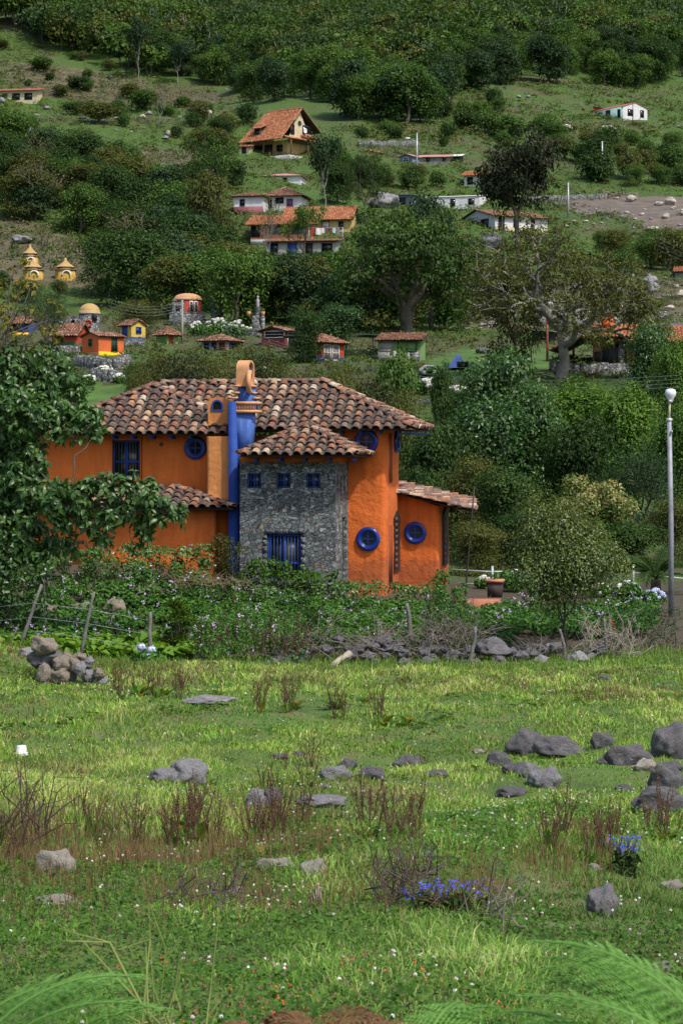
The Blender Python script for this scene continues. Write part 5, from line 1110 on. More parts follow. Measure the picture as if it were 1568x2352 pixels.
r_, R0, H, m = dome_tower('red_drum_house', 'round red house with pale dome behind the ruined stone battlements', 431, 738, 205, 31, 50, 13, W_['red'], SANDY2, cat='house'); r_.rotation_euler.z = 0
for a in (0.35, 0.72): mb = MB(); mb.box((R0 * sin(a) * 1.0, -R0 * cos(a) * 1.0, H * .62), (.35, .12, 1.2), rz=a); f = mb.build('window', WHITE, r_); mb = MB(); mb.box((R0 * sin(a) * 1.02 , -R0 * cos(a) * 1.02 , H * .62), (.22, .12, 1.0), rz=a); mb.build('pane', GLASS, f)
# gate arch of stone
def gate():
    o_ = hit(168, 765, 95); d = o_[1]; m = d / F; root = empty('stone_gateway', tuple(o_), 0, 'dark pointed stone gateway joined to the left of the domed stone tower', 'gateway')
    mb = MB(); w = 20 * m; h = 44 * m; P = [(-w, 0), (-w, h * .6), (0, h), (w, h * .6), (w, 0)]; Q = [(-w * .5, 0), (-w * .5, h * .45), (0, h * .72), (w * .5, h * .45), (w * .5, 0)]
    for i in range(4):
        for yy in (0, .8): mb.poly([(P[i][0], yy, P[i][1]), (P[i+1][0], yy, P[i+1][1]), (Q[i+1][0], yy, Q[i+1][1]), (Q[i][0], yy, Q[i][1])])
        mb.poly([(P[i][0], 0, P[i][1]), (P[i+1][0], 0, P[i+1][1]), (P[i+1][0], .8, P[i+1][1]), (P[i][0], .8, P[i][1])]); mb.poly([(Q[i][0], 0, Q[i][1]), (Q[i+1][0], 0, Q[i+1][1]), (Q[i+1][0], .8, Q[i+1][1]), (Q[i][0], .8, Q[i][1])])
    mb.build('arch', RUBBLE, root); mb = MB(); mb.bx(-w * .48, w * .48, .5, .55, -.3, h * .7); mb.build('door', DARK, root)
    mb = MB(); mb.bx(-w * 3.2, -w - .01, .1, .9, -1, h * .8); mb.build('wall', RUBBLE, root)
gate()
def battlement(name, label, X0, X1, Yb, hpx, d, merl=2, dep=1.6, window=None, rz=0.0):
    o_ = hit((X0 + X1) / 2, Yb, 95); d = o_[1]; m = d / F; w = (X1 - X0) * m; H = hpx * m; root = empty(name, tuple(o_), rz, label, 'ruin'); mb = MB()
    mb.bx(-w/2, w/2, 0, dep, -1.2, H * .88); n = merl * 2 - 1
    for k in range(0, n, 2): mb.bx(-w/2 + w * k / n, -w/2 + w * (k + 1) / n, 0, dep, H * .88, H * R_(.95, 1.03))
    mb.build('wall', RUBBLE, root)
    if window: mb = MB(); mb.bx(-w*.2, w*.2, -.03, .03, H*.5, H*.75); mb.build('opening', DARK, root)
battlement('stone_turret', 'square stone turret left of the round red house', 396, 422, 742, 54, 198, 2, 1.6, True)
battlement('stone_ruin', 'twin-topped grey stone ruin right of the round red house', 485, 512, 738, 48, 205, 2, 1.4, True)
battlement('stone_battlement', 'low crenellated stone wall in front of the round red house', 390, 470, 748, 30, 196, 5, .6)
def pointed_towers():
    for (X_, Yb, d, w, lb) in ((58, 632, 262, 21, 'rear left mustard tower with pointed concave roof, half hidden behind its twin'), (77, 640, 255, 26, 'front left mustard tower with pointed concave roof and white arch'), (151, 640, 252, 27, 'mustard tower with pointed concave roof and white arch, standing apart on the right')):
        up_ = 24 if w == 21 else 0; o_ = hit(X_ + (12 if w == 21 else 0), Yb - up_, 95); d = o_[1]; m = d / F; root = empty('pointed_tower', tuple(o_), radians(22.5), lb, 'tower', 'mustard towers on the left slope'); R0 = w * m * .92; H = 18 * m
        mb = MB(); mb.lathe([(R0, -1), (R0, H), (0, H)], seg=8); mb.build('wall', W_['mustard'], root)
        mb = MB(); mb.lathe([(R0 * 1.12, H), (R0 * 1.15, H + .05), (R0 * .86, H + .12), (R0 * .84, H + 6*m), (R0 * 1.0, H + 6.5*m), (R0 * .9, H + 8*m), (R0 * .5, H + 14*m), (R0 * .22, H + 20*m), (R0 * .13, H + 22*m), (R0 * .11, H + 28*m), (0, H + 29*m)], seg=8); mb.build('roof', SANDY, root)
        mb = MB(); mb.torus((0, 0, 0), .5, .12, [[cos(-.39), -sin(-.39), 0], [sin(-.39), cos(-.39), 0], [0, 0, 1]], 10, 5, a0=0, a1=pi); mb.V = [v + np.array([R0 * sin(-.2) * .9, -R0 * .97, .3]) for v in mb.V]; mb.build('arch', WHITE, root)
        for a in (-.9, 0.5): mb = MB(); mb.box((R0 * .86 * sin(a), -R0 * .86 * cos(a), H + 3.5*m), (.5, .2, .3), rz=a); mb.build('window', DARK, root)
pointed_towers()
def pillar_monument():
    o_ = hit(592, 770, 95); d = o_[1]; m = d / F; root = empty('stone_pillar_monument', tuple(o_), 0, 'rough stone pillar topped by a small pale statue and flanked by flower urns', 'monument')
    mb = MB(); mb.lathe([(26*m*.8, -.5), (20*m, 10*m), (9*m, 26*m), (7*m, 60*m), (8*m, 62*m), (8*m, 64*m), (0, 65*m)], seg=9); mb.build('pillar', RUBBLE, root)
    mb = MB(); mb.lathe([(3*m, 64*m), (4.5*m, 70*m), (3.5*m, 76*m), (4.5*m, 80*m), (1.6*m, 84*m), (2.6*m, 87*m), (2*m, 90*m), (0, 91*m)], seg=10); mb.build('statue', W_['concrete'], root, smooth=True)
    for sx in (-20, 12): mb = MB(); mb.lathe([(0, 44*m), (3.5*m, 44*m), (5*m, 54*m), (0, 54*m)], (sx*m, -.3, 0), 8); f = mb.build('urn', W_['pinkorange'], root); mb = MB(); blob_leaves(mb, [(sx*m, -.3, 57*m)], 6*m, 60, .16, .3, RNG, up=1); mb.build('urn_plant', LF['bright'], f)
    for sx in (12, -8): mb = MB(); mb.tube([(sx*m, -.4, -.4), (sx*m*1.0, -.4, 44*m)], 5*m, 6); mb.build('side_column', RUBBLE, root)
pillar_monument()
# stone terrace below the orange cabin, low walls
def stone_wall(name, label, pts, hpx, th=0.5, mat=None, cat='stone wall'):
    P = []; 
    for X_, Y_, d in pts:
        P.append(np.array(hit(X_, Y_, 95)))
    o_ = P[0].copy(); root_loc = tuple(o_); mb = MB(); r = np.random.default_rng(int(pts[0][0]) + 5)
    for a, b in zip(P[:-1], P[1:]):
        n = max(2, int(np.linalg.norm(b - a) / 0.5)); m = a[1] / F
        for k in range(n):
            p = a + (b - a) * (k + .5) / n - o_; h = hpx * m * r.uniform(.85, 1.1); L = np.linalg.norm(b - a) / n
            mb.box((p[0], p[1] + r.normal(0, .02), p[2] + h/2 - .4), (L * 1.05, th * r.uniform(.9, 1.1), h + .8), rz=atan2(b[1] - a[1], b[0] - a[0]) + r.normal(0, .04), taper=.93)
    o = mb.build(name, mat or RUBBLE); o.location = root_loc; tag(o, label, cat)
stone_wall('terrace_wall', 'curved grey stone terrace wall under the orange-red cabin', [(183, 838, 168), (230, 846, 165), (280, 846, 166), (286, 836, 172)], 22, 1.0)
stone_wall('terrace_wall', 'lower stone terrace wall behind the flowers, below the curved one', [(214, 872, 150), (250, 878, 148), (285, 874, 152)], 26, .5)
stone_wall('terrace_wall', 'stone terrace wall running left from the red cabin with green base', [(110, 812, 176), (184, 812, 176)], 18, .5)
stone_wall('terrace_wall', 'triangular stone buttress wall between orange-red and yellow cabins', [(285, 796, 176), (330, 796, 180)], 16, .6)
stone_wall('dry_stone_wall', 'dry stone wall across the pasture right of the steep-roofed house', [(822, 336, None), (890, 337, None), (958, 336, None)], 12, 1.0)
stone_wall('dry_stone_wall', 'dark dry stone wall above the bare burnt field', [(1210, 462, None), (1300, 462, None), (1390, 458, None)], 12, .8)
stone_wall('garden_wall', 'low garden wall with white coping among the hydrangeas', [(950, 925, 122), (1000, 930, 122)], 9, .4)
stone_wall('roadside_wall', 'low stone wall in front of the tiled stone house on the right', [(1260, 852, 165), (1330, 856, 160), (1440, 858, 158)], 22, .6)
cottage('tool_shed', 'grey corner of a shed above the sheet-metal shelter', 1200, 1240, 1262, 742, 28, 35, 'shedr', 5, W_['grey'], METAL_GREY, [], d=205, cat='shed')
cottage('sheet_metal_shelter', 'dark open shelter with crumpled silver sheet roof beside the grey trunk', 1222, 1262, 1290, 786, 24, 30, 'shedr', 4, DARK, METAL_GREY, [], d=190, cat='shelter', over=.5)
r_, q = cottage('stone_tiled_house', 'stone house with red tiled roof and brick chimney behind the thin grey-trunked tree', 1362, 1432, 1470, 842, 74, 15, 'gable_r', 22, RUBBLE, TILE2, [('L', .55, .35, .5, .7, DW, 'door', DARK, 1), ('L', .15, .3, .2, .3, WOOD, 'door', DARK, 0)], [('L', .0, .35, .5, .98, W_['pinkorange'])], d=172, over=.8, tile=.28, LRm=5)
m = q['m']; mb = MB(); mb.bx(-q['LL'] * .78, -q['LL'] * .42, 1.0, 1.9, q['H'], q['H'] + 22 * m + 1.0); f = mb.build('chimney', W_['orangered'], r_); mb = MB(); mb.box((-q['LL'] * .6, 1.45, q['H'] + 22*m + 1.1), (1.4, 1.2, .25), taper=.3); mb.build('chimney_cap', TILE2, f)
mb = MB(); rg = np.random.default_rng(4); plane_tiles(mb, np.array([-q['LL'] - 3.2, -.6, q['H'] - 1.2]), np.array([-q['LL'] - 3.2, 5.5, q['H'] - 1.2]), [np.array([-q['LL'] + .2, 5.5, q['H'] + .5]), np.array([-q['LL'] + .2, -.6, q['H'] + .5])], rg, sp=.3, ex=.33, seg=4); mb.build('porch_roof', [TILE2, DECK], r_)
cottage('red_tiled_annex', 'long red-tiled annex at the right edge behind the ivy mound', 1440, 1600, 1620, 838, 60, 6, 'gable_r', 26, W_['red'], TILE2, [('L', .75, .4, .2, .6, W_['red'], 'door', DARK, 1)], d=178, over=.7, tile=.28, LRm=5)
cottage('brown_roofed_barn', 'brown sheet roof of a barn beyond the red-tiled annex', 1450, 1640, 1650, 790, 40, 6, 'shed', 8, W_['grey'], plain('brown_sheet_roof', (0.12, 0.075, 0.07), .6, .3), [], d=215, over=.5, LRm=5, cat='barn')
cottage('red_roofed_hut', 'little red-roofed hut at the right edge above the rocky slope', 1550, 1600, 1610, 640, 16, 10, 'shed', 10, W_['grey'], TILE2, [], over=.3, LRm=4, cat='hut')
# red poles by the grey trunk
for X_, Yt, Yb, lb in ((1256, 722, 830, 'thin rust-red steel pole left of the thick grey trunk'), (1316, 716, 828, 'thin rust-red steel pole with a blue cap right of the thick grey trunk')):
    o_ = hit(X_, Yb, 95); d = o_[1]; m = d / F; mb = MB(); mb.tube([(0, 0, -.5), (0, 0, (Yb - Yt) * m)], .09, 8); root = empty('steel_pole', tuple(o_), 0, lb, 'pole'); mb.build('shaft', RUST, root)
    if X_ > 1300: mb = MB(); mb.lathe([(0, 0), (.13, 0), (.13, .18), (0, .2)], (0, 0, (Yb - Yt) * m), 8); mb.build('cap', W_['blue'], root)
# blue tent
def tent():
    o_ = hit(1051, 849, 95); d = o_[1]; m = d / F; o_ = (o_[0], o_[1], o_[2] + .1); root = empty('blue_tent', tuple(o_), radians(20), 'blue pyramid tent on the green lawn', 'tent'); R0 = 21 * m; H = 33 * m
    mb = MB(); mb.lathe([(R0 * 1.25, 0), (R0 * .75, H * .42), (R0 * .3, H * .82), (.02, H)], seg=6, sy=1); mb.build('canopy', plain('faded_blue_canvas', (0.22, 0.33, 0.74), .8, .25, 2), root)
    mb = MB(); mb.box((.1, -R0 * 1.02, .25), (.9, .12, .4)); mb.build('opening', DARK, root)
tent()
# big round boulders among the houses, made later with the rocks
# ------------------------------------------------------------------ shrubs behind and beside the house
proto_tree('shrubA', 'dense_shrub', 51, 7, 'olive', 234, 3, (4, 3, 2), 0.72, 0.8, 0.2, 0.14, .06, .17, .5, .15, cat='shrub', flat=.8, skirt=16, width=.62)
proto_tree('shrubB', 'dense_shrub', 52, 7, 'deep', 216, 3, (4, 3, 2), 0.72, 0.8, 0.25, 0.14, .06, .19, .6, .15, cat='shrub', skirt=16, width=.62)
proto_tree('shrubC', 'leafy_shrub', 53, 7, 'near', 207, 3, (4, 3, 2), 0.72, 0.8, 0.3, 0.14, .06, .22, .6, .15, cat='shrub', skirt=16, width=.62)
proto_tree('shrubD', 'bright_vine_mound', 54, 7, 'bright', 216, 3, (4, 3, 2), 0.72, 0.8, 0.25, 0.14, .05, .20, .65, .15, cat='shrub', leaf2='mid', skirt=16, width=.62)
proto_tree('shrubE', 'fine_leaved_tree', 55, 6, 'blue', 150, 3, (4, 3, 3), 0.8, 0.75, 0.2, 0.16, .08, .15, .4, .15, cat='tree', flat=.8)
proto_tree('brownsh', 'dark_russet_shrub', 56, 7, 'brown', 216, 3, (4, 3, 2), 0.72, 0.8, 0.2, 0.14, .06, .17, .45, .15, cat='shrub', flat=.7, leaf2='olive', skirt=16, width=.62)
def shrub(k, X_, d, Yt, hw, label, group=None): return tree(k, X_, d, Yt, hw, label, group, sink=.2)
GB = 'dark shrubs behind the tiled roof'
for k, X_, d, Yt, hw in (('shrubA', 345, 122, 790, 54), ('brownsh', 420, 119, 794, 76), ('shrubA', 510, 117, 806, 62), ('brownsh', 590, 116, 792, 66), ('shrubA', 650, 114, 806, 46), ('shrubA', 735, 110, 842, 66), ('shrubA', 810, 107, 834, 70), ('brownsh', 870, 104, 852, 70), ('shrubA', 925, 101, 885, 60), ('shrubA', 312, 112, 850, 34), ('shrubB', 470, 108, 860, 90), ('shrubB', 640, 106, 868, 90)):
    shrub(k, X_, d, Yt, hw, ('russet' if k == 'brownsh' else 'olive' if k == 'shrubA' else 'dark green') + ' shrub behind the tiled roof, ' + where(X_, Yt + 10), GB)
for k, X_, d, Yt, hw, lb in (
    ('bush1', 905, 142, 793, 50, 'rounded bright green bush in front of the green-walled shed'), ('bush2', 1012, 140, 824, 26, 'small dark bush beside the blue tent'),
    ('shrubB', 1060, 124, 886, 56, 'dark clipped shrub below the blue tent'), ('shrubC', 1150, 112, 800, 88, 'tall leafy shrub with pointed leaves right of the blue tent'),
    ('shrubC', 1225, 110, 868, 85, 'leafy shrub below the tall pointed-leaved one'), ('shrubC', 1105, 106, 905, 100, 'broad leafy shrub over the garden right of the main roof corner'),
    ('shrubD', 1335, 122, 862, 95, 'light green vine mound below the thick grey trunk'), ('shrubD', 1430, 118, 872, 85, 'light green vine mound left of the lamp head'),
    ('shrubC', 1490, 148, 732, 55, 'ivy-covered mound in front of the red-tiled annex, its taller part'), ('shrubD', 1545, 140, 770, 55, 'ivy-covered mound at the right edge above the lamp head'),
    ('shrubD', 1552, 108, 925, 70, 'bright shrub behind the top of the lamp pole'), ('shrubB', 1345, 102, 945, 80, 'very dark shrub behind the cream-topped tree'),
    ('shrubB', 1285, 104, 975, 75, 'dark shrub right of the roof corner, halfway to the lamp'), ('shrubE', 1480, 98, 1010, 110, 'fine grey-green tree behind the lamp pole'),
    ('shrubB', 1010, 98, 960, 90, 'dark shrub directly right of the main roof corner'), ('shrubA', 1075, 95, 1030, 80, 'dull olive shrub above the right wing roof'),
    ('shrubB', 960, 92, 1060, 60, 'dark shrub between the tower and the right wing roof'), ('shrubB', 1150, 92, 1060, 85, 'dark shrub behind the rusty leaning pole'),
    ('shrubB', 1215, 90, 1150, 80, 'dark shrub low behind the round-crowned tree, left side'), ('shrubA', 1100, 87, 1180, 75, 'olive shrub just beyond the right wing eave'),
    ('shrubB', 1430, 90, 1180, 90, 'dark shrub behind the palm'), ('shrubA', 1545, 92, 1130, 70, 'olive shrub right of the lamp pole at mid height'),
    ('shrubB', 1330, 90, 1200, 90, 'dark shrub hidden behind the round-crowned tree'), ('shrubA', 310, 212, 682, 60, 'pale olive cone-shaped shrub above the yellow cabin'),
    ('shrubB', 305, 140, 826, 26, 'dark shrub at the end of the curved terrace wall'), ('shrubB', 30, 120, 870, 80, 'dark shrub behind the big-leaved tree'), ('shrubB', 150, 135, 830, 60, 'shrub below the dark red cabin'),
    ('shrubE', 100, 170, 650, 60, 'shrub below the mustard towers'), ('shrubB', 700, 172, 700, 45, 'bright-topped shrub behind the shade net, left'), ('shrubC', 770, 176, 690, 55, 'climber-hung shrub behind the shade net')):
    shrub(k, X_, d, Yt, hw, lb)
proto_tree('catkin', 'cream_flowering_tree', 61, 5, 'mid', 150, 3, (4, 3, 3), 0.75, 0.76, 0.25, 0.20, .08, .20, .5, .14, leaf2='cream', skirt=6, l2=1)
P_ = PROTO['catkin']
tree('catkin', 1335, 79, 1092, 118, 'olive tree topped with cream catkins behind the round dark-leaved tree')
proto_tree('round', 'round_crowned_tree', 62, 5, 'roundleaf', 520, 3, (5, 3, 3), 0.70, 0.74, 0.34, 0.22, .055, .115, .5, .19, bark=BARK, leaf2='olive', width=1.0)
tree('round', 1300, 62.5, 1132, 122, 'round dark-leaved tree with several thin trunks in front of the garden', name='round_crowned_tree', sink=0.0)

# hydrangeas
def ball(r=0.11, n=26, seed=1):
    g = np.random.default_rng(seed); mb = MB(); d = nrm(g.normal(0, 1, (n, 3))); P = d * r
    V, Fq = leaf_cards(P, d, r * 0.8, 1.0, g, -0.1, 0); mb.add(V, Fq)
    mb.lathe([(0.001, -r*.85), (r*.6, -r*.6), (r*.85, 0), (r*.6, r*.6), (0.001, r*.85)], seg=8); return mb
HY = []
def hydrangea(X_, Yb, wpx, hpx, label, mat=PETAL_W, dmin=95, n=16, grp='hydrangeas', d=None, seed=0, R0=0.11):
    if d: x, y, z = gx(X_, d)
    else: x, y, z = hit(X_, Yb, dmin)
    m = y / F; w = wpx * m / 2; h = hpx * m; r = np.random.default_rng(int(X_) + seed)
    root = empty('hydrangea', (x, y, z), 0, label, 'flowering bush', grp); k = 7; a = r.uniform(0, 6.28, k)
    C = np.column_stack([w * .6 * np.cos(a), w * .5 * np.sin(a), r.uniform(.35, .6, k) * h]); mb = MB()
    blob_leaves(mb, C, max(w, h) * .42, int(np.clip(160 * (60 / y) * 1.5, 60, 200)), float(np.clip(.0018 * y, .13, .3)), .6, r, up=.4)
    mb.build('foliage', LF['potato'], root)
    key = (mat.name, R0)
    src = next((q[1] for q in HY if q[0] == key), None)
    for i in range(n):
        an = r.uniform(0, 6.28); q = r.uniform(0, 1) ** .5; px, py = w * .95 * q * cos(an), -abs(w * .8 * q * sin(an)) * .8; pz = h * (.62 + .42 * sqrt(max(0, 1 - q*q))) - .3 * h * q * r.random()
        if src is None: o = ball(R0).build('flower_head', mat, root); src = o.data; HY.append((key, src))
        else: o = link('flower_head', src, root)
        o.location = (px, py, pz); s_ = r.uniform(.7, 1.15); o.scale = (s_, s_, s_ * .85)
for X_, Yb, w, h, lb in ((498, 778, 60, 46, 'big white hydrangea left of the stone pillar monument, its left half'), (548, 782, 60, 44, 'big white hydrangea beside the foot of the stone pillar monument'), (452, 770, 36, 30, 'white hydrangea right of the utility pole by the ruins'),
     (240, 868, 40, 24, 'white hydrangea on the stone terrace below the orange-red cabin'), (205, 884, 30, 20, 'white hydrangea at the left end of the lower terrace'), (275, 880, 26, 18, 'white hydrangea at the right end of the lower terrace'),
     (895, 868, 34, 24, 'white hydrangea under the rounded green bush'), (990, 905, 74, 34, 'wide white hydrangea bed above the garden wall with white coping'), (1050, 915, 46, 26, 'white hydrangea just right of the wide white bed'), (985, 868, 40, 26, 'white hydrangea between boulder and blue tent'),
     (600, 868, 50, 22, 'white hydrangea peeping over the tiled ridge'), (1395, 305, 36, 15, 'white hydrangea below the upper right bungalow'), (1300, 303, 28, 13, 'white hydrangea left of the one below the bungalow'), (320, 745, 24, 44, 'white hydrangea climbing beside the pale olive cone shrub')):
    hydrangea(X_, Yb, w, h, lb, n=18, R0=.19 if Yb > 400 else .3, grp='hydrangeas of the slope')
for X_, d, w, h, lb, mt in ((1180, 78, 60, 48, 'white and yellowish hydrangea beside the brick planter', PETAL_W), (1240, 77, 50, 36, 'pale hydrangea between the planter and the round-crowned tree', PETAL_W), (1265, 75.5, 46, 30, 'pale blue hydrangea left of the round-crowned trunk', PETAL_B),
     (1440, 74, 56, 48, 'faded pink-white hydrangea right of the round-crowned tree', PETAL_W), (1500, 73, 50, 34, 'blue-white hydrangea at the foot of the lamp', PETAL_B), (1375, 76, 44, 30, 'white hydrangea half hidden by the round-crowned trunk', PETAL_W), (1110, 79, 30, 26, 'low white hydrangea left of the brick planter', PETAL_W)):
    hydrangea(X_, 0, w, h, lb, mt, d=d, n=14, grp='hydrangeas of the garden', R0=.11)
hydrangea(330, 0, 84, 60, 'low green hydrangea with three pale flower heads in the meadow', PETAL_B, d=56.5, n=3, grp='hydrangeas of the garden', R0=.12)

# ------------------------------------------------------------------ the big-leaved tree on the left
def leaf_cards2(P, Nn, L, asp, rng, hang=0.5):
    """larger leaf: four segments, folded and arching"""
    k = len(P); L = L * rng.uniform(0.6, 1.2, k); W2 = L * asp * .5; Nn = nrm(Nn); t = nrm(np.cross(Nn, rng.normal(0, 1, (k, 3))) + np.array([0, 0, -hang])); b = nrm(np.cross(Nn, t)); Nn = np.cross(t, b)
    c = lambda v: v[:, None]
    q0 = P; q1 = P + t * c(L * .35) + Nn * c(L * .06); q2 = P + t * c(L * .7) + Nn * c(L * .03); q3 = P + t * c(L) - Nn * c(L * .08)
    V = np.stack([q0, q1, q2, q3, q1 + b * c(W2) + Nn * c(W2 * .3), q2 + b * c(W2 * .75) + Nn * c(W2 * .2), q1 - b * c(W2) + Nn * c(W2 * .3), q2 - b * c(W2 * .75) + Nn * c(W2 * .2)], 1).reshape(-1, 3); i = np.arange(k)[:, None] * 8
    return V, np.concatenate([i + np.array([[0, 1, 4]]), i + np.array([[0, 6, 1]]), i + np.array([[2, 3, 5]]), i + np.array([[2, 7, 3]])]), np.concatenate([i + np.array([[1, 2, 5, 4]]), i + np.array([[1, 6, 7, 2]])])
def big_tree():
    d0 = 66.0; r = np.random.default_rng(77); x, y, z = gx(20, d0); root = empty('big_leaved_tree', (x, y, z), 0, 'big-leaved tree with drooping glossy leaves covering the left side of the orange house', 'tree'); base = np.array([x, y, z])
    # clumps: X, Y, radius px, depth offset, leaves, yellow?
    cl = [(40, 1010, 62, 0), (110, 960, 52, -.6), (170, 930, 42, -.5), (60, 900, 60, .3), (140, 870, 46, 0), (20, 840, 55, 0), (95, 820, 40, .2), (185, 970, 36, -.8), (222, 990, 24, -.6), (30, 1080, 44, -.5), (20, 1160, 50, 0), (20, 1200, 46, -.6), (60, 1180, 40, -.8), (30, 1250, 40, -.6), (-15, 1180, 50, -.5), (10, 1290, 34, -.8), (80, 1270, 30, -.7), (-20, 960, 70, 0), (-20, 1080, 70, 0),
          (78, 1052, 36, -.9), (50, 1085, 34, -.9), (55, 1120, 34, -.9), (105, 1128, 30, -1.1), (150, 1126, 28, -1.2), (200, 1115, 24, -1.4), (245, 1105, 20, -1.6), (130, 1150, 36, -1.2), (190, 1130, 30, -1.5), (240, 1125, 28, -1.7), (290, 1115, 28, -1.9), (335, 1130, 28, -2.0), (375, 1165, 30, -2.1), (405, 1170, 24, -2.1), (345, 1185, 30, -2.0), (300, 1175, 34, -1.8), (250, 1180, 34, -1.6), (200, 1190, 32, -1.4), (150, 1205, 30, -1.2), (330, 1230, 18, -1.9), (235, 1235, 22, -1.6), (310, 1255, 12, -1.8), (60, 1220, 44, -.5), (10, 1240, 40, -.2), (110, 1250, 30, -.7), (165, 1255, 22, -1.0), (50, 950, 50, -1), (-15, 880, 60, 0), (205, 950, 28, -.6), (20, 1130, 44, -.6)]
    yl = [(30, 640, 34, 0), (70, 660, 30, 0), (20, 690, 36, 0), (60, 720, 26, .2), (100, 740, 24, 0), (120, 700, 18, 0), (20, 760, 34, 0), (-10, 700, 40, 0), (85, 790, 26, 0), (60, 600, 10, 0), (130, 770, 18, 0), (140, 720, 16, 0)]
    tm = MB(); cb = MB(); yb = MB()
    fork1 = at(5, 1180, d0) - base; fork2 = at(15, 960, d0 + .2) - base; fork3 = at(5, 800, d0) - base; fork4 = at(150, 1165, d0 - 1.2) - base; f5 = at(290, 1160, d0 - 1.8) - base
    limb(tm, (0, 0, -.3), fork1, .22, .17, r, .1, 8); limb(tm, fork1, fork2, .17, .12, r, .15, 7); limb(tm, fork2, fork3, .12, .07, r, .2, 6); limb(tm, fork1, fork4, .12, .07, r, .15, 6); limb(tm, fork4, f5, .07, .045, r, .15, 6)
    def nearest(p): return min((fork2, fork3, fork4, f5, fork1), key=lambda q: np.linalg.norm(q - p))
    def clump(X_, Y_, rp, dy, target, dens, L, twig=.035):
        c = at(X_, Y_, d0 + dy) - base; rad = rp / F * d0; n0 = nearest(c); P = limb(tm, n0, c, twig, .015, r, .25, 5)
        rad *= 1.18; k = max(5, int(dens * rad * rad * 125)); dd = nrm(r.normal(0, 1, (k, 3))); rr = rad * (.35 + .75 * r.random(k)); ends = c + dd * rr[:, None] * [1, .8, 1]
        for e in ends[:: 2 if dens < .5 else 4]: tm.tube([c + (e - c) * .1, (c + e) / 2 + [0, 0, rad * .06], e], [.014, .01, .006], 3, cap=False)
        m = 7 if dens > .5 else 4
        Pp = np.repeat(ends, m, 0) + r.normal(0, .035, (k * m, 3)); Nn = np.repeat(dd, m, 0) * .8 + [0, -.25, .75] + r.normal(0, .45, (k * m, 3))
        V, Ft, Fq = leaf_cards2(Pp, Nn, L, .44, r, .55); b0 = target.n; target.add(V, Ft); target.F.append((Fq + b0, 0))
    for q in cl: clump(*q, cb, 1.0, .25)
    for q in yl: clump(*q, yb, .38, .2, .028)
    tm.build('trunk', BARK, root); cb.build('crown', LF['near'], root); yb.build('upper_crown', LF['yellowed'], root, label='thin yellowing upper crown')
big_tree()

# ------------------------------------------------------------------ garden beds and hedges
def jitter_region(n, X0, X1, d0, d1, r):
    d = r.uniform(d0, d1, n); X_ = r.uniform(X0, X1, n); x = (X_ - 784) / F * d; return x, d, T(x, d)
def mass(name, label, cat, X0, X1, d0, d1, n, h0, h1, rad, per, L, asp, leaf, seed, cond=None, up=1.4, flat=.7):
    r = np.random.default_rng(seed); x, y, z = jitter_region(n, X0, X1, d0, d1, r)
    if cond is not None: k = cond(x, y); x, y, z = x[k], y[k], z[k]
    C = np.column_stack([x, y, z + r.uniform(h0, h1, len(x))]); mb = MB(); blob_leaves(mb, C, rad * r.uniform(.7, 1.3, len(x)), per, L, asp, r, up=up, flat=flat)
    o = mb.build(name, LF[leaf]); tag(o, label, cat, kind='stuff'); return C
C1 = mass('potato_crop', 'bed of potato plants in leaf between the hedge and the meadow fence', 'crop', -60, 1180, 62.8, 71.2, 1350, .05, .28, .22, 40, .13, .6, 'potato', 70)
C2 = mass('potato_crop', 'second bed of potato plants in leaf behind the round-crowned tree', 'crop', 1120, 1500, 64.5, 71, 340, .1, .36, .24, 38, .13, .6, 'potato', 71)
mass('squash_leaves', 'patch of broad light green squash leaves behind the leaning fence posts', 'crop', -60, 480, 61.2, 63.6, 95, .1, .35, .32, 14, .34, .9, 'squash', 72, up=1.2, flat=.5)
def flowers(name, label, C, n, mat, L, seed, dz=.38, per=7, spread=.07):
    r = np.random.default_rng(seed); P = C[r.choice(len(C), n)] + np.column_stack([r.normal(0, .15, n), r.normal(0, .15, n), r.uniform(dz * .7, dz, n)])
    Q = np.repeat(P, per, 0) + r.normal(0, spread * .5, (n * per, 3)); V, Fq = leaf_cards(Q, r.normal(0, .6, Q.shape) + [0, -.5, .6], L, .9, r, 0, 0); mb = MB(); mb.add(V, Fq); o = mb.build(name, mat); tag(o, label, 'flowers', kind='stuff')
flowers('potato_flowers', 'lilac potato blossoms scattered over the garden bed', C1, 150, PETAL_L, .045, 73, .34); flowers('potato_flowers', 'lilac blossoms over the bed behind the round-crowned tree', C2, 40, PETAL_L, .045, 74)
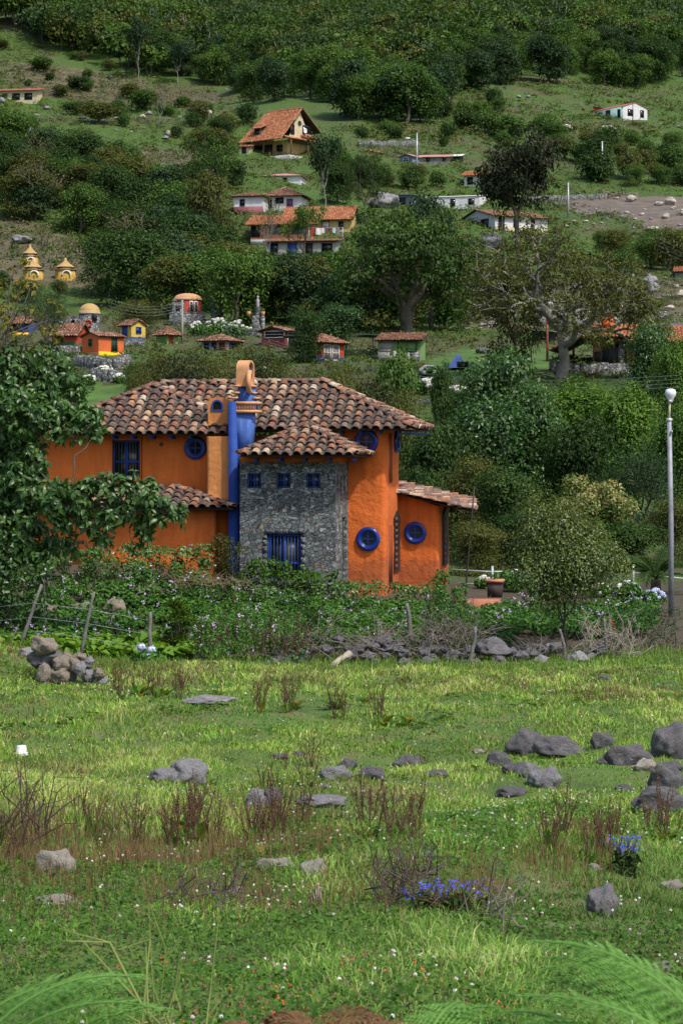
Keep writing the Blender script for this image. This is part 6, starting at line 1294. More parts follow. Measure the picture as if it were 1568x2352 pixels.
def hedge(name, label, pts, depth, leaf, L, asp, dens, seed, stems=True, up=.45, cat='hedge', pet=None, rad=.3):
    """pts: (X, Ytop, distance); leafy body from the soil up to the given top"""
    r = np.random.default_rng(seed); P = [(X_, Yt, d) for X_, Yt, d in pts]; x0, y0, z0 = gx(P[0][0], P[0][2]); root = empty(name, (x0, y0, z0), 0, label, cat); C = []
    for (Xa, Ya, da), (Xb, Yb, db) in zip(P[:-1], P[1:]):
        n = max(2, int((Xb - Xa) / F * da / .32))
        for k in range(n):
            t = (k + r.random()) / n; d = da + (db - da) * t; X_ = Xa + (Xb - Xa) * t; Yt = Ya + (Yb - Ya) * t; x, y, z = gx(X_, d); top = (HZ - Yt) / F * d - rad * .7; h = max(.25, top - z)
            for j in range(max(1, int(h / .3)) + 1): C.append((x + r.normal(0, .12), y + r.uniform(-depth, depth), z + h * (j + .4 * r.random()) / max(1, int(h / .3))))
    C = np.array(C) - [x0, y0, z0]; mb = MB(); blob_leaves(mb, C, rad * r.uniform(.7, 1.25, len(C)), dens, L, asp, r, up=up); mb.build('foliage', LF[leaf], root)
    sm = MB()
    for c in C[::9]: g = float(T(c[0] + x0, c[1] + y0)) - z0; sm.tube([(c[0] * 1.0 + r.normal(0, .1), c[1], g - .1), tuple(c)], [.02, .008], 4, cap=False)
    sm.build('stems', BARK, root)
    if pet: n = 9 if pet is PETAL_R else 34; Q = C[r.choice(len(C), n)] + nrm(r.normal(0, 1, (n, 3))) * rad * 1.05; Q = np.repeat(Q, 5, 0) + r.normal(0, .03, (n * 5, 3)); V, Fq = leaf_cards(Q, r.normal(0, .5, Q.shape) + [0, -.6, .5], .06, .9, r, 0, 0); fb = MB(); fb.add(V, Fq); fb.build('blossoms', pet, root)
    return root
hedge('flowering_hedge', 'long hedge with pale-edged leaves and pale blossoms at the foot of the lower orange wall', [(-40, 1258, 72), (120, 1258, 72), (250, 1264, 72), (370, 1268, 72), (480, 1264, 72)], .6, 'varieg', .12, .5, 150, 80, pet=PETAL_B)
hedge('leafy_undergrowth', 'dark leafy undergrowth at the foot of the big-leaved tree, left edge', [(-60, 1215, 65), (0, 1225, 65), (60, 1250, 65), (110, 1285, 65)], .4, 'near', .15, .5, 60, 79, cat='bush', rad=.35)
hedge('flowering_hedge', 'low pale-leaved hedge between the garden bed and the window hedge', [(300, 1318, 70), (420, 1325, 70), (560, 1345, 70), (700, 1372, 70)], .3, 'varieg', .11, .5, 130, 81, pet=PETAL_L, rad=.24)
hedge('round_bush', 'upright small-leaved bush in front of the blue chimney foot', [(490, 1262, 72.6), (520, 1232, 72.6), (556, 1262, 72.6)], .3, 'olive', .08, .5, 130, 82, cat='bush')
hedge('rosette_hedge', 'bright glossy hedge of rosette leaves beneath the barred blue window', [(560, 1300, 71.8), (610, 1285, 71.8), (670, 1300, 71.8), (715, 1322, 71.8), (760, 1345, 71.8)], .4, 'bright', .14, .42, 120, 83, up=.7)
hedge('vine_hedge', 'dark vine-covered low wall running along the orange tower', [(700, 1348, 71.5), (800, 1348, 71.5), (900, 1352, 71.5), (1000, 1354, 71.5), (1060, 1358, 71.5)], .3, 'varieg', .12, .5, 120, 84, rad=.26)
hedge('hedge_sapling', 'slender sapling at the corner of the stone bay', [(762, 1330, 72), (775, 1305, 72), (790, 1335, 72)], .15, 'mid', .15, .45, 30, 85, cat='sapling', rad=.2)
hedge('fuchsia_bush', 'tall straggly fuchsia bush left of the rusty leaning pole, red flowers hanging', [(985, 1345, 62.5), (1010, 1312, 62.5), (1040, 1335, 62.5), (1085, 1362, 62.5)], .3, 'potato', .11, .4, 60, 86, cat='bush', pet=PETAL_R, rad=.22)
hedge('scrubby_bush', 'grey-green scrubby bush at the foot of the street lamp', [(1395, 1420, 63), (1440, 1395, 63), (1500, 1400, 63), (1575, 1395, 63)], .4, 'blue', .09, .4, 90, 87, cat='bush', rad=.3)
hedge('scrubby_bush', 'thin twiggy fuchsia bush between the round-crowned tree and the lamp bush', [(1360, 1440, 62), (1400, 1410, 62), (1420, 1440, 62)], .3, 'mid', .08, .4, 60, 88, cat='bush', pet=PETAL_R, rad=.24)
hedge('rose_bush', 'reddish-stemmed rose bush at the middle of the fence line', [(440, 1440, 60.5), (500, 1405, 60.5), (560, 1400, 60.5), (650, 1415, 60.5), (700, 1430, 60.5)], .4, 'potato', .09, .5, 70, 89, cat='bush', pet=PETAL_L, rad=.26)
hedge('low_bush', 'low bright green bush at the foot of the rose bush', [(470, 1490, 60), (500, 1480, 60), (530, 1500, 60)], .2, 'potato', .1, .5, 60, 90, cat='bush', rad=.2)
hedge('dark_bush', 'small dark bush with yellow bloom between the rose bush and the brush pile', [(670, 1400, 62.5), (700, 1370, 62.5), (735, 1400, 62.5)], .2, 'deep', .08, .5, 90, 91, cat='bush', rad=.22)
# shrub with long upright leaves
def long_leaf():
    r = np.random.default_rng(92); x, y, z = gx(405, 62.5); root = empty('long_leaved_shrub', (x, y, z), 0, 'shrub with long pointed yellow-green leaves between fence post and rose bush', 'shrub'); mb = MB(); sm = MB()
    for k in range(34):
        a = r.uniform(0, 6.28); q = r.uniform(0, .48); h = r.uniform(.3, 1.65) * (1 - .35 * (q / .48)); c = np.array([q * cos(a), q * .7 * sin(a), h]); sm.tube([(c[0] * .3, c[1] * .3, -.1), (c[0] * .7, c[1] * .7, h * .6), tuple(c)], [.02, .015, .008], 4, cap=False)
        m = 16; an = r.uniform(0, 6.28, m); el = r.uniform(-.1, .9, m); D_ = np.column_stack([np.cos(an) * np.cos(el), np.sin(an) * np.cos(el), np.sin(el)]); Pm = c + D_ * .14; Nn = np.column_stack([-np.cos(an) * np.sin(el), -np.sin(an) * np.sin(el), np.cos(el)])
        k_ = m; L = .26 * r.uniform(.7, 1.2, k_); b = nrm(np.cross(D_, Nn)); W2 = L * .13
        V = np.stack([Pm - D_ * (L*.5)[:, None], Pm - b * W2[:, None] + Nn * (W2*.4)[:, None], Pm + D_ * (L*.5)[:, None] - [0, 0, .03], Pm + b * W2[:, None] + Nn * (W2*.4)[:, None]], 1).reshape(-1, 3); i = np.arange(k_)[:, None] * 4; mb.add(V, np.concatenate([i + [[0, 1, 2]], i + [[0, 2, 3]]]))
    mb.build('foliage', leafmat('long_yellow_green_leaves', G((.03, .07, .01), (.06, .12, .015), (.10, .16, .02), (.2, .2, .03)), .3, .4, 2.0), root); sm.build('stems', BARK, root)
long_leaf()
# palm
def palm():
    r = np.random.default_rng(93); x, y, z = gx(1505, 77); z0 = z; root = empty('palm', (x, y, z), 0, 'short palm with arching fronds behind the lamp pole', 'palm'); sm = MB(); sm.tube([(0, 0, -.2), (0, 0, .5)], [.22, .16], 8); sm.build('trunk', BARK, root)
    for k in range(24):
        a = 2*pi*k/24 + r.normal(0, .1); el = r.uniform(.35, 1.35); L = r.uniform(1.5, 2.1); n = 14; P = []; p = np.array([0, 0, .5]); e = el
        for i in range(n): P.append(p.copy()); p = p + np.array([cos(a) * cos(e), sin(a) * cos(e), sin(e)]) * L / n; e -= .13 * (1.2 if i > 4 else .6)
        P = np.array(P); mb = MB(); mb.tube(P, np.linspace(.02, .004, n), 4, cap=False); Tn = nrm(np.gradient(P, axis=0)); side = np.array([-sin(a), cos(a), 0])
        for s_ in (-1, 1):
            for f in (0, .25, .5, .75):
                B = P[2:-1] + Tn[2:-1] * (L / n) * f; ll = .42 * np.sin(np.linspace(.5, 2.9, len(B)))[:, None]; tip = B + side * s_ * ll * .8 + Tn[2:-1] * ll * .55 - [0, 0, .10]; w = Tn[2:-1] * .014
                V = np.stack([B - w, B + w, tip], 1).reshape(-1, 3); i = np.arange(len(B))[:, None] * 3; mb.add(V, i + [[0, 1, 2]])
        mb.build('frond', LF['deep'], root)
palm()

# ------------------------------------------------------------------ fence, lamp, poles, garden things
GREYWOOD = plain('weathered_grey_wood', (0.16, 0.15, 0.14), .95, .4, 5, bmp=.8, bsc=12)
def post(Xb, Yb, Xt, Yt, d, r0, label, name='fence_post', mat=GREYWOOD, cat='fence post', grp='weathered fence posts', kink=.03):
    b = at(Xb, Yb, d); t = at(Xt, Yt, d); g = float(T(b[0], b[1])); root = b.copy(); q = t - b; n = 7; r = np.random.default_rng(int(Xb)); tt = np.linspace(0, 1, n)[:, None]; P = q * tt + np.cumsum(r.normal(0, kink * .35, (n, 3)), 0) * [1, 1, 0]; P[0] -= q * .12
    mb = MB(); mb.tube(P, np.linspace(r0, r0 * .72, n) * r.uniform(.72, .95, n), 8); o = mb.build(name, mat); o.location = tuple(root); tag(o, label, cat, grp); return o
post(48, 1480, 92, 1342, 61.5, .062, 'grey fence post leaning to the right, leftmost in the meadow fence'); post(187, 1502, 214, 1360, 60.5, .068, 'stout grey fence post leaning slightly right beyond the cairn'); post(343, 1492, 343, 1406, 61, .075, 'short upright grey fence post beside the long-leaved shrub')
post(945, 1470, 938, 1386, 62.5, .085, 'gnarled grey fence post standing in the stone heap', kink=.07); post(1075, 1535, 1090, 1440, 60.5, .07, 'grey fence post at the right end of the stone heap', kink=.06); post(1300, 1518, 1283, 1445, 61, .06, 'rough stake at the foot of the round-crowned tree'); post(1392, 1500, 1385, 1420, 61.5, .06, 'rough stake among the fuchsia twigs near the lamp'); post(975, 1540, 990, 1455, 60.5, .05, 'thin grey stake in front of the stone heap', kink=.06)
post(20, 1490, 42, 1440, 61.2, .03, 'short broken stake beside the leftmost post')
def wires():
    mb = MB(); P = [at(-60, 1400, 61.8), at(78, 1385, 61.5), at(205, 1400, 60.5), at(343, 1425, 61)]
    for k in range(3): dz = np.array([0, 0, -.38 * k]); mb = MB(); mb.tube([p + dz for p in P], .006, 3); o = mb.build('fence_wire', STEEL); tag(o, ['top', 'middle', 'lowest'][k] + ' strand of rusty wire between the leaning fence posts', 'fence wire', 'fence wires')
wires()
post(1062, 1440, 1089, 1117, 68.5, .035, 'thin dark rusty pole leaning right in front of the right wing', 'leaning_pole', RUST if 0 else plain('dark_rusty_iron', (.035, .025, .02), .7, .4, 5), 'pole', None, .006)
def lamp():
    d = 69.0; x, y, z = gx(1538, d); m = d / F; root = empty('street_lamp', (x, y, z), 0, 'tall grey metal street lamp with white egg-shaped head at the right edge', 'street lamp'); top = (HZ - 965) * m - z; mb = MB()
    mb.tube([(.03, 0, -.2), (.02, 0, top * .5), (-.03, 0, top)], [.09, .082, .07], 12); mb.build('pole', plain('streaky_galvanised_pole', (.30, .31, .35), .6, .45, 2, metal=.2), root)
    t2 = (HZ - 922) * m - z; mb = MB(); mb.tube([(-.03, 0, top - .02), (-.02, 0, t2)], .035, 8); mb.build('arm', plain('cream_flaking_pipe', (.5, .42, .32), .7, .3, 6), root)
    mb = MB(); mb.lathe([(.09, top - .02), (.1, top + .05), (.04, top + .07)], (-.03, 0, 0), 10); mb.build('collar', STEEL, root)
    h = (HZ - 893) * m - z - t2; mb = MB(); mb.lathe([(.05, t2 - .03), (.075, t2 + .02), (.10, t2 + h * .22), (.155, t2 + h * .45), (.175, t2 + h * .7), (.14, t2 + h * .92), (.07, t2 + h), (0, t2 + h * 1.02)], (.01, 0, 0), 20); mb.build('lamp_head', plain('white_lamp_housing', (.72, .75, .82), .35, .08), root, smooth=True)
    mb = MB(); mb.box((-.02, -.08, t2 + .0), (.09, .05, .07)); mb.build('clamp', STEEL, root); mb = MB(); mb.box((.03, -.1, top - .35), (.05, .06, .08)); mb.build('bracket', STEEL, root)
lamp()
def railing(name, label, pts, posts, r0=.03):
    P0 = at(*pts[0][0]); root = empty(name, tuple(P0), 0, label, 'fence')
    for line in pts: mb = MB(); mb.tube([at(*q) - P0 for q in line], r0, 6); mb.build('rail', STEEL, root)
    for X_, Y0, Y1, d in posts: mb = MB(); a, b = at(X_, Y0, d) - P0, at(X_, Y1, d) - P0; mb.tube([b, a], r0 * 1.5, 8); mb.build('post', STEEL, root)
railing('pipe_railing', 'grey pipe railing right of the orange wing', [[(1036, 1308, 80), (1120, 1313, 80), (1215, 1312, 80)], [(1050, 1340, 79.5), (1215, 1345, 79.5)]], [(1130, 1300, 1365, 80)])
railing('pipe_railing', 'grey pipe railing behind the lamp pole', [[(1435, 1312, 79), (1500, 1322, 79), (1600, 1332, 79)], [(1450, 1352, 78.5), (1600, 1375, 78.5)]], [(1453, 1296, 1366, 79)])
def planter():
    d = 75; x, y, z = gx(1136, d); m = d / F; z = max(z, (HZ - 1368) * m); root = empty('brick_planter', (x, y, z), radians(-8), 'square dark planter box with an orange brick rim', 'planter'); mb = MB(); mb.box((0, 0, .2), (.46, .46, .5), taper=1.12); mb.build('box', BRICK if 0 else plain('dark_stained_wood', (.05, .035, .03), .8, .4, 6), root)
    mb = MB(); mb.torus((0, 0, .49), .32, .05, [[.85, 0, -.0], [0, 0, .85], [0, 1, 0]], 4, 6, a0=pi/4, a1=pi/4 + 2*pi); mb.V = [v * [1, 1, 1] for v in mb.V]; mb = MB(); 
    for a, b, c_, d_ in ((-.3, .3, -.3, -.2), (-.3, .3, .2, .3), (-.3, -.2, -.2, .2), (.2, .3, -.2, .2)): mb.bx(a, b, c_, d_, .45, .54)
    mb.build('brick_rim', W_['pinkorange'], root); mb = MB(); blob_leaves(mb, [(0, 0, .62)], .16, 60, .12, .5, RNG); mb.build('plant', LF['potato'], root)
    mb = MB(); x, y, z = gx(1100, 73); n = 0
    q = at(1098, 1378, 73.5); mb.bx(-.7, .65, -.6, .6, -.5, .02); o = mb.build('brick_step', plain('terracotta_paving', (.38, .14, .08), .85, .3, 4)); o.location = tuple(q); o.rotation_euler.z = TH; tag(o, 'worn terracotta paved step beside the orange wing', 'step')
planter()
# ------------------------------------------------------------------ rocks
def rockmat(name, cols, moss=0.3):
    m, nt, p = newmat(name); co = objco(nt); n1 = noise(nt, 2.2, 7, 0.7, co, .6); n2 = noise(nt, 9, 6, 0.75, co)
    c = ramp(nt, [(0.3, cols[0]), (0.5, cols[1]), (0.68, cols[2])], mix(nt, n1, n2, .45)); c = mix(nt, c, (.34, .34, .32), ramp(nt, [(.60, (0, 0, 0)), (.68, (.55, .55, .55))], n2))
    c = mix(nt, c, (.05, .06, .025), ramp(nt, [(.58, (0, 0, 0)), (.7, (moss, moss, moss))], noise(nt, 1.3, 5, .7, co)))
    nt.links.new(c, p.inputs['Base Color']); p.inputs['Roughness'].default_value = .9; bump(nt, p, mix(nt, n1, n2, .5), .9, .06); return m
RDARK = rockmat('dark_weathered_rock', [(.045, .044, .05), (.11, .105, .115), (.21, .20, .215)]); RGREY = rockmat('grey_rock', [(.10, .10, .11), (.21, .205, .22), (.36, .35, .37)])
RPALE = rockmat('pale_sandy_rock', [(.20, .18, .15), (.36, .33, .28), (.52, .49, .43)], .15); RTAN = rockmat('tan_fieldstone', [(.10, .085, .07), (.21, .175, .14), (.34, .29, .24)], .2)
def rock_mesh(seed, sub=3, rough=.32, cuts=7):
    import bmesh
    r = np.random.default_rng(seed); bm = bmesh.new(); bmesh.ops.create_icosphere(bm, subdivisions=sub, radius=1); V = np.array([v.co for v in bm.verts]); Fq = np.array([[v.index for v in f.verts] for f in bm.faces]); bm.free()
    for _ in range(cuts):
        n = nrm(r.normal(0, 1, 3)); h = r.uniform(.62, .9); d = V @ n; V = V - np.outer(np.maximum(d - h, 0), n) * .85
    o = r.uniform(0, 50, 3); f = np.array([mnoise.noise(Vector(v * 1.2 + o)) + .5 * mnoise.noise(Vector(v * 2.8 + o)) + .28 * mnoise.noise(Vector(v * 6.5 + o)) + .12 * mnoise.noise(Vector(v * 14 + o)) for v in V]); return V * (1 + f * rough)[:, None], Fq
RM = [rock_mesh(100 + i, 4) for i in range(7)]; RLO = [rock_mesh(200 + i, 2, .25) for i in range(5)]
_rc = {}
def rock(x, y, z, w, d, h, mat, label, group=None, lo=False, sink=.25, rz=None, name='rock', cat='rock', tilt=0.0, k=None):
    L = RLO if lo else RM; k = int(RNG.integers(len(L))) if k is None else k; key = (lo, k, mat.name)
    if key not in _rc: V, Fq = L[k]; mb = MB(); mb.add(V, Fq); o = mb.build(name, mat, smooth=True); _rc[key] = o.data
    else: o = link(name, _rc[key])
    o.scale = (w / 2, d / 2, h / 2 * (1 + sink)); o.location = (x, y, z + h / 2 * (1 - sink)); o.rotation_euler = (R_(-.1, .1), tilt, rz if rz is not None else R_(-.5, .5))
    return tag(o, label, cat, group)
# X centre, Y of the foot, width, height in the view; material; label
MR = [(1208, 1733, 92, 62, RDARK, 'tall humped dark rock at the left end of the right-hand rock row'), (1290, 1738, 122, 46, RDARK, 'long low dark rock directly right of the tall humped one'), (1383, 1716, 54, 36, RDARK, 'small dark rock behind a twig, between the long low rock and the wide one'),
 (1440, 1757, 104, 52, RDARK, 'wide dark rounded rock in the middle of the right-hand row'), (1398, 1757, 60, 26, RDARK, 'low dark slab touching the left of the wide rounded rock'), (1548, 1742, 104, 92, RDARK, 'largest dark boulder at the right edge of the meadow'),
 (1482, 1772, 60, 32, RPALE, 'whitish rock left of the angled dark boulders'), (1540, 1775, 70, 30, RDARK, 'low dark rock beneath the largest boulder'), (1528, 1815, 96, 66, RDARK, 'blocky dark boulder below the whitish rock'), (1512, 1862, 150, 62, RDARK, 'broad dark boulder lowest of the right-edge group'), (1436, 1822, 46, 20, RDARK, 'small dark stone left of the broad lowest boulder'),
 (1142, 1757, 66, 36, RDARK, 'dark rock at the head of the grassy line of rocks'), (1188, 1778, 70, 30, RDARK, 'low rock half sunk in grass below the head rock'), (1255, 1812, 84, 56, RGREY, 'steep grey rock at the lower end of the grassy line'), (1215, 1785, 54, 36, RGREY, 'grey rock above the steep one'), (1172, 1832, 68, 26, RDARK, 'dark flat rock under a tuft of dry grass'),
 (940, 1768, 78, 36, RDARK, 'dark pointed rock in the middle of the meadow'), (1000, 1786, 66, 20, RDARK, 'flat dark rock trailing right of the pointed one'), (852, 1794, 76, 34, RDARK, 'smooth dark rock second from the left in the middle row'), (768, 1792, 76, 36, RGREY, 'grey rock leftmost in the middle row'), (797, 1768, 44, 28, RDARK, 'small dark rock behind the leftmost of the middle row'),
 (745, 1814, 32, 16, RGREY, 'little grey stone below the middle row'), (640, 1742, 46, 10, RDARK, 'very low dark stone left of the middle row'), (685, 1738, 32, 14, RDARK, 'tiny dark stone above the low one'), (588, 1858, 70, 50, RGREY, 'grey rock with pale face behind dry stalks'), (622, 1860, 42, 52, RDARK, 'darker rock joined to the right of the pale-faced one'),
 (736, 1852, 112, 26, RGREY, 'long flat grey slab right of the joined rocks'), (428, 1802, 88, 60, RGREY, 'large purple-grey wedge rock on the left of the meadow'), (375, 1797, 70, 34, RGREY, 'low end of rock left of the purple-grey wedge'), (480, 1617, 128, 22, RGREY, 'flat grey slab rock near the low hydrangea'), (1386, 1566, 28, 16, RDARK, 'small dark stone in the upper right grass'),
 (1268, 1592, 30, 9, RPALE, 'pale pebble in the upper right grass'), (124, 2012, 92, 66, RPALE, 'pale sandy rock at lower left'), (722, 2022, 68, 54, RPALE, 'pale pinkish rock among dry grass in the lower middle'), (630, 2002, 90, 34, RPALE, 'long pale rock just left of the pinkish one'), (988, 1978, 44, 22, RGREY, 'small rounded grey stone in the lower middle'),
 (142, 2082, 112, 26, RPALE, 'flat pale rock at lower left below the sandy one'), (528, 2068, 72, 30, RGREY, 'grey rock half covered by clover'), (1388, 2105, 76, 80, RGREY, 'upright grey pointed rock at lower right'), (1545, 2046, 60, 26, RPALE, 'pale flat rock at the right edge above the fern'), (1258, 2130, 54, 14, RPALE, 'flat pale stone in clover left of the upright rock'),
 (1362, 2000, 36, 18, RPALE, 'small pale stone under the dry stalks at right'), (1460, 2060, 28, 9, RGREY, 'small grey stone right of the upright rock'), (1520, 2240, 66, 34, RPALE, 'pale rock behind the right-hand fern'), (1098, 1732, 26, 12, RPALE, 'pale pebble left of the tall humped rock'), (1350, 1830, 60, 8, RDARK, 'thin dark stone lying flush with the grass'),
 (100, 1500, 56, 40, RGREY, 'grey stone behind the cairn, upper one'), (62, 1508, 44, 22, RGREY, 'low grey stone left behind the cairn'), (165, 1500, 50, 18, RGREY, 'low grey stone right behind the cairn'), (110, 1412, 60, 24, RTAN, 'pale tan stone at the left in front of the potato bed'), (190, 1410, 60, 30, RTAN, 'round tan stone second in front of the potato bed'), (262, 1412, 62, 40, RTAN, 'largest tan stone in front of the potato bed'), (622, 1360, 36, 24, RPALE, 'white stone at the edge of the dead plant heap')]
for X_, Yb, w, h, mt, lb in MR:
    x, y, z = hit(X_, Yb, 6); m = y / F; rock(x, y + h * m * .3, z, w * m * 1.0, max(h, w * .55) * m * 1.0, h * m * .95, mt, lb, 'meadow rocks', sink=.35, rz=R_(-.25, .25))
# cairn of fieldstones at the left
CA = [(92, 1563, 40, 44, RTAN, 'round bottom-left stone of the cairn'), (142, 1570, 52, 42, RTAN, 'brown bottom stone of the cairn, second from left'), (98, 1528, 88, 38, RDARK, 'long dark stone in the middle of the cairn'), (92, 1498, 64, 40, RTAN, 'pale top stone of the cairn'), (140, 1540, 44, 36, RTAN, 'tilted brown stone right of the long dark one'), (168, 1560, 36, 36, RDARK, 'dark bottom stone in the middle of the cairn'),
      (158, 1520, 30, 26, RTAN, 'small tan stone near the top right of the cairn'), (180, 1538, 34, 32, RTAN, 'tan stone in the middle right of the cairn'), (196, 1518, 44, 22, RTAN, 'flat tan stone upper right of the cairn'), (200, 1548, 30, 34, RGREY, 'grey leaning stone right of the middle'), (222, 1530, 34, 26, RGREY, 'grey stone upper right of the leaning one'), (226, 1562, 40, 28, RGREY, 'long grey stone sliding off the right of the cairn'),
      (252, 1552, 30, 22, RTAN, 'brown stone at the right end, upper'), (262, 1572, 34, 22, RGREY, 'grey stone at the right end, lower'), (232, 1582, 30, 14, RPALE, 'pale stone at the foot of the right end'), (290, 1598, 40, 32, RDARK, 'dark stone lying apart at the right of the cairn'), (272, 1596, 26, 14, RPALE, 'white chip beside the dark stone apart')]
dC = hit(130, 1572, 20)[1]
for i, (X_, Yb, w, h, mt, lb) in enumerate(CA):
    dd = dC + (.25 if Yb < 1535 else 0) + (i % 3) * .08; p = at(X_ * .78 + 30, Yb, dd); m = dd / F; rock(p[0], p[1], p[2] - .03, w * m * 1.0, w * m * .8, h * m * 1.05, mt, lb, 'cairn stones', sink=.05, tilt=R_(-.3, .3))
# tumbled stone wall at the meadow edge
rr_ = np.random.default_rng(55)
def heap(n, X0, X1, Y0, Y1, w0, w1, label, group, mats, seed):
    r = np.random.default_rng(seed)
    for i in range(n):
        X_ = r.uniform(X0, X1); t = (X_ - X0) / (X1 - X0); lay = r.random(); Yb = Y1 - (Y1 - Y0) * lay; w = r.uniform(w0, w1); d = 60.4 + lay * 1.2; p = at(X_, Yb, d); m = d / F; mt = mats[int(r.integers(len(mats)))]
        rock(p[0], p[1], p[2] - .05, w * m, w * m * .9, w * m * r.uniform(.5, .75), mt, label, group, lo=False, sink=.1, tilt=r.uniform(-.3, .3))
heap(40, 740, 1000, 1470, 1532, 18, 38, 'dark angular stone of the tumbled wall under the brushwood', 'stones of the tumbled wall', [RDARK], 56); heap(18, 1000, 1210, 1490, 1534, 20, 38, 'dark stone of the tumbled wall right of the gnarled post', 'stones of the tumbled wall', [RDARK], 57)
heap(16, 1180, 1380, 1490, 1528, 22, 44, 'low stone at the foot of the round-crowned tree', 'stones of the tumbled wall', [RGREY, RDARK], 58); heap(8, 620, 740, 1495, 1530, 26, 46, 'dark boulder at the left end of the tumbled wall', 'stones of the tumbled wall', [RDARK], 59)
for X_, Yb, w, h, lb in ((1138, 1505, 84, 40, 'biggest boulder of the tumbled wall, left of the round-crowned tree'), (690, 1530, 50, 38, 'round dark boulder under the rose bush')):
    p = at(X_, Yb, 61); m = 61 / F; rock(p[0], p[1], p[2], w * m, w * m * .8, h * m, RDARK, lb, 'stones of the tumbled wall')
# brushwood heaped on the wall
def brush(name, label, X0, X1, Y0, Y1, d, n, mat, seed, th=.011, Lr=(.4, 1.3), el=.5, cat='brushwood'):
    r = np.random.default_rng(seed); mb = MB(); o_ = at((X0 + X1) / 2, Y1, d)
    for i in range(n):
        p = at(r.uniform(X0, X1), r.uniform(Y0, Y1), d + r.uniform(-.5, .7)) - o_; a = r.uniform(0, 2*pi); e = r.normal(el * .6, .4); L = r.uniform(*Lr); u = np.array([cos(a) * cos(e), sin(a) * cos(e) * .6, sin(e)]) * L
        q = p + u * .5 + r.normal(0, .06, 3); w = p + u + r.normal(0, .08, 3) + [0, 0, -.05 * L]; t = th * r.uniform(.5, 1.8); mb.tube([p, q, w], [t, t * .8, t * .3], 4, cap=False)
        if r.random() < .6: v = nrm(u + r.normal(0, .5, 3)) * L * .4; mb.tube([q, q + v], [t * .6, t * .2], 3, cap=False)
    o = mb.build(name, mat); o.location = tuple(o_); return tag(o, label, cat)
brush('brushwood_heap', 'tangled heap of dead grey branches on the tumbled wall', 690, 1010, 1455, 1520, 61.2, 220, DRYWOOD, 60)
brush('brushwood_heap', 'pale dead twigs on the stones right of the gnarled post', 1000, 1110, 1440, 1520, 61.2, 110, DRYWOOD, 61, el=.8)
brush('bush_twigs', 'reddish bare stems of the rose bush fanning upward', 450, 700, 1480, 1520, 60.5, 110, plain('reddish_brown_stems', (.085, .035, .028), .85, .4, 4), 62, .011, (.4, 1.4), 1.9, 'twigs')
brush('bush_twigs', 'bleached forked twigs between the round-crowned tree and the lamp', 1330, 1470, 1440, 1510, 61, 120, plain('bleached_twigs', (.30, .26, .22), .9, .3, 4), 63, .009, (.3, .9), 1.2, 'twigs')
brush('dead_plant_heap', 'heap of dry straw-brown plant stems at the back of the potato bed', 400, 560, 1332, 1345, 69.4, 90, plain('dry_straw_stems', (.20, .13, .08), .95, .3, 4), 64, .009, (.2, .7), .2, 'dead plants')
brush('bush_twigs', 'dark straggly stems beneath the fuchsia bush', 975, 1090, 1440, 1520, 61.6, 60, BARK, 65, .010, (.4, 1.2), 2.0, 'twigs')
brush('bush_twigs', 'dry litter of twigs under the round-crowned tree', 1200, 1330, 1480, 1515, 61.3, 130, DRYWOOD, 66, .007, (.3, .8), .4, 'twigs')
def log():
    a = at(738, 1548, 59.6); b = at(800, 1496, 60.4); mb = MB(); n = 12; t = np.linspace(0, 1, n)[:, None]; r = np.random.default_rng(66); P = (b - a) * t + np.cumsum(r.normal(0, .012, (n, 3)), 0); mb.tube(P, .085 + r.normal(0, .012, n), 10)
    mb.tube([P[4], P[4] + [.2, 0, -.05], P[4] + [.42, 0, .03]], [.06, .05, .02], 8); o = mb.build('driftwood_log', plain('bleached_log', (.36, .31, .25), .95, .4, 5, bmp=1, bsc=9)); o.location = tuple(a); tag(o, 'bleached split log leaning on the brushwood heap', 'log')
log()
# rocks scattered on the slope
rs = np.random.default_rng(70)
for i in range(104):
    q = rs.random()
    if q < .45: X_, Yb = rs.uniform(1000, 1580), rs.uniform(640, 750); mt = [RGREY, RPALE, RGREY][int(rs.integers(3))]; lb, gp = 'grey rock on the stony slope behind the thick grey trunk', 'rocks of the stony slope'; w = rs.uniform(12, 36)
    elif q < .78: X_, Yb = rs.uniform(0, 520), rs.uniform(165, 380); mt = [RGREY, RPALE, RDARK][int(rs.integers(3))]; lb, gp = 'pale rock scattered on the upper left pasture', 'rocks of the upper left pasture'; w = rs.uniform(5, 20)
    elif q < .92: X_, Yb = rs.uniform(1050, 1568), rs.uniform(200, 330); mt = RGREY; lb, gp = 'pale rock scattered on the upper right pasture', 'rocks of the upper right pasture'; w = rs.uniform(5, 14)
    else: X_, Yb = rs.uniform(1440, 1568), rs.uniform(462, 530); mt = RPALE; lb, gp = 'whitish rock on the bare burnt field', 'rocks of the bare field'; w = rs.uniform(8, 32)
    x, y, z = hit(X_, Yb, 95); m = y / F; rock(x, y, z, w * m, w * m * .9, w * m * rs.uniform(.35, .7), mt, lb.split(' on ')[0].split(' scattered')[0] + ' ' + where(X_, Yb), gp, lo=False, sink=.3, rz=R_(0, 6))
rb_ = MB()
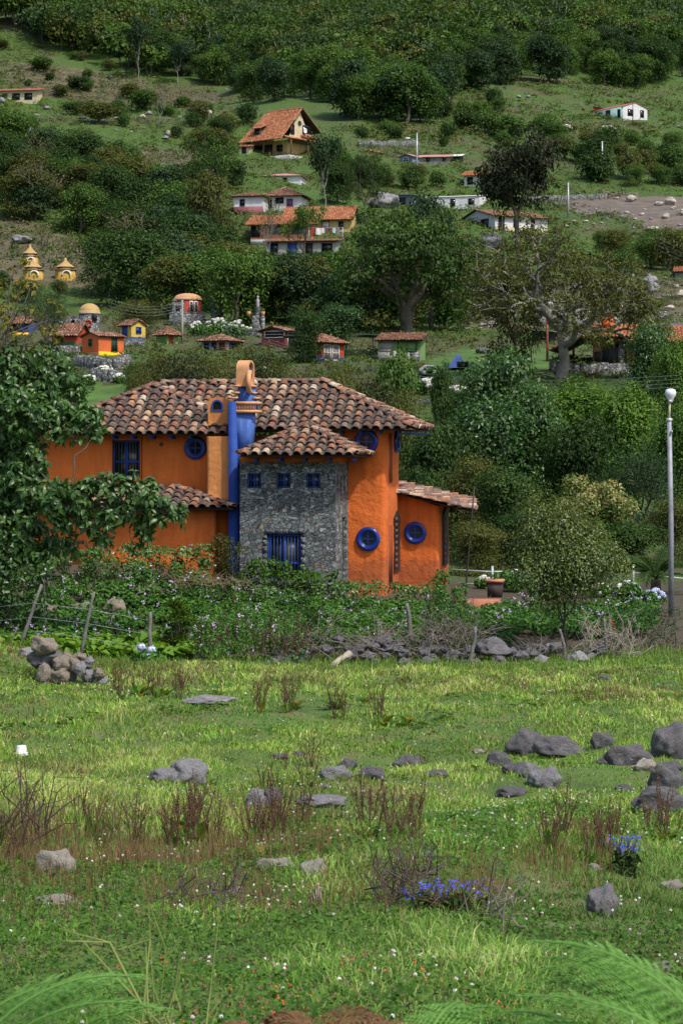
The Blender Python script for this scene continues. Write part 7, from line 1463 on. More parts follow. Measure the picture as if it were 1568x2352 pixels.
for i in range(420):
    q = rs.random()
    if q < .5: X_, Yb, w = rs.uniform(1000, 1580), rs.uniform(630, 760), rs.uniform(4, 14)
    elif q < .8: X_, Yb, w = rs.uniform(0, 540), rs.uniform(150, 385), rs.uniform(3, 8)
    elif q < .92: X_, Yb, w = rs.uniform(1050, 1568), rs.uniform(200, 340), rs.uniform(3, 7)
    else: X_, Yb, w = rs.uniform(1290, 1568), rs.uniform(450, 530), rs.uniform(3, 16)
    x, y, z = hit(X_, Yb, 95); m = y / F; V, Fq = RLO[i % 5]; an = rs.uniform(0, 6.28); V = V @ np.array([[cos(an), sin(an), 0], [-sin(an), cos(an), 0], [0, 0, 1]]); rb_.add(V * [w * m / 2, w * m / 2, w * m * .3] + [x, y, z + w * m * .1], Fq, int(rs.integers(2)))
tag(rb_.build('scattered_stones', [RGREY, RPALE], smooth=False), 'countless small grey and whitish stones strewn over the slopes', 'stones', kind='stuff')
for X_, Yb, w, h, mt, lb in ((880, 478, 74, 38, RGREY, 'great rounded grey boulder above the spreading tree'), (1122, 570, 62, 34, RGREY, 'pale domed boulder below the white gabled house'), (1100, 628, 50, 34, RGREY, 'grey boulder lower left of the domed one'), (1322, 758, 80, 52, RGREY, 'huge slanting boulder behind the red pole with a blue cap'), (1300, 720, 40, 24, RGREY, 'boulder above the slanting one, left'),
    (930, 862, 44, 34, RGREY, 'grey boulder among hydrangeas beside the rounded bright bush'), (905, 888, 46, 20, RGREY, 'flat grey stone below the boulder among the hydrangeas'), (300, 412, 30, 26, RGREY, 'pointed grey rock left of a pair below the bright grass strip'), (320, 414, 30, 22, RGREY, 'pointed grey rock right of a pair below the bright grass strip'), (410, 408, 44, 26, RGREY, 'pale rock in the shrubs right of the pointed pair'), (1400, 745, 44, 26, RGREY, 'boulder above the brick chimney'), (1110, 812, 36, 16, RDARK, 'dark stone on the lawn by the tent'), (50, 558, 44, 16, RGREY, 'flat rock above the mustard towers'), (465, 270, 40, 20, RPALE, 'bleached rock by the fallen trunk')):
    x, y, z = hit(X_, Yb, 92); m = y / F; rock(x, y, z, w * m, w * m * .9, h * m, mt, lb, 'large boulders of the slope', k=int(X_) % 7)
# fence stakes on the dry left slope, utility poles
mst = []
rs = np.random.default_rng(71)
for i in range(46):
    X_ = rs.uniform(90, 330); Yb = rs.uniform(555, 625) + (X_ - 90) * .06; x, y, z = hit(X_, Yb, 150); m = y / F; h = rs.uniform(14, 26) * m
    if not mst: mb = MB(); mb.tube([(0, 0, -.3), (.03, 0, .5), (0, .02, 1)], [.10, .09, .07], 6); o = mb.build('fence_stake', BARK); mst.append(o.data)
    else: o = link('fence_stake', mst[0])
    o.location = (x, y, z); o.scale = (1, 1, h); o.rotation_euler = (rs.normal(0, .06), rs.normal(0, .08), rs.uniform(0, 6)); tag(o, 'dark fence stake on the dry slope right of the mustard towers', 'fence stake', 'fence stakes of the dry slope')
def upole(X_, Yb, Yt, d, r0, label, lampside=0, mat=None, cross=False):
    x, y, z = (hit(X_, Yb, 95)); m = y / F; root = empty('utility_pole', (x, y, z), 0, label, 'utility pole', 'utility poles'); h = (Yb - Yt) * m; mb = MB(); mb.tube([(0, 0, -.5), (0, 0, h)], [r0, r0 * .7], 8); mb.build('pole', mat or STEEL, root)
    if lampside: mb = MB(); mb.tube([(0, 0, h * .78), (lampside * 1.2, -.1, h * .86)], .05, 5); f = mb.build('lamp_arm', STEEL, root); mb = MB(); mb.box((lampside * 1.6, -.1, h * .87), (1.0, .4, .22), taper=.7); mb.build('lamp_head', WHITE, f)
    if cross: mb = MB(); mb.bx(-1.0, 1.0, -.06, .06, h * .9, h * .9 + .12); mb.build('crossarm', WOOD, root)
    return np.array([x, y, z + h])
pA = upole(419, 790, 690, 0, .12, 'grey utility pole in front of the ruined battlements', 0, plain('pale_concrete_pole', (.30, .31, .28), .8, .2, 3)); upole(957, 402, 306, 0, .16, 'utility pole with lamp by the blue-grey hut', -1); upole(1382, 408, 326, 0, .16, 'slim pale utility pole on the right pasture'); pD = upole(1304, 500, 420, 0, .16, 'grey utility pole at the edge of the bare field', cross=True); upole(1452, 282, 235, 0, .12, 'thin pole in front of the upper right bungalow', mat=WOOD)
def cable(a, b, sag, label, grp):
    t = np.linspace(0, 1, 14)[:, None]; a = np.array(a); P = a + (np.array(b) - a) * t; P[:, 2] -= sag * 4 * (t * (1 - t))[:, 0]; mb = MB(); mb.tube(P - a, .012, 4); o = mb.build('cable', plain('grey_cable', (.16, .17, .18), .6, .1) if 'grey_cable' not in bpy.data.materials else bpy.data.materials['grey_cable']); o.location = tuple(a); tag(o, label, 'cable', grp)
for k in range(4): e = at(1560, 862 + 9 * k, 120); cable(pA - [0, 0, .25 * k + .1], e, 2.6, ['highest', 'second', 'third', 'lowest'][k] + ' cable running right from the pole by the ruins', 'cables of the valley line'); cable(at(1640, 600 + 10 * k, 235), pD - [0, 0, .35 * k + .2], 1.0, ['highest', 'second', 'third', 'lowest'][k] + ' cable falling right from the pole at the bare field', 'cables of the upper line')
for k in range(4): cable(at(250, 686 + 8 * k, 205), pA - [0, 0, .25 * k + .1], .6, ['highest', 'second', 'third', 'lowest'][k] + ' cable coming from the left to the pole by the ruins', 'cables of the valley line')
# dead leaning trees on the upper left pasture
tree('tall1', 318, hit(318, 190, 95)[1], 40, 30, 'pale-trunked tree standing alone at the forest edge, upper left'); 
x, y, z = hit(365, 292, 95); tree('bare1', 365, y, 190, 36, 'crooked half-dead tree on the upper left pasture')

# ------------------------------------------------------------------ grass of the meadow
def fieldmat(name, rough=.6, trans=.35):
    m, nt, p = newmat(name); a = nt.nodes.new('ShaderNodeAttribute'); a.attribute_name = 'tint'; nt.links.new(a.outputs['Color'], p.inputs['Base Color']); p.inputs['Roughness'].default_value = rough; p.inputs['Specular IOR Level'].default_value = .3
    t = nt.nodes.new('ShaderNodeBsdfTranslucent'); nt.links.new(mix(nt, a.outputs['Color'], (1, 1, .4), .5, 'MULTIPLY'), t.inputs[0]); ms = nt.nodes.new('ShaderNodeMixShader'); ms.inputs[0].default_value = trans; nt.links.new(p.outputs[0], ms.inputs[1]); nt.links.new(t.outputs[0], ms.inputs[2]); nt.links.new(ms.outputs[0], nt.nodes['Material Output'].inputs[0]); return m
GRASSM = fieldmat('grass_blades')
def blades(name, label, cat, x, y, H, Wd, cols, seed, lean=.5, mat=GRASSM):
    r = np.random.default_rng(seed); n = len(x); z = T(x, y); a = r.uniform(0, 2*pi, n); l = lean * r.uniform(.1, 1, n); u = np.column_stack([np.cos(a), np.sin(a), np.zeros(n)]); f = r.uniform(0, 2*pi, n); w = np.column_stack([np.cos(f), np.sin(f) * .4, np.zeros(n)]) * Wd[:, None] * .5
    B = np.column_stack([x, y, z - .01]); M1 = B + u * (H * l * .35)[:, None] + np.array([0, 0, 1]) * (H * .6)[:, None]; Tp = B + u * (H * l)[:, None] + np.array([0, 0, 1]) * (H * (1 - .35 * l))[:, None]
    V = np.stack([B - w, B + w, M1 + w * .8, M1 - w * .8, Tp], 1).reshape(-1, 3); i = np.arange(n)[:, None] * 5; mb = MB(); mb.add(V, i + [[0, 1, 2, 3]]); mb.F.append((i + [[3, 2, 4]], 0)); o = mb.build(name, mat)
    c = np.repeat(np.column_stack([cols, np.ones(n)]), 5, 0).astype(np.float32); at_ = o.data.attributes.new('tint', 'FLOAT_COLOR', 'POINT'); at_.data.foreach_set('color', c.ravel()); return tag(o, label, cat, kind='stuff')
def field(n, d0, d1, seed, ext=1.25, p=1.0):
    r = np.random.default_rng(seed); d = np.sqrt(r.uniform(d0 ** 2, d1 ** 2, n)); return r.uniform(-.15 * ext, .15 * ext, n) * d, d, r
def ngrass(n, d0, d1, seed, H0, W0, short=.5):
    x, y, r = field(n, d0, d1, seed); v = s3(x * 1.3, y * .7) * .5 + s4(x * 1.5, y * .7) * .6; patch = s4(x + 40, y * .5 + 7) ; k = r.random(n)
    g1 = np.array([.090, .215, .024]); g2 = np.array([.235, .39, .048]); g3 = np.array([.50, .50, .19]); br = np.array([.30, .22, .11]); t = np.clip(.45 + .28 * v + r.normal(0, .22, n), 0, 1)[:, None]; c = g1 + (g2 - g1) * np.clip(t * 1.6, 0, 1) + (g3 - g2) * np.clip(t * 2 - 1.1, 0, 1)
    dry = (k < .09 + .10 * np.clip(patch, 0, 2)); c[dry] = (g3 * .6 + br * .6) * r.uniform(.6, 1.2, (dry.sum(), 1)); c *= r.uniform(.75, 1.2, (n, 1)); c[y < 14] *= [.72, .86, .8]; H = H0 * r.uniform(.5, 1.4, n) * (1 + .45 * np.clip(v, -1, 1.5)); tuft = s5(x * 1.2, y * .8) + .8 * s4(x * 2.2, y * 1.6); c *= (1 + .17 * np.clip(tuft, -1.6, 1.5))[:, None]; md = np.clip(s4(x * .8 - 30, y * .5) - .35, 0, 1)[:, None]; c = c * (1 - .45 * md * [1, 1, 1]) ; th = (s4(x * 1.7 + 11, y * .9) > 1.35) & (k < .5); c[th] = br * r.uniform(.5, 1.1, (th.sum(), 1)); H *= 1 + .35 * np.clip(tuft, -1, 1.5); H = np.maximum(H, .02); return x, y, H, W0 * r.uniform(.6, 1.4, n), c
for i, (n, d0, d1, H0, W0) in enumerate(((70000, 6.5, 14, .055, .0055), (110000, 13, 26, .06, .0085), (120000, 25, 42, .075, .014), (110000, 41, 62.3, .10, .022))):
    blades('grass', ['short pasture grass nearest the viewer', 'pasture grass around the lower rocks', 'pasture grass around the rock rows', 'bright pasture grass reaching to the stone heap'][i], 'grass', *ngrass(n, d0, d1, 300 + i, H0, W0), 310 + i, lean=1.6)
def weeds():
    x, y, r = field(2600, 7, 60, 361); v = s4(x * 1.3 + 5, y * .7) + r.normal(0, .6, len(x)); k = v > .5; x, y = x[k], y[k]; mb = MB()
    for lo, hi, L in ((6, 14, .035), (14, 28, .05), (28, 61, .09)):
        q = (y >= lo) & (y < hi); C = np.column_stack([x[q], y[q], T(x[q], y[q]) + .01]); blob_leaves(mb, C, np.full(q.sum(), L * 1.6), 14, L, .45, r, up=1.0, flat=.45)
    tag(mb.build('meadow_weeds', LF['mid']), 'dark broad-leaved weeds sprinkled through the pasture grass', 'weeds', kind='stuff')
weeds()
# reddish sorrel and brown seed heads in patches
def patchy(n, d0, d1, seed, spots, H0, W0, base, name, label, lean=.5):
    x, y, r = field(n, d0, d1, seed); w = np.zeros(n); px = 784 + x / y * F; py = HZ - T(x, y) / y * F
    for X_, Y_, sx, sy, a in spots: w = np.maximum(w, a * np.exp(-((px - X_) / sx) ** 2 - ((py - Y_) / sy) ** 2))
    w *= np.clip(.75 + .5 * s5(x * 2, y), 0, 1.5); k = r.random(n) < w; x, y = x[k], y[k]; n = len(x); c = np.array(base) * r.uniform(.55, 1.35, (n, 1)); c[r.random(n) < .3] *= [.7, .9, .8]; blades(name, label, 'dry grass', x, y, H0 * r.uniform(.5, 1.3, n), W0 * r.uniform(.6, 1.4, n), c, seed + 1, lean)
SP = [(60, 1960, 170, 80, 1), (330, 1990, 200, 60, .7), (580, 1960, 200, 70, .8), (760, 2040, 200, 60, .6), (950, 2020, 140, 50, .5), (1300, 1975, 110, 45, .9), (1060, 2040, 120, 60, .6), (40, 2060, 140, 50, .6), (480, 2080, 200, 40, .5)]
patchy(125000, 10, 21, 330, SP, .13, .0045, (.24, .15, .07), 'dry_sorrel', 'reddish brown sorrel and dead grass in the lower meadow', .4)
patchy(90000, 30, 62, 331, [(60, 1480, 260, 40, .9), (360, 1540, 260, 30, .8), (640, 1550, 160, 25, .6), (1150, 1570, 260, 22, .55), (1430, 1590, 150, 30, .6), (100, 1700, 200, 60, .25), (1150, 1770, 90, 30, .5), (1200, 1840, 80, 20, .5)], .16, .016, (.20, .125, .06), 'dry_sorrel', 'brown seeding grass along the upper edge of the meadow', .6)
patchy(52000, 50, 62.5, 332, [(784, 1526, 900, 20, .55), (1450, 1505, 200, 26, .8), (330, 1510, 220, 24, .5), (1100, 1532, 120, 14, .8)], .26, .018, (.17, .27, .045), 'tall_grass', 'taller ragged grass at the foot of the stone heap', .8)
# clover carpet
def clover():
    x, y, r = field(60000, 6.5, 16, 340); v = s4(x * 1.1 + 9, y * .6); k = (v > -.4) | (y < 10.5); x, y = x[k], y[k]; n = len(x); z = T(x, y) + r.uniform(.015, .055, n); P = np.column_stack([x, y, z]); V, Fq = leaf_cards(P, r.normal(0, .35, (n, 3)) + [0, -.15, 1], .022, 1.0, r, .1, .1); mb = MB(); mb.add(V, Fq); o = mb.build('clover_leaves', leafmat('clover_leaf', G((.03, .085, .012), (.06, .145, .018), (.10, .20, .025), (.16, .26, .04)), .3, .5, 3.0)); tag(o, 'clover leaves carpeting the nearest meadow', 'clover', kind='stuff')
    for nm, lb, cnt, mt, s_, dmax in (('clover_blossoms', 'white clover blossoms in the near meadow', 560, PETAL_W, .0085, 20), ('faded_clover_heads', 'faded brown clover heads in the near meadow', 1100, plain('faded_brown_petals', (.20, .12, .08), .9, .3, 20), .0075, 14)):
        x, y, r = field(cnt * 2, 7, dmax, 341 + cnt); v = s5(x * .6, y * .4) + .5 * s4(x, y); k = v > -.1; x, y = x[k][:cnt], y[k][:cnt]; n = len(x); c = np.column_stack([x, y, T(x, y) + r.uniform(.05, .085, n)]); m = 9; d = nrm(r.normal(0, 1, (n * m, 3))); d[:, 2] = abs(d[:, 2]) * .9 - .2; V, Fq = leaf_cards(np.repeat(c, m, 0) + d * s_ * .8, d, s_ * 1.1, .8, r, 0, 0); mb = MB(); mb.add(V, Fq); o = mb.build(nm, mt); tag(o, lb, 'clover blossom', kind='stuff')
    x, y, r = field(420, 16, 50, 350); c = np.column_stack([x, y, T(x, y) + .07]); V, Fq = leaf_cards(np.repeat(c, 3, 0) + r.normal(0, .006, (len(x) * 3, 3)), r.normal(0, .5, (len(x) * 3, 3)) + [0, -.5, .7], np.repeat(.015 * y / 30, 3), .9, r, 0, 0); mb = MB(); mb.add(V, Fq); o = mb.build('clover_blossoms', PETAL_W); tag(o, 'tiny white clover blossoms farther up the meadow', 'clover blossom', kind='stuff')
    r = np.random.default_rng(7); Q = np.concatenate([np.column_stack([r.normal(gx(X_, d)[0], .25, k), r.normal(d, .35, k)]) for X_, d, k in ((600, 7.6, 26), (860, 8.2, 30), (1010, 7.4, 24), (380, 8.6, 12))]); c = np.column_stack([Q, T(Q[:, 0], Q[:, 1]) + .06]); V, Fq = leaf_cards(np.repeat(c, 4, 0) + r.normal(0, .003, (len(c) * 4, 3)), r.normal(0, .5, (len(c) * 4, 3)) + [0, -.4, .7], .0065, .9, r, 0, 0); mb = MB(); mb.add(V, Fq); o = mb.build('orange_red_flowers', plain('orange_red_petals', (.62, .08, .02), .7, .2)); tag(o, 'tiny orange-red flowers sprinkled in the near clover', 'flowers', kind='stuff')
clover()
# dried dock plants
DOCK = leafmat('dried_dock_seed', G((.05, .030, .017), (.095, .052, .028), (.15, .082, .042), (.22, .13, .07)), .15); DOCKST = plain('dock_stalk', (.10, .05, .03), .9, .4, 8); DLEAF = leafmat('dock_leaf', G((.03, .09, .012), (.07, .16, .02), (.12, .22, .03), (.30, .16, .03)), .4, .45, 2)
DP = []
for s_ in range(6):
    r = np.random.default_rng(400 + s_); o = empty('dried_dock', (0, 0, 0)); sm = MB(); cm = MB(); lm = MB()
    for k in range(int(r.integers(2, 6))):
        a = r.uniform(0, 6.28); L = r.uniform(.6, 1.0); l = r.uniform(.03, .28); n = 9; t = np.linspace(0, 1, n)[:, None]; P = np.array([cos(a) * .05, sin(a) * .05, -.04]) + t * np.array([cos(a) * l, sin(a) * l, L]) + np.cumsum(r.normal(0, .009, (n, 3)), 0); sm.tube(P, np.linspace(.011, .005, n), 5, cap=False)
        C = P[4:]; b = [C]
        for j in range(3): q = P[3 + j]; e = q + nrm(r.normal(0, 1, 3) * [1, 1, 0] + [0, 0, 2.6]) * .26; sm.tube([q, (q + e) / 2, e], [.005, .004, .002], 3, cap=False); b.append(q + (e - q) * np.linspace(.3, 1, 5)[:, None])
        C = np.concatenate(b); blob_leaves(cm, C, .016, 6, .022, .7, r, up=.2)
    for k in range(3 if s_ % 2 else 1):
        a = r.uniform(0, 6.28); V, Ft, Fq = leaf_cards2(np.zeros((1, 3)), np.array([[-cos(a) * .8, -sin(a) * .8, .6]]), np.array([.34]), .32, r, -1.6); b0 = lm.n; lm.add(V, Ft); lm.F.append((Fq + b0, 0))
    sm.build('stalk', DOCKST, o); cm.build('seed_head', DOCK, o); lm.build('leaf', DLEAF, o); DP.append(o)
spots = []
r = np.random.default_rng(410)
for X0, X1, Y0, Y1, n in ((170, 490, 1880, 1960, 18), (-10, 60, 1930, 2010, 4), (550, 730, 1890, 1960, 9), (790, 1020, 1895, 1960, 10), (1230, 1410, 1915, 1985, 10), (1480, 1560, 1900, 1940, 4), (240, 420, 1585, 1612, 12), (560, 600, 1600, 1640, 3), (640, 700, 1625, 1640, 3), (740, 960, 1610, 1690, 6), (560, 1300, 1740, 1960, 5)):
    for i in range(n): spots.append((r.uniform(X0, X1), r.uniform(Y0, Y1)))
for i, (X_, Y_) in enumerate(spots):
    x, y, z = hit(X_, Y_, 6); o = DP[i] if i < len(DP) else copy_tree(DP[i % len(DP)]); h = (r.uniform(.24, .44) if Y_ > 1700 else r.uniform(.35, .6)); o.scale = (h * 1.05, h * 1.05, h); o.location = (x, y, z); o.rotation_euler = (0, 0, r.uniform(0, 6.28)); left = X_ < 520
    if Y_ > 1700: tag(o, 'brown dried dock stalk in the ' + ('left' if left else 'middle' if X_ < 1100 else 'right') + ' part of the lower meadow row', 'dock plant', 'dried dock stalks of the ' + ('left' if left else 'middle' if X_ < 1100 else 'right') + ' meadow')
    else: tag(o, 'dried dock stalk in the upper meadow near the low hydrangea and flat slab', 'dock plant', 'dried dock stalks of the upper meadow')
# green dock rosettes
def rosette(X_, Yb, R0, n, seed, label, mat=DLEAF, name='dock_rosette', cat='plant', up=.55, grp='green leaf rosettes'):
    x, y, z = hit(X_, Yb, 6); r = np.random.default_rng(seed); mb = MB(); a = np.arange(n) * 2.4 + r.normal(0, .2, n); e = r.uniform(up * .5, up * 1.7, n)
    Nn = np.column_stack([-np.cos(a) * np.sin(e), -np.sin(a) * np.sin(e), np.cos(e)]); D_ = np.column_stack([np.cos(a) * np.cos(e), np.sin(a) * np.cos(e), np.sin(e)]); L = R0 * r.uniform(.6, 1.15, n); b = np.cross(D_, Nn); c = lambda v: v[:, None]; W2 = L * .17
    q = [D_ * c(L * f) + np.array([0, 0, -1]) * c(L * g) for f, g in ((.05, 0), (.4, .0), (.75, .06), (1.05, .22))]; V = np.stack([q[0], q[1], q[2], q[3], q[1] + b * c(W2) + Nn * c(W2*.3), q[2] + b * c(W2 * .8) + Nn * c(W2*.3), q[1] - b * c(W2) + Nn * c(W2*.3), q[2] - b * c(W2 * .8) + Nn * c(W2*.3)], 1).reshape(-1, 3); i = np.arange(n)[:, None] * 8
    mb.add(V, np.concatenate([i + [[0, 1, 4]], i + [[0, 6, 1]], i + [[2, 3, 5]], i + [[2, 7, 3]]])); mb.F.append((np.concatenate([i + [[1, 2, 5, 4]], i + [[1, 6, 7, 2]]]), 0)); o = mb.build(name, mat); o.location = (x, y, z); tag(o, label, cat, grp)
for i, (X_, Yb, R0, n, lb) in enumerate(((842, 1940, .16, 9, 'bright green dock rosette among dry stalks in the middle'), (455, 1935, .15, 8, 'green dock leaves among the dry stalks at left'), (880, 1668, .26, 14, 'low green dock patch in the upper meadow, middle'), (770, 1630, .26, 10, 'green and red dock below the stone heap'), (680, 1628, .24, 10, 'reddish dock rosette left of the green one'), (840, 1618, .22, 8, 'small reddish dock right of the green one'), (935, 1668, .24, 8, 'low dock at the right of the middle patch'),
    (965, 1668, .2, 6, 'last small dock of the upper patch'), (320, 1600, .3, 12, 'dock leaves beside the low hydrangea'), (380, 1600, .28, 12, 'dock leaves between hydrangea and flat slab'), (500, 1600, .2, 8, 'dock leaves behind the flat slab'), (1545, 1615, .3, 14, 'yellow-green lily clump at the right edge of the upper meadow'), (1515, 1935, .16, 7, 'bright dock leaves at right below the broad boulder'), (600, 1975, .14, 8, 'small dock rosette above the long pale rock'), (478, 1800, .14, 10, 'dark green leaves at the right side of the purple-grey wedge'), (355, 1970, .12, 7, 'dock leaves in the dry grass right of the sandy rock'))):
    rosette(X_, Yb, R0, n, 500 + i, lb)
# borage-like blue flowers
def blue_plant(X_, Yb, wpx, hpx, n, label, seed):
    x, y, z = hit(X_, Yb, 6); m = y / F; w, h = wpx * m, hpx * m; r = np.random.default_rng(seed); root = empty('blue_flowered_plant', (x, y, z), 0, label, 'flowering plant', 'blue flowered plants'); mb = MB(); k = 20; C = np.column_stack([r.normal(0, w * .22, k), r.normal(0, w * .12, k), r.uniform(.05, .5, k) * h]); blob_leaves(mb, C, h * .16, 16, .045, .4, r, up=.5); mb.build('foliage', LF['deep'], root); sm = MB(); fm = MB()
    for i in range(n): a = np.array([r.normal(0, w * .15), 0, h * .2]); b = np.array([r.normal(0, w * .28), r.normal(0, w * .12), h * r.uniform(.6, 1.0)]); sm.tube([a, b], [.003, .002], 3, cap=False); V, Fq = leaf_cards(b + r.normal(0, .012, (7, 3)), r.normal(0, .6, (7, 3)) + [0, -.6, .4], .0085, .9, r, 0, 0); fm.add(V, Fq)
    sm.build('stems', DOCKST, root); fm.build('blossoms', PETAL_S, root)
blue_plant(1435, 2010, 74, 90, 34, 'blue-flowered plant upright in the grass at right', 601); blue_plant(1030, 2105, 190, 80, 40, 'wide dark plant with small blue flowers in the lower middle', 602)
brush('dead_stem_clump', 'grey dead stems in the clover right of the wide blue-flowered plant', 1110, 1180, 2080, 2120, hit(1145, 2110, 6)[1], 40, DRYWOOD, 603, .003, (.06, .16), 1.4, 'dead stems'); brush('dead_stem_clump', 'dark dry stems left of the wide blue-flowered plant', 860, 990, 2000, 2110, hit(930, 2090, 6)[1], 150, plain('dark_dry_stems', (.085, .06, .05), .9, .4, 8), 604, .0028, (.06, .18), 1.6, 'dead stems')
brush('dead_stem_clump', 'tall dark weed stalks with white twigs at the left edge of the meadow', 0, 110, 1880, 1960, hit(50, 1950, 6)[1], 40, plain('dark_weed_stalks', (.07, .04, .03), .9, .4, 8), 605, .0036, (.15, .5), 2.2, 'dead stems')
brush('dead_stem_clump', 'thin dead stems crossing in the lower left clover', 380, 560, 2040, 2090, hit(460, 2080, 6)[1], 70, plain('dull_purple_stems', (.09, .06, .07), .9, .4, 8), 606, .0025, (.05, .16), 1.2, 'dead stems')
# little white tub
def tub():
    x, y, z = hit(50, 1735, 6); m = y / F; root = empty('white_tub', (x, y, z), 0, 'small white plastic tub upside down in the grass at left', 'tub'); mb = MB(); mb.lathe([(15*m, 0), (15*m, 5*m), (13*m, 6*m), (11*m, 20*m), (10*m, 22*m), (0, 22*m)], seg=20); mb.build('body', WHITE, root); mb = MB(); mb.torus((0, 0, 5*m), 14.6*m, 1.2*m, [[1, 0, 0], [0, 0, 1], [0, 1, 0]], 20, 6); mb.build('rim', WHITE, root, smooth=True)
tub()
# sparrow
def sparrow():
    x, y, z = hit(728, 2086, 6); root = empty('sparrow', (x, y, z), radians(8), 'small streaked brown sparrow standing in the clover, head turned right', 'bird'); m = y / F
    Vt = [(0.012, .0, .022), (.004, 0, .045), (0, 0, .062), (.003, 0, .082), (.008, 0, .098), (.013, 0, .106)]; Rr = [.010, .024, .027, .020, .0145, .013]
    mt, nt, p = newmat('streaked_brown_plumage'); co = objco(nt); w = N(nt, 'ShaderNodeTexWave'); w.inputs['Scale'].default_value = 28; w.inputs['Distortion'].default_value = 5; w.inputs['Detail'].default_value = 3; nt.links.new(co, w.inputs['Vector']); nt.links.new(ramp(nt, [(.3, (.05, .032, .02)), (.6, (.20, .14, .09)), (.9, (.38, .33, .26))], w.outputs[1]), p.inputs['Base Color'])
    me = bpy.data.meshes.new('body'); E = [(i, i + 1) for i in range(5)]; me.from_pydata(Vt + [(-.030, .0, .034), (-.062, 0, .012)], E + [(1, 6), (6, 7)], []); o = link('body', me, root); me.materials.append(mt); sk = o.modifiers.new('skin', 'SKIN'); 
    for i, q in enumerate(Rr + [.014, .005]): me.skin_vertices[0].data[i].radius = (q, q)
    me.skin_vertices[0].data[1].use_root = True; o.modifiers.new('sub', 'SUBSURF').levels = 2; o.modifiers['sub'].render_levels = 2
    mb = MB(); mb.lathe([(.0045, 0), (.003, .006), (0, .013)], (.022, 0, .107), 6, M=[[0, 0, 1], [0, 1, 0], [-1, 0, 0]]); mb.build('beak', plain('grey_beak', (.12, .10, .08), .5), root)
    for s_ in (-1, 1): mb = MB(); mb.tube([(.012, s_ * .0085, .117), (.004, s_ * .011, .118), (-.004, s_ * .009, .113)], .0018, 5); mb.build('brow_stripe', plain('yellow_white_brow', (.65, .5, .2), .8) if s_ < 0 else bpy.data.materials['yellow_white_brow'], root); mb = MB(); mb.lathe([(0, -.002), (.002, 0), (0, .002)], (.016, s_ * .0112, .108), 6); mb.build('eye', GLASS, root)
    for s_ in (-1, 1): mb = MB(); mb.tube([(.006, s_ * .008, .03), (.012, s_ * .009, .012), (.006, s_ * .009, -.004)], .0013, 4); mb.build('leg', DOCKST, root)
sparrow()
# ferns
def fern(name, tips, mat, label, seed, pin=.34, cat='fern', grp=None):
    """fronds given by base, length, azimuth, elevation (m, degrees)"""
    r = np.random.default_rng(seed); bx_, by_, bz_ = tips[0][0]; root = empty(name, (bx_, by_, bz_), 0, label, cat, grp)
    for b, L, az, el, dr in tips:
        n = 21; P = []; p = np.array(b, float) - [bx_, by_, bz_]; a, e = radians(az), radians(el)
        for i in range(n): P.append(p.copy()); p = p + np.array([cos(a) * cos(e), sin(a) * cos(e), sin(e)]) * L / n; e -= radians(dr) / n
        P = np.array(P); Tn = nrm(np.gradient(P, axis=0)); side = np.array([-sin(a), cos(a), 0.]); Un = np.cross(Tn, side); mb = MB(); mb.tube(P, np.linspace(.005, .0015, n), 5, cap=False)
        for s_ in (-1, 1):
            for i in range(3, n):
                t = i / n; pl = L * pin * sin(min(1, (1 - t) * 1.25 + .05) * pi / 2) * (.75 + .25 * min(1, t * 5)); k = max(4, int(pl / .009)); u = np.linspace(0, 1, k)[:, None]; D_ = nrm(side * s_ + Tn[i] * .35 + Un[i] * r.normal(0, .06)); C = P[i] + D_ * pl * u - np.array([0, 0, .16 * pl]) * u ** 2
                w = (1 - u[:, 0]) * .017 * (pl / .15) ** .6 + .004
                for q_ in (-1, 1): A_ = nrm(Tn[i] * q_ + D_ * .45); tip = C + A_ * w[:, None]; h = D_ * .0042; V = np.stack([C - h, C + h, tip], 1).reshape(-1, 3); j = np.arange(k)[:, None] * 3; mb.add(V, j + [[0, 1, 2]])
        mb.build('frond', mat, root)
def fp(X_, Y_, d): return tuple(at(X_, Y_, d))
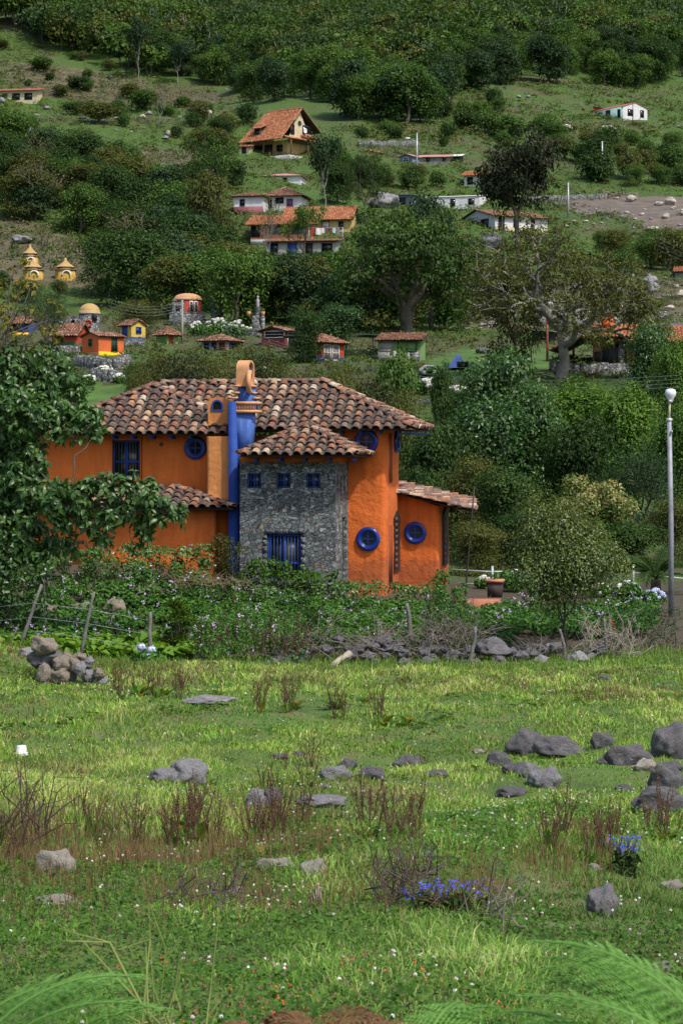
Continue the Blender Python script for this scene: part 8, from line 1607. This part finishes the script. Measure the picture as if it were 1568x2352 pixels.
fern('bracken_fern', [(fp(-60, 2420, 4.6), .42, 12, 55, 75), (fp(-30, 2440, 4.5), .40, -5, 50, 70), (fp(40, 2430, 4.7), .36, 30, 62, 80), (fp(-80, 2380, 4.7), .36, 8, 48, 70), (fp(60, 2460, 4.4), .34, -10, 40, 60), (fp(120, 2460, 4.5), .3, 15, 60, 80)], LF['fern'], 'soft green bracken fern in the lower left corner', 700)
fern('bracken_fern', [(fp(1640, 2400, 4.5), .46, 165, 58, 70), (fp(1600, 2420, 4.6), .44, 190, 50, 60), (fp(1560, 2420, 4.4), .36, 150, 65, 80), (fp(1660, 2330, 4.7), .42, 175, 40, 60), (fp(1500, 2440, 4.5), .34, 200, 45, 60), (fp(1620, 2440, 4.3), .40, 170, 40, 50), (fp(1400, 2440, 4.6), .28, 160, 50, 70)], LF['fern'], 'large green bracken fern in the lower right corner', 701)
fern('bracken_fern', [(fp(930, 2430, 4.5), .26, 30, 50, 70), (fp(900, 2440, 4.5), .22, 10, 60, 80), (fp(960, 2450, 4.4), .24, 60, 60, 80)], LF['fern'], 'small bracken fern at the bottom centre beside the dead fronds', 702)
fern('dead_fern', [(fp(600, 2400, 4.9), .17, 35, 70, 130), (fp(700, 2385, 4.8), .15, 140, 75, 150), (fp(905, 2390, 4.9), .16, 170, 70, 120), (fp(720, 2440, 4.6), .20, 20, 60, 90), (fp(790, 2440, 4.5), .22, 150, 55, 90), (fp(820, 2420, 4.6), .22, 20, 50, 100), (fp(650, 2440, 4.6), .20, 160, 60, 90), (fp(870, 2450, 4.5), .2, 100, 60, 90), (fp(760, 2420, 4.7), .2, 60, 70, 110)], LF['deadfern'], 'curled brown dead fern at the bottom of the picture', 703)
fern('dead_fern', [(fp(1330, 2450, 4.5), .18, 20, 50, 90), (fp(1380, 2440, 4.6), .18, 150, 60, 90)], LF['deadfern'], 'brown dead frond inside the right-hand fern', 704)
brush('grass_stems', 'tall pale grass stems standing in front of the clover at the bottom left', 300, 440, 2340, 2400, 5.0, 14, plain('pale_green_stem', (.20, .24, .06), .7, .3, 8), 705, .0022, (.10, .28), 2.4, 'grass stems')
